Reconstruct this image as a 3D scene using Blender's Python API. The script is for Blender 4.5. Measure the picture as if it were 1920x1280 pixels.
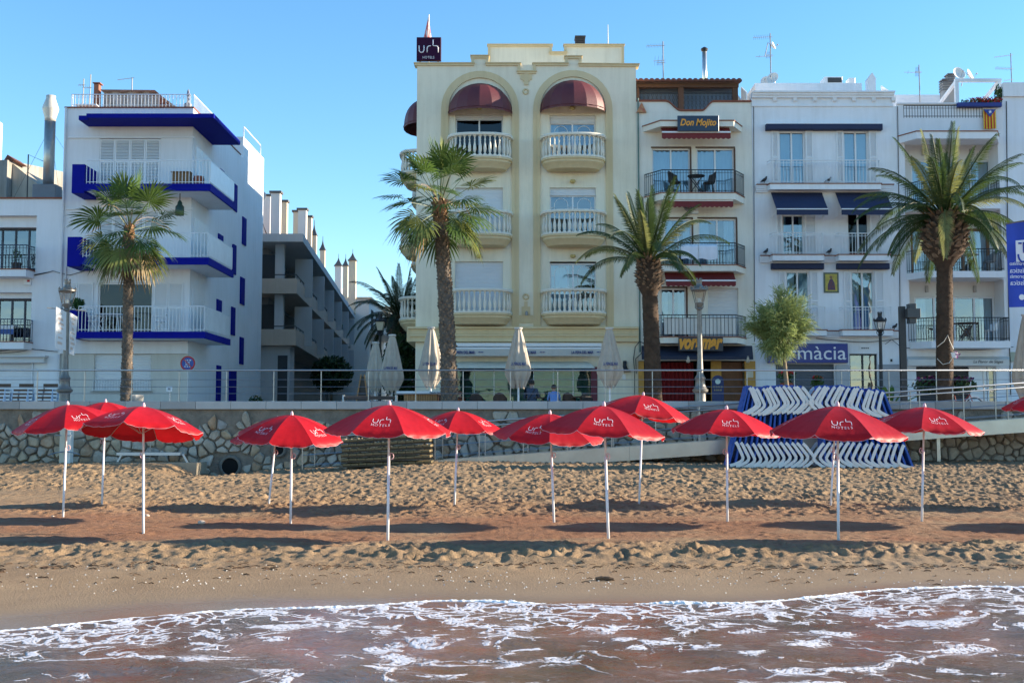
import bpy, bmesh, math, random
import numpy as np
from mathutils import Vector, Matrix, Quaternion

for o in list(bpy.data.objects):
    bpy.data.objects.remove(o, do_unlink=True)
C = bpy.context.scene.collection
PI = math.pi
R = math.radians

# ------------------------------------------------------------------ camera
F = 2160.0            # focal length in pixels of a 1920 wide frame
CZ = 1.9
PITCH = math.atan(156.0 / F)
cam_d = bpy.data.cameras.new('camera')
cam_d.sensor_width = 36.0
cam_d.sensor_fit = 'HORIZONTAL'
cam_d.lens = 36.0 * F / 1920.0
cam_d.clip_start = 0.1
cam_d.clip_end = 3000.0
cam = bpy.data.objects.new('camera', cam_d)
cam.location = (0, 0, CZ)
cam.rotation_euler = (PI / 2 + PITCH, 0, 0)
C.objects.link(cam)
bpy.context.scene.camera = cam

# ------------------------------------------------------------------ sky and sun
_el, _az = R(17.0), R(7.0)      # low morning sun from the right, a little behind the line of the facades
SUN_DIR = Vector((math.cos(_el) * math.cos(_az), math.cos(_el) * math.sin(_az), math.sin(_el)))
SUN_EL = math.asin(SUN_DIR.z)
SUN_ROT = math.atan2(SUN_DIR.x, SUN_DIR.y)
world = bpy.data.worlds.new('World')
bpy.context.scene.world = world
world.use_nodes = True
wn = world.node_tree.nodes
wl = world.node_tree.links
wn.clear()
sky = wn.new('ShaderNodeTexSky')
sky.sky_type = 'NISHITA'
sky.sun_disc = False
sky.sun_elevation = SUN_EL
sky.sun_rotation = SUN_ROT
sky.altitude = 0.0
sky.air_density = 1.0
sky.dust_density = 0.0
sky.ozone_density = 3.0
bg = wn.new('ShaderNodeBackground')
bg.inputs['Strength'].default_value = 0.122
wo = wn.new('ShaderNodeOutputWorld')
hsv = wn.new('ShaderNodeHueSaturation')
hsv.inputs['Hue'].default_value = 0.496
hsv.inputs['Saturation'].default_value = 1.16
wl.new(sky.outputs[0], hsv.inputs['Color'])
wl.new(hsv.outputs[0], bg.inputs['Color'])
wl.new(bg.outputs[0], wo.inputs['Surface'])

sun_d = bpy.data.lights.new('sun', 'SUN')
sun_d.energy = 5.0
sun_d.angle = R(0.53)
sun_d.color = (1.0, 0.86, 0.66)
sun = bpy.data.objects.new('sun', sun_d)
sun.rotation_euler = (-SUN_DIR).to_track_quat('-Z', 'Y').to_euler()
sun.location = SUN_DIR * 120
C.objects.link(sun)

vs = bpy.context.scene.view_settings
vs.view_transform = 'Standard'
vs.look = 'None'
vs.gamma = 1.0
vs.exposure = 1.38
vs.use_curve_mapping = False
cy = bpy.context.scene.cycles
cy.max_bounces = 6
cy.transparent_max_bounces = 12
cy.use_denoising = True
cy.sample_clamp_indirect = 6.0

# ------------------------------------------------------------------ pixel of the photo -> point at a known distance
_cp, _sp = math.cos(PITCH), math.sin(PITCH)
def P(px, py, Y):
    u = (px - 960) / F
    v = (640 - py) / F
    t = Y / (_cp - v * _sp)
    return Vector((u * t, Y, CZ + (_sp + v * _cp) * t))
def X(px, Y, py=470):
    return P(px, py, Y).x
def Z(py, Y):
    return P(960, py, Y).z

# ------------------------------------------------------------------ materials
MATS = {}
def new_mat(name):
    m = bpy.data.materials.new(name)
    m.use_nodes = True
    nt = m.node_tree
    b = nt.nodes['Principled BSDF']
    return m, nt, b

def M(name, col, rough=0.6, var=0.08, scale=2.0, bump=0.0, bscale=60.0, metal=0.0, spec=0.5, stretch=(1, 1, 1), col2=None, thr=None, trans=0.0, emit=None):
    """procedural material: a base colour broken up by two noises, fine bump"""
    if name in MATS:
        return MATS[name]
    m, nt, b = new_mat(name)
    N, L = nt.nodes, nt.links
    geo = N.new('ShaderNodeTexCoord')
    mp = N.new('ShaderNodeMapping')
    mp.inputs['Scale'].default_value = stretch
    L.new(geo.outputs['Object'], mp.inputs['Vector'])
    n1 = N.new('ShaderNodeTexNoise')
    n1.inputs['Scale'].default_value = scale
    n1.inputs['Detail'].default_value = 6
    n1.inputs['Roughness'].default_value = 0.65
    L.new(mp.outputs[0], n1.inputs['Vector'])
    cr = N.new('ShaderNodeValToRGB')
    c = Vector(col[:3])
    c2 = Vector(col2[:3]) if col2 else c * (1 + var)
    c1 = c if col2 else c * (1 - var)
    lo, hi = thr if thr else (0.3, 0.7)
    cr.color_ramp.elements[0].position = lo
    cr.color_ramp.elements[1].position = hi
    cr.color_ramp.elements[0].color = (*c1, 1)
    cr.color_ramp.elements[1].color = (min(c2[0], 1), min(c2[1], 1), min(c2[2], 1), 1)
    L.new(n1.outputs['Fac'], cr.inputs['Fac'])
    L.new(cr.outputs[0], b.inputs['Base Color'])
    b.inputs['Roughness'].default_value = rough
    b.inputs['Metallic'].default_value = metal
    b.inputs['Specular IOR Level'].default_value = spec
    if bump:
        n2 = N.new('ShaderNodeTexNoise')
        n2.inputs['Scale'].default_value = bscale
        n2.inputs['Detail'].default_value = 4
        L.new(mp.outputs[0], n2.inputs['Vector'])
        bp = N.new('ShaderNodeBump')
        bp.inputs['Strength'].default_value = min(1.0, bump)
        bp.inputs['Distance'].default_value = 0.01 if bump <= 1 else 0.01 * bump
        L.new(n2.outputs['Fac'], bp.inputs['Height'])
        L.new(bp.outputs[0], b.inputs['Normal'])
    if trans:
        tr = N.new('ShaderNodeBsdfTranslucent')
        L.new(cr.outputs[0], tr.inputs['Color'])
        mx = N.new('ShaderNodeMixShader')
        mx.inputs['Fac'].default_value = trans
        L.new(b.outputs[0], mx.inputs[1])
        L.new(tr.outputs[0], mx.inputs[2])
        L.new(mx.outputs[0], N['Material Output'].inputs['Surface'])
    if emit:
        b.inputs['Emission Color'].default_value = (*emit[:3], 1)
        b.inputs['Emission Strength'].default_value = emit[3]
    MATS[name] = m
    return m

def plaster(name, col, dirt=(0.5, 0.48, 0.44), amt=0.25, tint=None):
    """painted render: soft blotches, rain streaks running down and fine grain"""
    if name in MATS:
        return MATS[name]
    m, nt, b = new_mat(name)
    N, L = nt.nodes, nt.links
    tc = N.new('ShaderNodeTexCoord')
    mp = N.new('ShaderNodeMapping'); mp.inputs['Scale'].default_value = (2.6, 2.6, 0.22)
    L.new(tc.outputs['Object'], mp.inputs['Vector'])
    st = N.new('ShaderNodeTexNoise'); st.inputs['Scale'].default_value = 1.6; st.inputs['Detail'].default_value = 7; st.inputs['Roughness'].default_value = 0.7
    L.new(mp.outputs[0], st.inputs['Vector'])
    bl = N.new('ShaderNodeTexNoise'); bl.inputs['Scale'].default_value = 0.55; bl.inputs['Detail'].default_value = 8; bl.inputs['Roughness'].default_value = 0.6
    L.new(tc.outputs['Object'], bl.inputs['Vector'])
    mu = N.new('ShaderNodeMath'); mu.operation = 'MULTIPLY'
    L.new(st.outputs['Fac'], mu.inputs[0]); L.new(bl.outputs['Fac'], mu.inputs[1])
    mr = N.new('ShaderNodeMapRange')
    mr.inputs['From Min'].default_value = 0.19; mr.inputs['From Max'].default_value = 0.38
    mr.inputs['To Min'].default_value = 0.0; mr.inputs['To Max'].default_value = amt
    L.new(mu.outputs[0], mr.inputs['Value'])
    mx = N.new('ShaderNodeMix'); mx.data_type = 'RGBA'
    mx.inputs['A'].default_value = (*col, 1)
    d = tuple(col[i] * dirt[i] / max(dirt) * 0.66 for i in range(3))
    mx.inputs['B'].default_value = (*d, 1)
    L.new(mr.outputs[0], mx.inputs['Factor'])
    L.new(mx.outputs['Result'], b.inputs['Base Color'])
    b.inputs['Roughness'].default_value = 0.85
    b.inputs['Specular IOR Level'].default_value = 0.25
    gr = N.new('ShaderNodeTexNoise'); gr.inputs['Scale'].default_value = 26; gr.inputs['Detail'].default_value = 5
    L.new(tc.outputs['Object'], gr.inputs['Vector'])
    bp = N.new('ShaderNodeBump'); bp.inputs['Strength'].default_value = 0.35; bp.inputs['Distance'].default_value = 0.012
    L.new(gr.outputs['Fac'], bp.inputs['Height']); L.new(bp.outputs[0], b.inputs['Normal'])
    MATS[name] = m
    return m

def glass(name, tint=(0.55, 0.72, 0.76), fac=0.3, rough=0.02):
    if name in MATS:
        return MATS[name]
    m, nt, b = new_mat(name)
    N, L = nt.nodes, nt.links
    N.remove(b)
    t = N.new('ShaderNodeBsdfTransparent'); t.inputs['Color'].default_value = (*tint, 1)
    g = N.new('ShaderNodeBsdfGlossy'); g.inputs['Roughness'].default_value = rough; g.inputs['Color'].default_value = (0.95, 0.97, 1, 1)
    tc = N.new('ShaderNodeTexCoord'); n = N.new('ShaderNodeTexNoise'); n.inputs['Scale'].default_value = 1.3; n.inputs['Detail'].default_value = 2
    L.new(tc.outputs['Object'], n.inputs['Vector'])
    bp = N.new('ShaderNodeBump'); bp.inputs['Strength'].default_value = 0.12; bp.inputs['Distance'].default_value = 0.05
    L.new(n.outputs['Fac'], bp.inputs['Height']); L.new(bp.outputs[0], g.inputs['Normal'])
    mx = N.new('ShaderNodeMixShader'); mx.inputs['Fac'].default_value = fac
    L.new(t.outputs[0], mx.inputs[1]); L.new(g.outputs[0], mx.inputs[2])
    L.new(mx.outputs[0], N['Material Output'].inputs['Surface'])
    MATS[name] = m
    return m

# ------------------------------------------------------------------ objects
def tag(o, label=None, cat=None, group=None, kind=None):
    if label: o['label'] = label
    if cat: o['category'] = cat
    if group: o['group'] = group
    if kind: o['kind'] = kind
    return o
def thing(name, label, cat, loc=(0, 0, 0), group=None, rotz=0.0):
    o = bpy.data.objects.new(name, None)
    o.empty_display_size = 0.2
    C.objects.link(o)
    o.location = loc
    o.rotation_euler = (0, 0, rotz)
    return tag(o, label, cat, group)
def root_of(o):
    while o.parent: o = o.parent
    return o
def part_empty(name, parent, loc=(0, 0, 0), rot=(0, 0, 0)):
    o = bpy.data.objects.new(name, None)
    o.empty_display_size = 0.1
    C.objects.link(o); o.parent = parent
    o.location = loc; o.rotation_euler = rot
    return o
def kids(o):
    return list(o.children)
def copy_tree(o, parent=None):
    c = o.copy(); C.objects.link(c); c.parent = parent
    for ch in kids(o): copy_tree(ch, c)
    return c
def obj(name, me, parent=None, loc=(0, 0, 0), rot=(0, 0, 0), scale=None):
    o = bpy.data.objects.new(name, me)
    C.objects.link(o)
    if parent: o.parent = parent
    o.location = loc; o.rotation_euler = rot
    if scale: o.scale = scale
    return o

class MB:
    """collects polygons; build() links them as one mesh object"""
    def __init__(s):
        s.v = []; s.f = []
    def poly(s, pts):
        k = len(s.v); s.v += [tuple(p) for p in pts]; s.f.append(tuple(range(k, k + len(pts)))); return s
    def box(s, x0, x1, y0, y1, z0, z1):
        if x0 > x1: x0, x1 = x1, x0
        if y0 > y1: y0, y1 = y1, y0
        if z0 > z1: z0, z1 = z1, z0
        k = len(s.v)
        s.v += [(x0, y0, z0), (x1, y0, z0), (x1, y1, z0), (x0, y1, z0), (x0, y0, z1), (x1, y0, z1), (x1, y1, z1), (x0, y1, z1)]
        s.f += [tuple(k + i for i in q) for q in ((0, 3, 2, 1), (4, 5, 6, 7), (0, 1, 5, 4), (1, 2, 6, 5), (2, 3, 7, 6), (3, 0, 4, 7))]
        return s
    def bbox(s, x0, x1, y0, y1, z0, z1, b=0.01):
        """box with chamfered edges on the front (-y) face"""
        if x0 > x1: x0, x1 = x1, x0
        if z0 > z1: z0, z1 = z1, z0
        k = len(s.v)
        s.v += [(x0 + b, y0, z0 + b), (x1 - b, y0, z0 + b), (x1 - b, y0, z1 - b), (x0 + b, y0, z1 - b),
                (x0, y0 + b, z0), (x1, y0 + b, z0), (x1, y0 + b, z1), (x0, y0 + b, z1),
                (x0, y1, z0), (x1, y1, z0), (x1, y1, z1), (x0, y1, z1)]
        q = [(0, 1, 2, 3), (0, 4, 5, 1), (1, 5, 6, 2), (2, 6, 7, 3), (3, 7, 4, 0), (4, 8, 9, 5), (5, 9, 10, 6), (6, 10, 11, 7), (7, 11, 8, 4), (8, 11, 10, 9)]
        s.f += [tuple(k + i for i in t) for t in q]
        return s
    def tube(s, pts, r, n=6, cap=True):
        pts = [Vector(p) for p in pts]
        rs = r if isinstance(r, (list, tuple)) else [r] * len(pts)
        k0 = len(s.v)
        up = None
        for i, p in enumerate(pts):
            a = pts[max(i - 1, 0)]; b = pts[min(i + 1, len(pts) - 1)]
            t = (b - a)
            if t.length < 1e-9: t = Vector((0, 0, 1))
            t.normalize()
            if up is None:
                up = Vector((0, 0, 1)) if abs(t.z) < 0.9 else Vector((0, 1, 0))
            u = up - t * up.dot(t)
            if u.length < 1e-6: u = t.orthogonal()
            u.normalize(); up = u
            w = t.cross(u)
            for j in range(n):
                an = 2 * PI * (j + 0.5) / n
                s.v.append(tuple(p + (u * math.cos(an) + w * math.sin(an)) * rs[i]))
        for i in range(len(pts) - 1):
            for j in range(n):
                a = k0 + i * n + j; b = k0 + i * n + (j + 1) % n
                s.f.append((a, b, b + n, a + n))
        if cap:
            s.f.append(tuple(k0 + j for j in reversed(range(n))))
            k1 = k0 + (len(pts) - 1) * n
            s.f.append(tuple(k1 + j for j in range(n)))
        return s
    def lathe(s, prof, c=(0, 0, 0), n=12, cap=True, squash=1.0):
        k0 = len(s.v)
        for r, z in prof:
            for j in range(n):
                a = 2 * PI * (j + 0.5) / n
                s.v.append((c[0] + r * math.cos(a), c[1] + r * math.sin(a) * squash, c[2] + z))
        for i in range(len(prof) - 1):
            for j in range(n):
                a = k0 + i * n + j; b = k0 + i * n + (j + 1) % n
                s.f.append((a, b, b + n, a + n))
        if cap:
            s.f.append(tuple(k0 + j for j in reversed(range(n))))
            k1 = k0 + (len(prof) - 1) * n
            s.f.append(tuple(k1 + j for j in range(n)))
        return s
    def prism(s, poly, y0, y1):
        """outline in (x,z) pushed from y0 to y1"""
        k = len(s.v); n = len(poly)
        s.v += [(x, y0, z) for x, z in poly] + [(x, y1, z) for x, z in poly]
        s.f.append(tuple(range(k, k + n))); s.f.append(tuple(range(k + 2 * n - 1, k + n - 1, -1)))
        for i in range(n):
            j = (i + 1) % n
            s.f.append((k + j, k + i, k + n + i, k + n + j))
        return s
    def prismz(s, poly, z0, z1):
        k = len(s.v); n = len(poly)
        s.v += [(x, y, z0) for x, y in poly] + [(x, y, z1) for x, y in poly]
        s.f.append(tuple(range(k + n - 1, k - 1, -1))); s.f.append(tuple(range(k + n, k + 2 * n)))
        for i in range(n):
            j = (i + 1) % n
            s.f.append((k + i, k + j, k + n + j, k + n + i))
        return s
    def prismx(s, poly, x0, x1):
        """outline in (y,z) pushed from x0 to x1"""
        k = len(s.v); n = len(poly)
        s.v += [(x0, y, z) for y, z in poly] + [(x1, y, z) for y, z in poly]
        s.f.append(tuple(range(k, k + n))); s.f.append(tuple(range(k + 2 * n - 1, k + n - 1, -1)))
        for i in range(n):
            j = (i + 1) % n
            s.f.append((k + j, k + i, k + n + i, k + n + j))
        return s
    def grid(s, rows):
        k = len(s.v); m = len(rows[0])
        for r in rows: s.v += [tuple(p) for p in r]
        for i in range(len(rows) - 1):
            for j in range(m - 1):
                a = k + i * m + j
                s.f.append((a, a + 1, a + m + 1, a + m))
        return s
    def facade(s, x0, x1, z0, z1, y, ops, rec=0.16):
        """front wall with real openings and their reveals"""
        xs = sorted(set([x0, x1] + [min(max(o[i], x0), x1) for o in ops for i in (0, 1)]))
        zs = sorted(set([z0, z1] + [min(max(o[i], z0), z1) for o in ops for i in (2, 3)]))
        for i in range(len(xs) - 1):
            for j in range(len(zs) - 1):
                cx = (xs[i] + xs[i + 1]) / 2; cz = (zs[j] + zs[j + 1]) / 2
                if any(o[0] < cx < o[1] and o[2] < cz < o[3] for o in ops): continue
                s.poly([(xs[i], y, zs[j]), (xs[i + 1], y, zs[j]), (xs[i + 1], y, zs[j + 1]), (xs[i], y, zs[j + 1])])
        for o in ops:
            a, b, c, d = o[:4]
            s.poly([(a, y, c), (a, y, d), (a, y + rec, d), (a, y + rec, c)])
            s.poly([(b, y, d), (b, y, c), (b, y + rec, c), (b, y + rec, d)])
            s.poly([(a, y, d), (b, y, d), (b, y + rec, d), (a, y + rec, d)])
            s.poly([(b, y, c), (a, y, c), (a, y + rec, c), (b, y + rec, c)])
        return s
    def shell(s, x0, x1, y0, y1, z0, z1, front=False):
        """sides, roof and back of a building body"""
        s.poly([(x0, y1, z0), (x0, y0, z0), (x0, y0, z1), (x0, y1, z1)])
        s.poly([(x1, y0, z0), (x1, y1, z0), (x1, y1, z1), (x1, y0, z1)])
        s.poly([(x0, y0, z1), (x1, y0, z1), (x1, y1, z1), (x0, y1, z1)])
        s.poly([(x1, y1, z0), (x0, y1, z0), (x0, y1, z1), (x1, y1, z1)])
        if front: s.poly([(x0, y0, z0), (x1, y0, z0), (x1, y0, z1), (x0, y0, z1)])
        return s
    def mesh(s, name, mat=None, smooth=False, off=None):
        me = bpy.data.meshes.new(name)
        v = s.v
        if off is not None:
            v = [(a - off[0], b - off[1], c - off[2]) for a, b, c in v]
        me.from_pydata(v, [], s.f)
        if mat: me.materials.append(mat)
        if smooth:
            me.shade_smooth()
        me.update()
        return me
    def build(s, name, mat, parent=None, smooth=False, local=False):
        off = None
        if parent is not None and not local:
            off = root_of(parent).location
        return obj(name, s.mesh(name, mat, smooth, off), parent)

def smooth_by_angle(me, ang=40):
    me.shade_smooth()
    try:
        me.set_sharp_from_angle(angle=R(ang))
    except Exception:
        pass

_text_cache = {}
def text_mesh(body, size, extrude=0.0, shear=0.0, offset=0.0, spacing=1.0, align='CENTER'):
    key = (body, size, extrude, shear, offset, spacing, align)
    if key in _text_cache: return _text_cache[key]
    cu = bpy.data.curves.new('lettering', 'FONT')
    cu.body = body; cu.size = size; cu.extrude = extrude; cu.shear = shear; cu.offset = offset
    cu.space_character = spacing; cu.align_x = align; cu.align_y = 'CENTER'; cu.resolution_u = 3
    ob = bpy.data.objects.new('lettering', cu)
    C.objects.link(ob)
    dg = bpy.context.evaluated_depsgraph_get()
    me = bpy.data.meshes.new_from_object(ob.evaluated_get(dg))
    bpy.data.objects.remove(ob, do_unlink=True)
    _text_cache[key] = me
    return me
def text_on(body, size, mat, parent, center, name='lettering', shear=0.0, offset=0.0, spacing=1.0, width=None, height=None, mirror=False, rot=None, align='CENTER'):
    """lettering that faces the sea (-y), fitted to a width and height"""
    src = text_mesh(body, size, 0.006, shear, offset, spacing, align)
    me = src.copy()
    me.materials.clear(); me.materials.append(mat)
    n = len(me.vertices); co = np.empty(n * 3, np.float32); me.vertices.foreach_get('co', co); co = co.reshape(-1, 3)
    w = co[:, 0].max() - co[:, 0].min(); h = co[:, 1].max() - co[:, 1].min()
    co[:, 0] -= (co[:, 0].max() + co[:, 0].min()) / 2; co[:, 1] -= (co[:, 1].max() + co[:, 1].min()) / 2
    if width: co[:, 0] *= width / w
    if height: co[:, 1] *= height / h
    if mirror: co[:, 0] *= -1
    out = np.stack([co[:, 0], -co[:, 2], co[:, 1]], 1)
    me.vertices.foreach_set('co', out.astype(np.float32).ravel())
    if mirror: me.flip_normals()
    me.update()
    rl = root_of(parent).location
    return obj(name, me, parent, Vector(center) - Vector(rl), rot or (0, 0, 0))

def dashes(mat, parent, c, width, height, n=3, name='print_line'):
    """a line of print too small to read"""
    rg = random.Random(int(abs(c[0]) * 1000) + n); mb = MB(); x = c[0] - width / 2; g = width * 0.06; w = (width - g * (n - 1)) / n
    for i in range(n):
        mb.box(x, x + w * (0.75 + 0.25 * rg.random()), c[1] - 0.002, c[1] + 0.001, c[2] - height / 2, c[2] + height / 2); x += w + g
    return mb.build(name, mat, parent)
# ================================================================== the setting: beach, sea, promenade
YW = 34.8                       # face of the sea wall
ZP = 2.15                       # promenade paving
rng = np.random.default_rng(7)
random.seed(11)

_tab = rng.random((256, 256)).astype(np.float64)
def vnoise(x, y, s, seed=0):
    """smooth value noise"""
    x = np.asarray(x) * s + seed * 17.31; y = np.asarray(y) * s + seed * 9.77
    xi = np.floor(x).astype(int); yi = np.floor(y).astype(int)
    fx = x - xi; fy = y - yi
    fx = fx * fx * (3 - 2 * fx); fy = fy * fy * (3 - 2 * fy)
    a = _tab[xi & 255, yi & 255]; b = _tab[(xi + 1) & 255, yi & 255]
    c = _tab[xi & 255, (yi + 1) & 255]; d = _tab[(xi + 1) & 255, (yi + 1) & 255]
    return (a * (1 - fx) + b * fx) * (1 - fy) + (c * (1 - fx) + d * fx) * fy - 0.5
def fbm(x, y, s, o=4, seed=0):
    r = 0; a = 1.0
    for k in range(o):
        r = r + a * vnoise(x, y, s * 2 ** k, seed + k * 3); a *= 0.5
    return r

_py = [-400, -5, 6, 8.5, 10.7, 13.3, 14.3, 15.3, 16.4, 17.2, 21, 26, 30, 34.8, 37]
_pz = [-6, -1.0, -0.40, -0.27, -0.10, 0.10, 0.17, 0.27, 0.265, 0.25, 0.25, 0.32, 0.44, 0.55, 0.57]
def sand_base(x, y):
    z = np.interp(y, _py, _pz)
    k = np.clip((np.asarray(y) - 13) / 4, 0, 1)
    q = np.clip((np.asarray(x) + 7) / 5, 0, 1); q = q * q * (3 - 2 * q)
    z = z + 0.27 * q * np.clip((np.asarray(y) - 24) / 9, 0, 1)
    return z + k * 0.10 * fbm(x, y, 0.16, 3, 5)

# waterline (distance of the foam edge along the beach)
_wpx = [(-700, 1235), (-300, 1205), (0, 1183), (170, 1165), (300, 1150), (480, 1137), (680, 1133), (840, 1121), (960, 1126), (1070, 1129), (1400, 1129), (1500, 1118), (1580, 1106), (1700, 1098), (1850, 1096), (1920, 1100), (2300, 1093), (2700, 1100)]
_wx, _wy = [], []
for a, b in _wpx:
    Y = 12.0
    for _ in range(12):
        z = float(np.interp(Y, _py, _pz)) + 0.01
        Y = (CZ - z) * F / (b - 796.0)
        Y = min(max(Y, 7), 15)
    _wx.append((a - 960) / F * Y); _wy.append(Y)
def water_edge(x):
    e = np.interp(x, _wx, _wy)
    e = sum(np.interp(np.asarray(x) + k * 0.12, _wx, _wy) for k in (-3, -2, -1, 0, 1, 2, 3)) / 7
    return e + 0.10 * fbm(x, np.asarray(x) * 0, 0.9, 4, 9)

# ---- beach mesh
gx = np.concatenate([[-260, -120, -60, -40, -28, -23], np.arange(-19.2, 19.2, 0.032), [23, 28, 40, 60, 120, 260]])
gy = np.concatenate([[-60, -10, 0, 5, 7, 8, 8.8, 9.4], np.arange(9.8, 13.9, 0.08), np.arange(13.9, 17.2, 0.03), np.arange(17.2, 24, 0.042), np.arange(24, 35.4, 0.055)])
GX, GY = np.meshgrid(gx, gy)
SZ = sand_base(GX, GY)
def band(y, a, b, c, d):
    return np.clip((y - a) / (b - a), 0, 1) * np.clip((d - y) / (d - c), 0, 1)
_wob = 0.5 * fbm(GX, GY, 0.35, 3, 21)
A1 = band(GY + _wob * 0.5, 14.1, 14.7, 16.1, 16.6)             # churned berm
A2 = np.clip((GY + _wob * 2.2 - 19.8) / 2.0, 0, 1)                # trampled back beach
_wo2 = fbm(GX, GY, 0.8, 4, 23)
A3 = band(GY + _wob + 0.0 * GX, 15.9, 16.4, 20.5, 22.0)
ADAMP_REDLIGHT = band(GY + 1.2 * _wob + 0.9 * _wo2, 15.7, 16.9, 20.2, 24.2)                      # groomed strip: dampness plus red canopy light put into the colour
sm = 0.25 + 0.75 * np.clip((GX + 9.5 + 2 * _wob) / 2.0 + (GY - 27) / 3, 0, 1)
def ridg(s, seed): return 0.5 - 2.0 * np.abs(vnoise(GX, GY * 1.25, s, seed))
SZ += A1 * (0.030 * fbm(GX, GY, 2.6, 3, 31) + 0.018 * ridg(5.0, 35) + 0.022 * ridg(11.5, 37))
SZ += A2 * (0.034 * fbm(GX, GY, 1.9, 3, 41) + 0.018 * ridg(4.6, 45) + 0.022 * ridg(10.5, 47)) * sm
SZ += A3 * (0.022 * fbm(GX * 0.6, GY * 2.2, 2.0, 4, 51) + 0.016 * ridg(9, 53))
# footprints: pits with a raised rim
NP_ = 20000
px_ = rng.uniform(-19, 19, NP_); py_ = rng.uniform(14.2, 34.6, NP_)
for X_, Y_, r1, r2, dep, an in zip(px_, py_, rng.uniform(0.04, 0.085, NP_), rng.uniform(1.0, 2.6, NP_), rng.uniform(0.015, 0.045, NP_), rng.uniform(0, PI, NP_)):
    if Y_ < 16.3:
        w = 1.0 if 14.75 < Y_ < 16.1 else 0.35
    elif Y_ < 20.6:
        w = random.choice((0.0, 0.15, 0.35))
    else:
        w = min(1.0, (Y_ - 20.2) / 2.2)
        if X_ < -9.5 and Y_ < 27: w *= 0.3
    if w < 0.1: continue
    i0 = np.searchsorted(gx, X_ - 0.42); i1 = np.searchsorted(gx, X_ + 0.42)
    j0 = np.searchsorted(gy, Y_ - 0.42); j1 = np.searchsorted(gy, Y_ + 0.42)
    if i1 <= i0 or j1 <= j0: continue
    dx = GX[j0:j1, i0:i1] - X_; dy = GY[j0:j1, i0:i1] - Y_
    ca, sa = math.cos(an), math.sin(an)
    u = (dx * ca + dy * sa) / (r1 * r2); v = (-dx * sa + dy * ca) / r1
    q = u * u + v * v
    SZ[j0:j1, i0:i1] += w * dep * (-np.exp(-q * 1.1) + 0.55 * np.exp(-(np.sqrt(q) - 1.55) ** 2 * 5))
# ledge of packed sand beside the drain, hollow in front of the pipe
lx = np.clip((-9.2 + 0.3 * _wob - GX) / 0.5, 0, 1)
SZ += 0.20 * lx * np.clip((GY - 30.5) / 2.5, 0, 1)
qx = (GX - X(420, 34.2, 870)) / 0.9; qy = (GY - 34.4) / 2.2
SZ -= 0.28 * np.exp(-(qx ** 2 + qy ** 2))
# hollow in the shade under the ramp, far right
wet = 1 - np.clip((GY - water_edge(GX) - 0.05) / (2.4 + 0.9 * fbm(GX, GY, 0.5, 3, 61)), 0, 1)
gloss = 1 - np.clip((GY - water_edge(GX) - 0.1 - 0.5 * np.clip(-GX / 4.5, 0, 1)) / 0.55, 0, 1)

def grid_object(name, GX, GY, GZ, mat, attrs=None):
    h, w = GX.shape
    v = np.stack([GX, GY, GZ], -1).reshape(-1, 3).astype(np.float32)
    idx = np.arange(h * w).reshape(h, w)
    q = np.stack([idx[:-1, :-1], idx[:-1, 1:], idx[1:, 1:], idx[1:, :-1]], -1).reshape(-1, 4).astype(np.int32)
    me = bpy.data.meshes.new(name)
    me.vertices.add(len(v)); me.vertices.foreach_set('co', v.ravel())
    me.loops.add(q.size); me.loops.foreach_set('vertex_index', q.ravel())
    me.polygons.add(len(q)); me.polygons.foreach_set('loop_start', np.arange(0, q.size, 4, dtype=np.int32))
    me.update(calc_edges=True); me.shade_smooth()
    for k, a in (attrs or {}).items():
        at = me.attributes.new(k, 'FLOAT', 'POINT'); at.data.foreach_set('value', a.reshape(-1).astype(np.float32))
    me.materials.append(mat)
    return obj(name, me)

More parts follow.
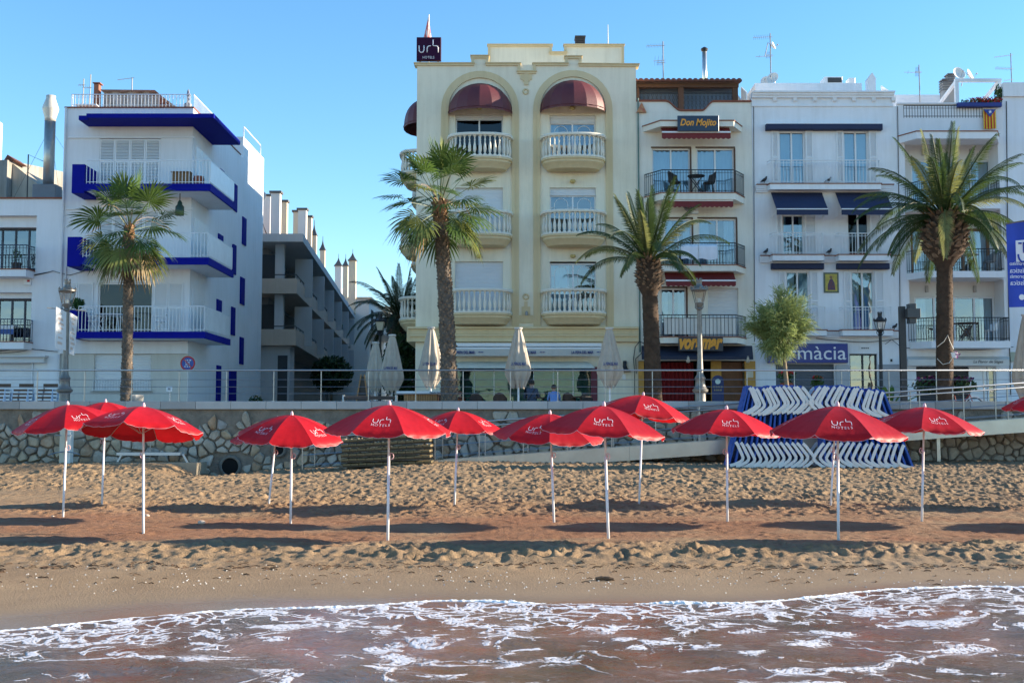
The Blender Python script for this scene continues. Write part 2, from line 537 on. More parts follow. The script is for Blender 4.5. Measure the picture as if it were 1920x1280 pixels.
def sand_material():
    m, nt, b = new_mat('sand')
    N, L = nt.nodes, nt.links
    tc = N.new('ShaderNodeTexCoord')
    a = N.new('ShaderNodeAttribute'); a.attribute_name = 'wet'
    g = N.new('ShaderNodeAttribute'); g.attribute_name = 'gloss'
    n1 = N.new('ShaderNodeTexNoise'); n1.inputs['Scale'].default_value = 1.1; n1.inputs['Detail'].default_value = 8; n1.inputs['Roughness'].default_value = 0.7
    L.new(tc.outputs['Object'], n1.inputs['Vector'])
    dry = N.new('ShaderNodeValToRGB')
    dry.color_ramp.elements[0].position = 0.3; dry.color_ramp.elements[0].color = (0.235, 0.150, 0.082, 1)
    dry.color_ramp.elements[1].position = 0.72; dry.color_ramp.elements[1].color = (0.36, 0.245, 0.142, 1)
    L.new(n1.outputs['Fac'], dry.inputs['Fac'])
    n2 = N.new('ShaderNodeTexNoise'); n2.inputs['Scale'].default_value = 220; n2.inputs['Detail'].default_value = 3
    L.new(tc.outputs['Object'], n2.inputs['Vector'])
    sp = N.new('ShaderNodeMapRange'); sp.inputs['From Min'].default_value = 0.3; sp.inputs['From Max'].default_value = 0.7; sp.inputs['To Min'].default_value = 0.72; sp.inputs['To Max'].default_value = 1.22
    L.new(n2.outputs['Fac'], sp.inputs['Value'])
    mu = N.new('ShaderNodeMix'); mu.data_type = 'RGBA'; mu.blend_type = 'MULTIPLY'; mu.inputs['Factor'].default_value = 1
    L.new(dry.outputs[0], mu.inputs['A']); L.new(sp.outputs[0], mu.inputs['B'])
    da = N.new('ShaderNodeAttribute'); da.attribute_name = 'damp'
    dm = N.new('ShaderNodeMix'); dm.data_type = 'RGBA'; dm.blend_type = 'MULTIPLY'; dm.inputs['B'].default_value = (0.88, 0.66, 0.60, 1)  # damp tone, reddened to imitate light coming through the red canopies
    L.new(da.outputs['Fac'], dm.inputs['Factor']); L.new(mu.outputs['Result'], dm.inputs['A'])
    wetc = N.new('ShaderNodeMix'); wetc.data_type = 'RGBA'
    wetc.inputs['B'].default_value = (0.235, 0.165, 0.105, 1)
    wm = N.new('ShaderNodeMath'); wm.operation = 'MULTIPLY'; wm.inputs[1].default_value = 0.85
    L.new(a.outputs['Fac'], wm.inputs[0])
    L.new(wm.outputs[0], wetc.inputs['Factor']); L.new(dm.outputs['Result'], wetc.inputs['A'])
    L.new(wetc.outputs['Result'], b.inputs['Base Color'])
    ro = N.new('ShaderNodeMapRange'); ro.inputs['To Min'].default_value = 0.95; ro.inputs['To Max'].default_value = 0.12
    L.new(g.outputs['Fac'], ro.inputs['Value']); L.new(ro.outputs[0], b.inputs['Roughness'])
    b.inputs['Specular IOR Level'].default_value = 0.4
    n3 = N.new('ShaderNodeTexNoise'); n3.inputs['Scale'].default_value = 34; n3.inputs['Detail'].default_value = 6; n3.inputs['Roughness'].default_value = 0.7
    L.new(tc.outputs['Object'], n3.inputs['Vector'])
    bs = N.new('ShaderNodeMapRange'); bs.inputs['To Min'].default_value = 0.85; bs.inputs['To Max'].default_value = 0.04
    L.new(a.outputs['Fac'], bs.inputs['Value'])
    bp = N.new('ShaderNodeBump'); bp.inputs['Distance'].default_value = 0.045
    L.new(bs.outputs[0], bp.inputs['Strength']); L.new(n3.outputs['Fac'], bp.inputs['Height'])
    L.new(bp.outputs[0], b.inputs['Normal'])
    return m
beach = grid_object('beach', GX, GY, SZ, sand_material(), {'wet': wet, 'gloss': gloss, 'damp': np.clip(ADAMP_REDLIGHT * (0.85 + 1.3 * _wo2), 0, 1)})
tag(beach, kind='structure')
def ground_z(x, y):
    i = int(np.clip(np.searchsorted(gx, x), 1, len(gx) - 1)); j = int(np.clip(np.searchsorted(gy, y), 1, len(gy) - 1))
    return float(min(SZ[j, i], SZ[j - 1, i - 1], SZ[j, i - 1], SZ[j - 1, i]))

# ---- sea
def sea_material():
    m, nt, b = new_mat('sea_water')
    N, L = nt.nodes, nt.links
    tc = N.new('ShaderNodeTexCoord')
    sh = N.new('ShaderNodeAttribute'); sh.attribute_name = 'shore'
    # warped coordinates
    wn1 = N.new('ShaderNodeTexNoise'); wn1.inputs['Scale'].default_value = 1.3; wn1.inputs['Detail'].default_value = 5
    L.new(tc.outputs['Object'], wn1.inputs['Vector'])
    sc = N.new('ShaderNodeVectorMath'); sc.operation = 'SCALE'; sc.inputs['Scale'].default_value = 0.95
    L.new(wn1.outputs['Color'], sc.inputs[0])
    ad = N.new('ShaderNodeVectorMath'); ad.operation = 'ADD'
    L.new(tc.outputs['Object'], ad.inputs[0]); L.new(sc.outputs[0], ad.inputs[1])
    mp = N.new('ShaderNodeMapping'); mp.inputs['Scale'].default_value = (1.0, 1.35, 0.0)
    mp.inputs['Rotation'].default_value = (0, 0, 0.35)
    L.new(ad.outputs[0], mp.inputs['Vector'])
    vo = N.new('ShaderNodeTexVoronoi'); vo.feature = 'DISTANCE_TO_EDGE'; vo.inputs['Scale'].default_value = 1.25
    L.new(mp.outputs[0], vo.inputs['Vector'])
    vo2 = N.new('ShaderNodeTexVoronoi'); vo2.feature = 'DISTANCE_TO_EDGE'; vo2.inputs['Scale'].default_value = 4.2
    L.new(mp.outputs[0], vo2.inputs['Vector'])
    big = N.new('ShaderNodeTexNoise'); big.inputs['Scale'].default_value = 0.75; big.inputs['Detail'].default_value = 5; big.inputs['Roughness'].default_value = 0.6
    mpb = N.new('ShaderNodeMapping'); mpb.inputs['Location'].default_value = (5.6, 0.4, 0)
    L.new(tc.outputs['Object'], mpb.inputs['Vector']); L.new(mpb.outputs[0], big.inputs['Vector'])
    th = N.new('ShaderNodeMapRange'); th.inputs['From Min'].default_value = 0.40; th.inputs['From Max'].default_value = 0.64; th.inputs['To Min'].default_value = -0.03; th.inputs['To Max'].default_value = 0.05
    th.clamp = True
    L.new(big.outputs['Fac'], th.inputs['Value'])
    def sub(a, bb):
        s = N.new('ShaderNodeMath'); s.operation = 'SUBTRACT'
        if hasattr(a, 'links') or not isinstance(a, float): L.new(a, s.inputs[0])
        else: s.inputs[0].default_value = a
        if isinstance(bb, float): s.inputs[1].default_value = bb
        else: L.new(bb, s.inputs[1])
        return s.outputs[0]
    def ramp(v, lo, hi):
        r = N.new('ShaderNodeMapRange'); r.inputs['From Min'].default_value = lo; r.inputs['From Max'].default_value = hi
        r.interpolation_type = 'SMOOTHSTEP'; L.new(v, r.inputs['Value']); return r.outputs[0]
    f1 = ramp(sub(th.outputs[0], vo.outputs['Distance']), -0.016, 0.034)
    th2 = N.new('ShaderNodeMapRange'); th2.inputs['From Min'].default_value = 0.63; th2.inputs['From Max'].default_value = 0.72; th2.inputs['To Min'].default_value = -0.02; th2.inputs['To Max'].default_value = 0.10
    sm = N.new('ShaderNodeTexNoise'); sm.inputs['Scale'].default_value = 2.1; sm.inputs['Detail'].default_value = 6
    L.new(mpb.outputs[0], sm.inputs['Vector'])
    am = N.new('ShaderNodeMath'); am.operation = 'MULTIPLY_ADD'; am.inputs[1].default_value = 0.30
    L.new(sh.outputs['Fac'], am.inputs[0]); L.new(sm.outputs['Fac'], am.inputs[2])
    L.new(am.outputs[0], th2.inputs['Value'])
    f2 = ramp(sub(th2.outputs[0], vo2.outputs['Distance']), -0.02, 0.03)
    fine = N.new('ShaderNodeTexNoise'); fine.inputs['Scale'].default_value = 26; fine.inputs['Detail'].default_value = 4
    L.new(tc.outputs['Object'], fine.inputs['Vector'])
    mpc = N.new('ShaderNodeMapping'); mpc.inputs['Scale'].default_value = (0.75, 1.25, 0.0); mpc.inputs['Rotation'].default_value = (0, 0, 0.25)
    L.new(ad.outputs[0], mpc.inputs['Vector'])
    bl = N.new('ShaderNodeTexNoise'); bl.inputs['Scale'].default_value = 2.1; bl.inputs['Detail'].default_value = 6; bl.inputs['Roughness'].default_value = 0.58; bl.inputs['Distortion'].default_value = 0.5
    L.new(mpc.outputs[0], bl.inputs['Vector'])
    f3 = ramp(bl.outputs['Fac'], 0.565, 0.605)
    brk = ramp(sm.outputs['Fac'], 0.42, 0.56)
    fb = N.new('ShaderNodeMath'); fb.operation = 'MULTIPLY'; L.new(f1, fb.inputs[0]); L.new(brk, fb.inputs[1])
    mx0 = N.new('ShaderNodeMath'); mx0.operation = 'MAXIMUM'
    L.new(fb.outputs[0], mx0.inputs[0]); L.new(f3, mx0.inputs[1])
    mxx = N.new('ShaderNodeMath'); mxx.operation = 'MAXIMUM'
    L.new(mx0.outputs[0], mxx.inputs[0]); L.new(f2, mxx.inputs[1])
    holes = ramp(fine.outputs['Fac'], 0.30, 0.50)
    foam = N.new('ShaderNodeMath'); foam.operation = 'MULTIPLY'
    L.new(mxx.outputs[0], foam.inputs[0]); L.new(holes, foam.inputs[1])
    # murky water, sand stirred up
    mur = N.new('ShaderNodeTexNoise'); mur.inputs['Scale'].default_value = 0.9; mur.inputs['Detail'].default_value = 6
    L.new(ad.outputs[0], mur.inputs['Vector'])
    cr = N.new('ShaderNodeValToRGB')
    cr.color_ramp.elements[0].position = 0.34; cr.color_ramp.elements[0].color = (0.10, 0.064, 0.028, 1)
    cr.color_ramp.elements[1].position = 0.68; cr.color_ramp.elements[1].color = (0.24, 0.130, 0.085, 1)
    L.new(mur.outputs['Fac'], cr.inputs['Fac'])
    cm = N.new('ShaderNodeMix'); cm.data_type = 'RGBA'
    cm.inputs['B'].default_value = (0.62, 0.61, 0.65, 1)
    L.new(foam.outputs[0], cm.inputs['Factor']); L.new(cr.outputs[0], cm.inputs['A'])
    L.new(cm.outputs['Result'], b.inputs['Base Color'])
    ro = N.new('ShaderNodeMapRange'); ro.inputs['To Min'].default_value = 0.05; ro.inputs['To Max'].default_value = 0.9
    L.new(foam.outputs[0], ro.inputs['Value']); L.new(ro.outputs[0], b.inputs['Roughness'])
    b.inputs['IOR'].default_value = 1.4
    # ripples
    mpr = N.new('ShaderNodeMapping'); mpr.inputs['Scale'].default_value = (0.4, 1.5, 1)
    L.new(ad.outputs[0], mpr.inputs['Vector'])
    rp = N.new('ShaderNodeTexNoise'); rp.inputs['Scale'].default_value = 6.5; rp.inputs['Detail'].default_value = 5; rp.inputs['Roughness'].default_value = 0.62
    L.new(mpr.outputs[0], rp.inputs['Vector'])
    hs = N.new('ShaderNodeMath'); hs.operation = 'MULTIPLY_ADD'; hs.inputs[1].default_value = 0.35
    L.new(foam.outputs[0], hs.inputs[0]); L.new(rp.outputs['Fac'], hs.inputs[2])
    fh = N.new('ShaderNodeMath'); fh.operation = 'MULTIPLY_ADD'; fh.inputs[1].default_value = 0.12
    fm = N.new('ShaderNodeMath'); fm.operation = 'MULTIPLY'
    L.new(foam.outputs[0], fm.inputs[0]); L.new(fine.outputs['Fac'], fm.inputs[1])
    L.new(fm.outputs[0], fh.inputs[0]); L.new(hs.outputs[0], fh.inputs[2])
    bp = N.new('ShaderNodeBump'); bp.inputs['Strength'].default_value = 0.8; bp.inputs['Distance'].default_value = 0.020
    L.new(fh.outputs[0], bp.inputs['Height']); L.new(bp.outputs[0], b.inputs['Normal'])
    return m
sx = np.concatenate([[-400, -150, -60, -25], np.arange(-14, 14, 0.07), [25, 60, 150, 400]])
stt = np.concatenate([np.arange(0, 1.0, 0.05), np.arange(1.0, 8.0, 0.07), [9, 11, 14, 20, 40, 100, 300, 900]])
SX, ST = np.meshgrid(sx, stt)
SE = water_edge(SX)
SY = SE - ST
s_edge = sand_base(SX, SE)
SEAZ = s_edge + 0.012 - 0.046 * np.minimum(ST, 5.0)
kk = np.clip(ST / 2.0, 0, 1) * np.clip((60 - ST) / 50, 0.0, 1)
SEAZ = SEAZ * np.clip(1 - (ST - 5) / 5, 0, 1) + (-0.22) * np.clip((ST - 5) / 5, 0, 1)
SEAZ += kk * (0.030 * fbm(SX * 0.5, SY * 1.3, 0.9, 3, 71) + 0.012 * fbm(SX * 0.6, SY * 1.5, 3.0, 3, 73)) * 2
SEAZ += 0.02 * np.exp(-((ST - 0.08) / 0.1) ** 2)
SEAZ = np.maximum(SEAZ, sand_base(SX, SY) + 0.008)
sea = grid_object('sea', SX, SY, SEAZ, sea_material(), {'shore': np.clip(1 - ST / 2.2, 0, 1)})
tag(sea, kind='structure')

# frothy lip of the wave
fx = np.arange(-13, 13, 0.016)
fe = water_edge(fx); fz = sand_base(fx, fe)
rr = 0.010 + 0.030 * np.clip(fbm(fx, fx * 0, 1.1, 3, 81) + 0.45, 0.1, 1.2) + 0.012 * np.abs(vnoise(fx, fx * 0, 28, 83))
rows = []
for k in range(9):
    an = PI * k / 8
    wob = 1 + 0.7 * vnoise(fx, fx * 0 + k * 3.3, 24, 85 + k)
    rows.append(np.stack([fx, fe + 0.008 - math.cos(an) * rr * 1.5 * wob * -1 - 0.02, fz + 0.004 + math.sin(an) * rr * 1.15 * wob], -1))
FG = np.stack(rows)
foam_m = M('sea_foam', (0.84, 0.85, 0.87), rough=0.8, var=0.06, scale=40, bump=1.0, bscale=120)
tag(grid_object('foam_edge', FG[..., 0], FG[..., 1], FG[..., 2], foam_m), 'white froth along the leading edge of the wave', 'foam', kind='stuff')

# shell fragments and weed left by the tide
mb = MB(); mw = MB()
for k in range(420):
    x = random.uniform(-7.5, 8.0); y = float(np.interp(random.random() ** 0.7, [0, 1], [14.35, 12.9])) + random.uniform(-0.25, 0.25)
    if y < water_edge(x) + 0.25: continue
    z = ground_z(x, y); s = random.uniform(0.006, 0.017)
    a = random.random() * 6.28
    p = [(x + s * math.cos(a + i * 1.57) * (1, 0.6)[i % 2], y + s * math.sin(a + i * 1.57) * (1, 0.6)[i % 2], z + 0.003) for i in range(4)]
    mb.poly(p)
    for i in range(4): mb.poly([p[i], p[(i + 1) % 4], (x, y, z + 0.012)])
tag(mb.build('shell_fragments', M('shell', (0.75, 0.72, 0.68), rough=0.5)), 'small white shell fragments scattered on the damp sand', 'shells', kind='stuff')
for k in range(520):
    x = random.uniform(-7.5, 8.0); y = 14.25 - 0.25 * vnoise(x, 0, 0.6, 3) + random.gauss(0, 0.10) if random.random() < 0.8 else random.uniform(13.2, 14.3)
    y = float(y)
    z = ground_z(x, y); a = random.gauss(0, 0.5); l = random.uniform(0.015, 0.06); w = random.uniform(0.003, 0.008)
    mw.tube([(x - l * math.cos(a), y - l * math.sin(a), z + 0.006), (x, y + w, z + 0.016), (x + l * math.cos(a), y + l * math.sin(a), z + 0.006)], w, 4)
tag(mw.build('tide_litter', M('weed', (0.10, 0.055, 0.03), rough=0.9)), 'dark strands of weed along the tide mark', 'seaweed', kind='stuff')
# driftwood and stones
w0 = P(1133, 1077, 13.45); t = thing('driftwood', 'short dark piece of driftwood on the damp sand near the waterline', 'driftwood', (w0.x, 13.45, ground_z(w0.x, 13.45)))
mb = MB(); mb.tube([(-0.10, 0, 0.025), (-0.03, 0.01, 0.032), (0.05, 0, 0.03), (0.11, -0.01, 0.022)], [0.018, 0.024, 0.022, 0.012], 7); mb.build('branch', M('driftwood', (0.12, 0.07, 0.04), rough=0.85, bump=1, bscale=30), t, local=True)
for (ax, ay, s, lb) in ((275, 965, 0.055, 'small pale stone beside the pole foot of the umbrella on the left'), (378, 976, 0.07, 'larger pale stone on the groomed sand between two umbrella shadows'), (99, 968, 0.03, 'small pale pebble beside the leftmost umbrella pole')):
    Y = 1.65 * F / (ay - 796)
    x = X(ax, Y, ay)
    mb = MB(); mb.lathe([(s * 0.5, 0), (s, s * 0.3), (s * 0.85, s * 0.75), (s * 0.3, s * 1.0)], n=9, squash=0.7)
    o = mb.build('pebble', M('pebble', (0.55, 0.45, 0.36), rough=0.8, bump=1, bscale=30), smooth=True)
    o.location = (x, Y, ground_z(x, Y) - 0.005); tag(o, lb, 'stone', 'stones on the sand')

# ---- street level behind the wall
pave_m, nt, b_ = new_mat('paving'); MATS['paving'] = pave_m
N, L = nt.nodes, nt.links
tc = N.new('ShaderNodeTexCoord'); br = N.new('ShaderNodeTexBrick')
br.inputs['Scale'].default_value = 1.0; br.inputs['Color1'].default_value = (0.32, 0.29, 0.26, 1); br.inputs['Color2'].default_value = (0.38, 0.34, 0.30, 1); br.inputs['Mortar'].default_value = (0.2, 0.19, 0.17, 1)
br.inputs['Brick Width'].default_value = 0.6; br.inputs['Row Height'].default_value = 0.4; br.inputs['Mortar Size'].default_value = 0.006
L.new(tc.outputs['Object'], br.inputs['Vector']); L.new(br.outputs['Color'], b_.inputs['Base Color']); b_.inputs['Roughness'].default_value = 0.8
mb = MB(); mb.box(-60, 60, 35.25, 44.9, ZP - 0.4, ZP)
tag(mb.build('promenade_pavement', pave_m), kind='structure')
mb = MB(); mb.poly([(-900, 44.9, ZP - 0.01), (900, 44.9, ZP - 0.01), (900, 2000, ZP - 0.01), (-900, 2000, ZP - 0.01)])
tag(mb.build('street_ground', M('street', (0.16, 0.15, 0.14), rough=0.9, var=0.2, scale=0.8)), kind='structure')

# ---- sea wall
wall = thing('sea_wall', 'rough stone sea wall with grey slab coping between beach and promenade', 'wall', (0, YW, 0))
mortar_m = M('mortar', (0.21, 0.18, 0.145), rough=0.95, var=0.3, scale=3.0, bump=2.5, bscale=22)
ZC0, ZC1 = Z(767, YW), Z(752, YW)
mb = MB()
PIPES = [(X(432, YW, 873), Z(874, YW), 0.25), (X(523, YW, 843), Z(843, YW), 0.145)]
# front face with a bumpy mortar surface
nx, nz = 260, 16
rows = []
for j in range(nz + 1):
    z = -0.1 + (ZC0 + 0.1) * j / nz
    rows.append([(-24 + 48 * i / nx, YW + 0.05 * float(fbm(-24 + 48 * i / nx, z, 2.0, 3, 91)) + 0.02, z) for i in range(nx + 1)])
mb.grid(rows)
mb.build('mortar_face', mortar_m, wall, smooth=True)
mb = MB(); mb.box(-60, -24, YW, 35.3, -0.2, ZC0); mb.box(24, 60, YW, 35.3, -0.2, ZC0); mb.box(-24, 24, YW + 0.12, 35.25, -0.2, ZC0)
mb.build('core', mortar_m, wall)

stone_mats = [M('stone_%d' % i, c, rough=0.88, var=0.22, scale=5, bump=2.0, bscale=14, col2=c2) for i, (c, c2) in enumerate([
    ((0.31, 0.26, 0.20), (0.50, 0.43, 0.34)), ((0.35, 0.27, 0.18), (0.54, 0.43, 0.30)), ((0.25, 0.22, 0.19), (0.43, 0.38, 0.33)),
    ((0.34, 0.19, 0.10), (0.50, 0.37, 0.25)), ((0.40, 0.36, 0.30), (0.60, 0.55, 0.47))])]
def clip_poly(poly, nx_, nz_, c):
    out = []
    for i in range(len(poly)):
        a, b = poly[i], poly[(i + 1) % len(poly)]
        da = a[0] * nx_ + a[1] * nz_ - c; db = b[0] * nx_ + b[1] * nz_ - c
        if da <= 0: out.append(a)
        if (da < 0 < db) or (db < 0 < da):
            t_ = da / (da - db); out.append((a[0] + (b[0] - a[0]) * t_, a[1] + (b[1] - a[1]) * t_))
    return out
seeds = []
row_h = 0.235
zrow = 0.36
r_ = 0
while zrow < 2.30:
    xx = -17.2 + random.uniform(0, 0.4)
    while xx < 17.2:
        seeds.append((xx + random.uniform(-0.07, 0.07), zrow + random.uniform(-0.11, 0.11)))
        xx += random.uniform(0.19, 0.46)
    zrow += row_h * random.uniform(0.92, 1.12); r_ += 1
seeds = [s for s in seeds if random.random() > 0.14]
cells = []
for i, s in enumerate(seeds):
    if any(math.hypot(s[0] - p[0], s[1] - p[1]) < p[2] + 0.22 for p in PIPES): continue
    if s[1] > 1.95 and random.random() < 0.72: continue
    if s[1] > 1.75 and random.random() < 0.35: continue
    poly = [(s[0] - 0.5, s[1] - 0.4), (s[0] + 0.5, s[1] - 0.4), (s[0] + 0.5, s[1] + 0.4), (s[0] - 0.5, s[1] + 0.4)]
    for j, q in enumerate(seeds):
        if j == i or abs(q[0] - s[0]) > 1.1 or abs(q[1] - s[1]) > 0.9: continue
        dx, dz = q[0] - s[0], q[1] - s[1]
        l = math.hypot(dx, dz)
        poly = clip_poly(poly, dx / l, dz / l, (s[0] * dx + s[1] * dz) / l + l / 2 - 0.019)
        if len(poly) < 3: break
    poly = [(x, min(max(z, -0.05), ZC0 - 0.06)) for x, z in poly]
    if len(poly) < 3: continue
    # drop very small cells, cut the corners
    ar = 0.5 * abs(sum(poly[k][0] * poly[(k + 1) % len(poly)][1] - poly[(k + 1) % len(poly)][0] * poly[k][1] for k in range(len(poly))))
    if ar < 0.012: continue
    cut = []
    for k in range(len(poly)):
        a, b = poly[k], poly[(k + 1) % len(poly)]
        if math.hypot(a[0] - b[0], a[1] - b[1]) < 0.04:
            cut.append(((a[0] + b[0]) / 2, (a[1] + b[1]) / 2)); continue
        f_ = random.uniform(0.09, 0.24)
        cut.append((a[0] + (b[0] - a[0]) * f_, a[1] + (b[1] - a[1]) * f_)); cut.append((a[0] + (b[0] - a[0]) * (1 - f_), a[1] + (b[1] - a[1]) * (1 - f_)))
    cells.append((s, cut, ar))
cells.sort(key=lambda c: -c[2] + (0 if -15.6 < c[0][0] < 7 and c[0][1] < 2.0 else 5))
def stone_mb(mb, s, cut):
    n = len(cut)
    pr = random.uniform(0.035, 0.12); tx, tz = random.uniform(-0.3, 0.3), random.uniform(-0.3, 0.3)
    cx = sum(p[0] for p in cut) / n; cz = sum(p[1] for p in cut) / n
    k = len(mb.v)
    for (sc, dep) in ((1.0, -0.05), (0.97, 0.35), (0.80, 0.85)):
        for x, z in cut:
            jx, jz = random.uniform(-0.008, 0.008), random.uniform(-0.008, 0.008)
            mb.v.append((cx + (x - cx) * sc + jx, YW - pr * dep + ((x - cx) * tx + (z - cz) * tz) * (dep > 0), cz + (z - cz) * sc + jz))
    mb.v.append((cx, YW - pr * random.uniform(0.8, 1.15), cz))
    for r in range(2):
        for i in range(n):
            j = (i + 1) % n
            mb.f.append((k + r * n + i, k + r * n + j, k + (r + 1) * n + j, k + (r + 1) * n + i))
    for i in range(n):
        mb.f.append((k + 2 * n + i, k + 2 * n + (i + 1) % n, k + 3 * n))
rest = MB()
for i, (s, cut, ar) in enumerate(cells):
    if i < 300:
        mb = MB(); stone_mb(mb, s, cut)
        o = mb.build('stone', random.choice(stone_mats), wall)
        smooth_by_angle(o.data, 35)
    else:
        stone_mb(rest, s, cut)
o = rest.build('stones_in_shade', stone_mats[0], wall); o['kind'] = 'stuff'
# coping slabs
cop = [M('coping_%d' % i, c, rough=0.75, var=0.08, scale=2, bump=0.4, bscale=60) for i, c in enumerate([(0.42, 0.40, 0.385), (0.36, 0.345, 0.33), (0.47, 0.45, 0.43)])]
xx = -18.0
while xx < 18.0:
    w = 1.06
    mb = MB(); mb.bbox(xx, xx + w - 0.008, YW - 0.09, 35.24, ZC0, ZC1, 0.012)
    mb.build('coping_stone', random.choice(cop), wall); xx += w
# drain pipes
for (x, z, r) in PIPES:
    mb = MB()
    n = 24; rings = [(r + 0.09, YW - 0.015), (r + 0.085, YW - 0.06), (r + 0.01, YW - 0.07), (r, YW - 0.06), (r * 0.98, YW + 0.5)]
    k = len(mb.v)
    for rr_, y in rings:
        for j in range(n): mb.v.append((x + rr_ * math.cos(2 * PI * j / n), y, z + rr_ * math.sin(2 * PI * j / n)))
    for i in range(len(rings) - 1):
        for j in range(n): mb.f.append((k + i * n + j, k + i * n + (j + 1) % n, k + (i + 1) * n + (j + 1) % n, k + (i + 1) * n + j))
    mb.build('drain_pipe', M('pipe_concrete', (0.17, 0.155, 0.13), rough=0.95, bump=2, bscale=30), wall, smooth=True)
    mb = MB(); mb.poly([(x + r * math.cos(2 * PI * j / n), YW + 0.03 if False else YW - 0.02, z + r * math.sin(2 * PI * j / n)) for j in range(n)])
    mb.build('pipe_mouth', M('pipe_inside', (0.006, 0.006, 0.006), rough=1.0), wall)

# ---- stainless promenade railing
steel = M('brushed_steel', (0.33, 0.34, 0.36), rough=0.3, metal=0.9, var=0.05, scale=8)
YR = YW + 0.12
rail = thing('promenade_railing', 'stainless steel railing with thin wires along the promenade edge', 'railing', (0, YR, ZC1))
zt = Z(694, YR)
mb = MB(); mb.tube([(-24, YR, zt), (24, YR, zt)], 0.027, 10); mb.build('top_rail', steel, rail, smooth=True)
for yy in (711.5, 725, 737.5):
    mb = MB(); mb.tube([(-24, YR - 0.02, Z(yy, YR)), (24, YR - 0.02, Z(yy, YR))], 0.009, 6); mb.build('wire', steel, rail)
pm = MB(); pm.box(-0.013, 0.013, -0.02, 0.012, 0, zt - ZC1 - 0.03); pm.box(-0.05, 0.05, -0.05, 0.05, 0, 0.012)
pm = pm.mesh('rail_post', steel)
xk = X(70, YR, 720)
while xk > -22: xk -= 1.434
while xk < 22:
    obj('post', pm, rail, (xk, 0, 0)); xk += 1.434

# ---- steel sided beach ramp
YA, YB = 33.25, 34.5
xa, za = X(560, YA, 880), Z(881, YA)
xb, zb = X(1920, YA, 785), Z(784, YA)
sl = (zb - za) / (xb - xa)
zr = lambda x: za + (x - xa) * sl
XE = 21.0
ramp = thing('beach_ramp', 'long steel sided access ramp rising from the sand along the sea wall', 'ramp', (xa, YA, 0))
ramp_m = M('ramp_steel', (0.42, 0.425, 0.42), rough=0.3, metal=0.85, var=0.10, scale=1.6, bump=0.25, bscale=6)
def side(y0, y1):
    mb = MB(); xs = [xa, xa + 3, xa + 6.2, xa + 9.5, xa + 13, xa + 17, XE]
    for i in range(len(xs) - 1):
        x0, x1 = xs[i] + 0.004, xs[i + 1]
        mb.prism([(x0, zr(x0) - 0.40), (x1, zr(x1) - 0.40), (x1, zr(x1)), (x0, zr(x0))], y0, y1)
    return mb
side(YA, YA + 0.05).build('side_plate', ramp_m, ramp)
side(YB - 0.05, YB).build('side_plate', ramp_m, ramp)
mb = MB(); mb.prism([(xa, zr(xa) - 0.14), (XE, zr(XE) - 0.14), (XE, zr(XE) - 0.06), (xa, zr(xa) - 0.06)], YA + 0.05, YB - 0.05)
mb.build('deck', M('ramp_deck', (0.12, 0.11, 0.10), rough=0.8, bump=1, bscale=40), ramp)
hr = 1.02
for y in (YA + 0.03, YB - 0.03):
    for dz, r in ((hr, 0.026), (hr - 0.13, 0.024)):
        mb = MB(); mb.tube([(xa + 0.05, y - (0.05 if dz < hr else 0), zr(xa) + dz), (XE, y - (0.05 if dz < hr else 0), zr(XE) + dz)], r, 8); mb.build('handrail', steel, ramp, smooth=True)
    for dz in (0.12, 0.42, 0.66):
        mb = MB(); mb.tube([(xa + 0.05, y, zr(xa) + dz), (XE, y, zr(XE) + dz)], 0.008, 5); mb.build('wire', steel, ramp)
    pm2 = MB(); pm2.box(-0.014, 0.014, -0.018, 0.018, -0.02, hr - 0.02); pm2 = pm2.mesh('ramp_post', steel)
    x = xa + 0.1 if y < 34 else xa + 0.25
    while x < XE:
        obj('post', pm2, ramp, (x - xa, y - YA, zr(x))); x += 1.27
for x in np.arange(xa + 6.5, XE, 3.0):
    mb = MB(); mb.box(x - 0.05, x + 0.05, YA + 0.3, YA + 0.4, 0.2, zr(x) - 0.14); mb.build('support', ramp_m, ramp)
# ================================================================== beach umbrellas
RED = M('umbrella_red', (0.52, 0.008, 0.014), rough=0.5, spec=0.3, var=0.10, scale=6, bump=0.5, bscale=9, trans=0.30)
RED_IN = RED
_nt = RED.node_tree; _cr = [n for n in _nt.nodes if n.type == 'VALTORGB'][0]
_oi = _nt.nodes.new('ShaderNodeObjectInfo'); _mr = _nt.nodes.new('ShaderNodeMapRange'); _mr.inputs['To Min'].default_value = 0.82; _mr.inputs['To Max'].default_value = 1.18
_mx = _nt.nodes.new('ShaderNodeMix'); _mx.data_type = 'RGBA'; _mx.blend_type = 'MULTIPLY'; _mx.inputs['Factor'].default_value = 1.0
_tos = [l.to_socket for l in _cr.outputs[0].links]
_nt.links.new(_oi.outputs['Random'], _mr.inputs['Value']); _nt.links.new(_cr.outputs[0], _mx.inputs['A']); _nt.links.new(_mr.outputs[0], _mx.inputs['B'])
for _s in _tos: _nt.links.new(_mx.outputs['Result'], _s)
WHITE_TRIM = M('white_trim', (0.66, 0.42, 0.46), rough=0.6, var=0.04)
PRINT = M('white_print', (0.82, 0.80, 0.82), rough=0.6, var=0.03)
POLE_W = M('pole_white', (0.80, 0.80, 0.82), rough=0.32, var=0.04, scale=12)
RIB_M = M('rib_steel', (0.55, 0.55, 0.55), rough=0.4, metal=0.6)
UR, UH, UPW = 0.95, 0.375, 1.6
def rib_pt(rho, k):
    a = k * PI / 4
    return Vector((rho * math.cos(a), rho * math.sin(a), -UH * (rho / UR) ** UPW))
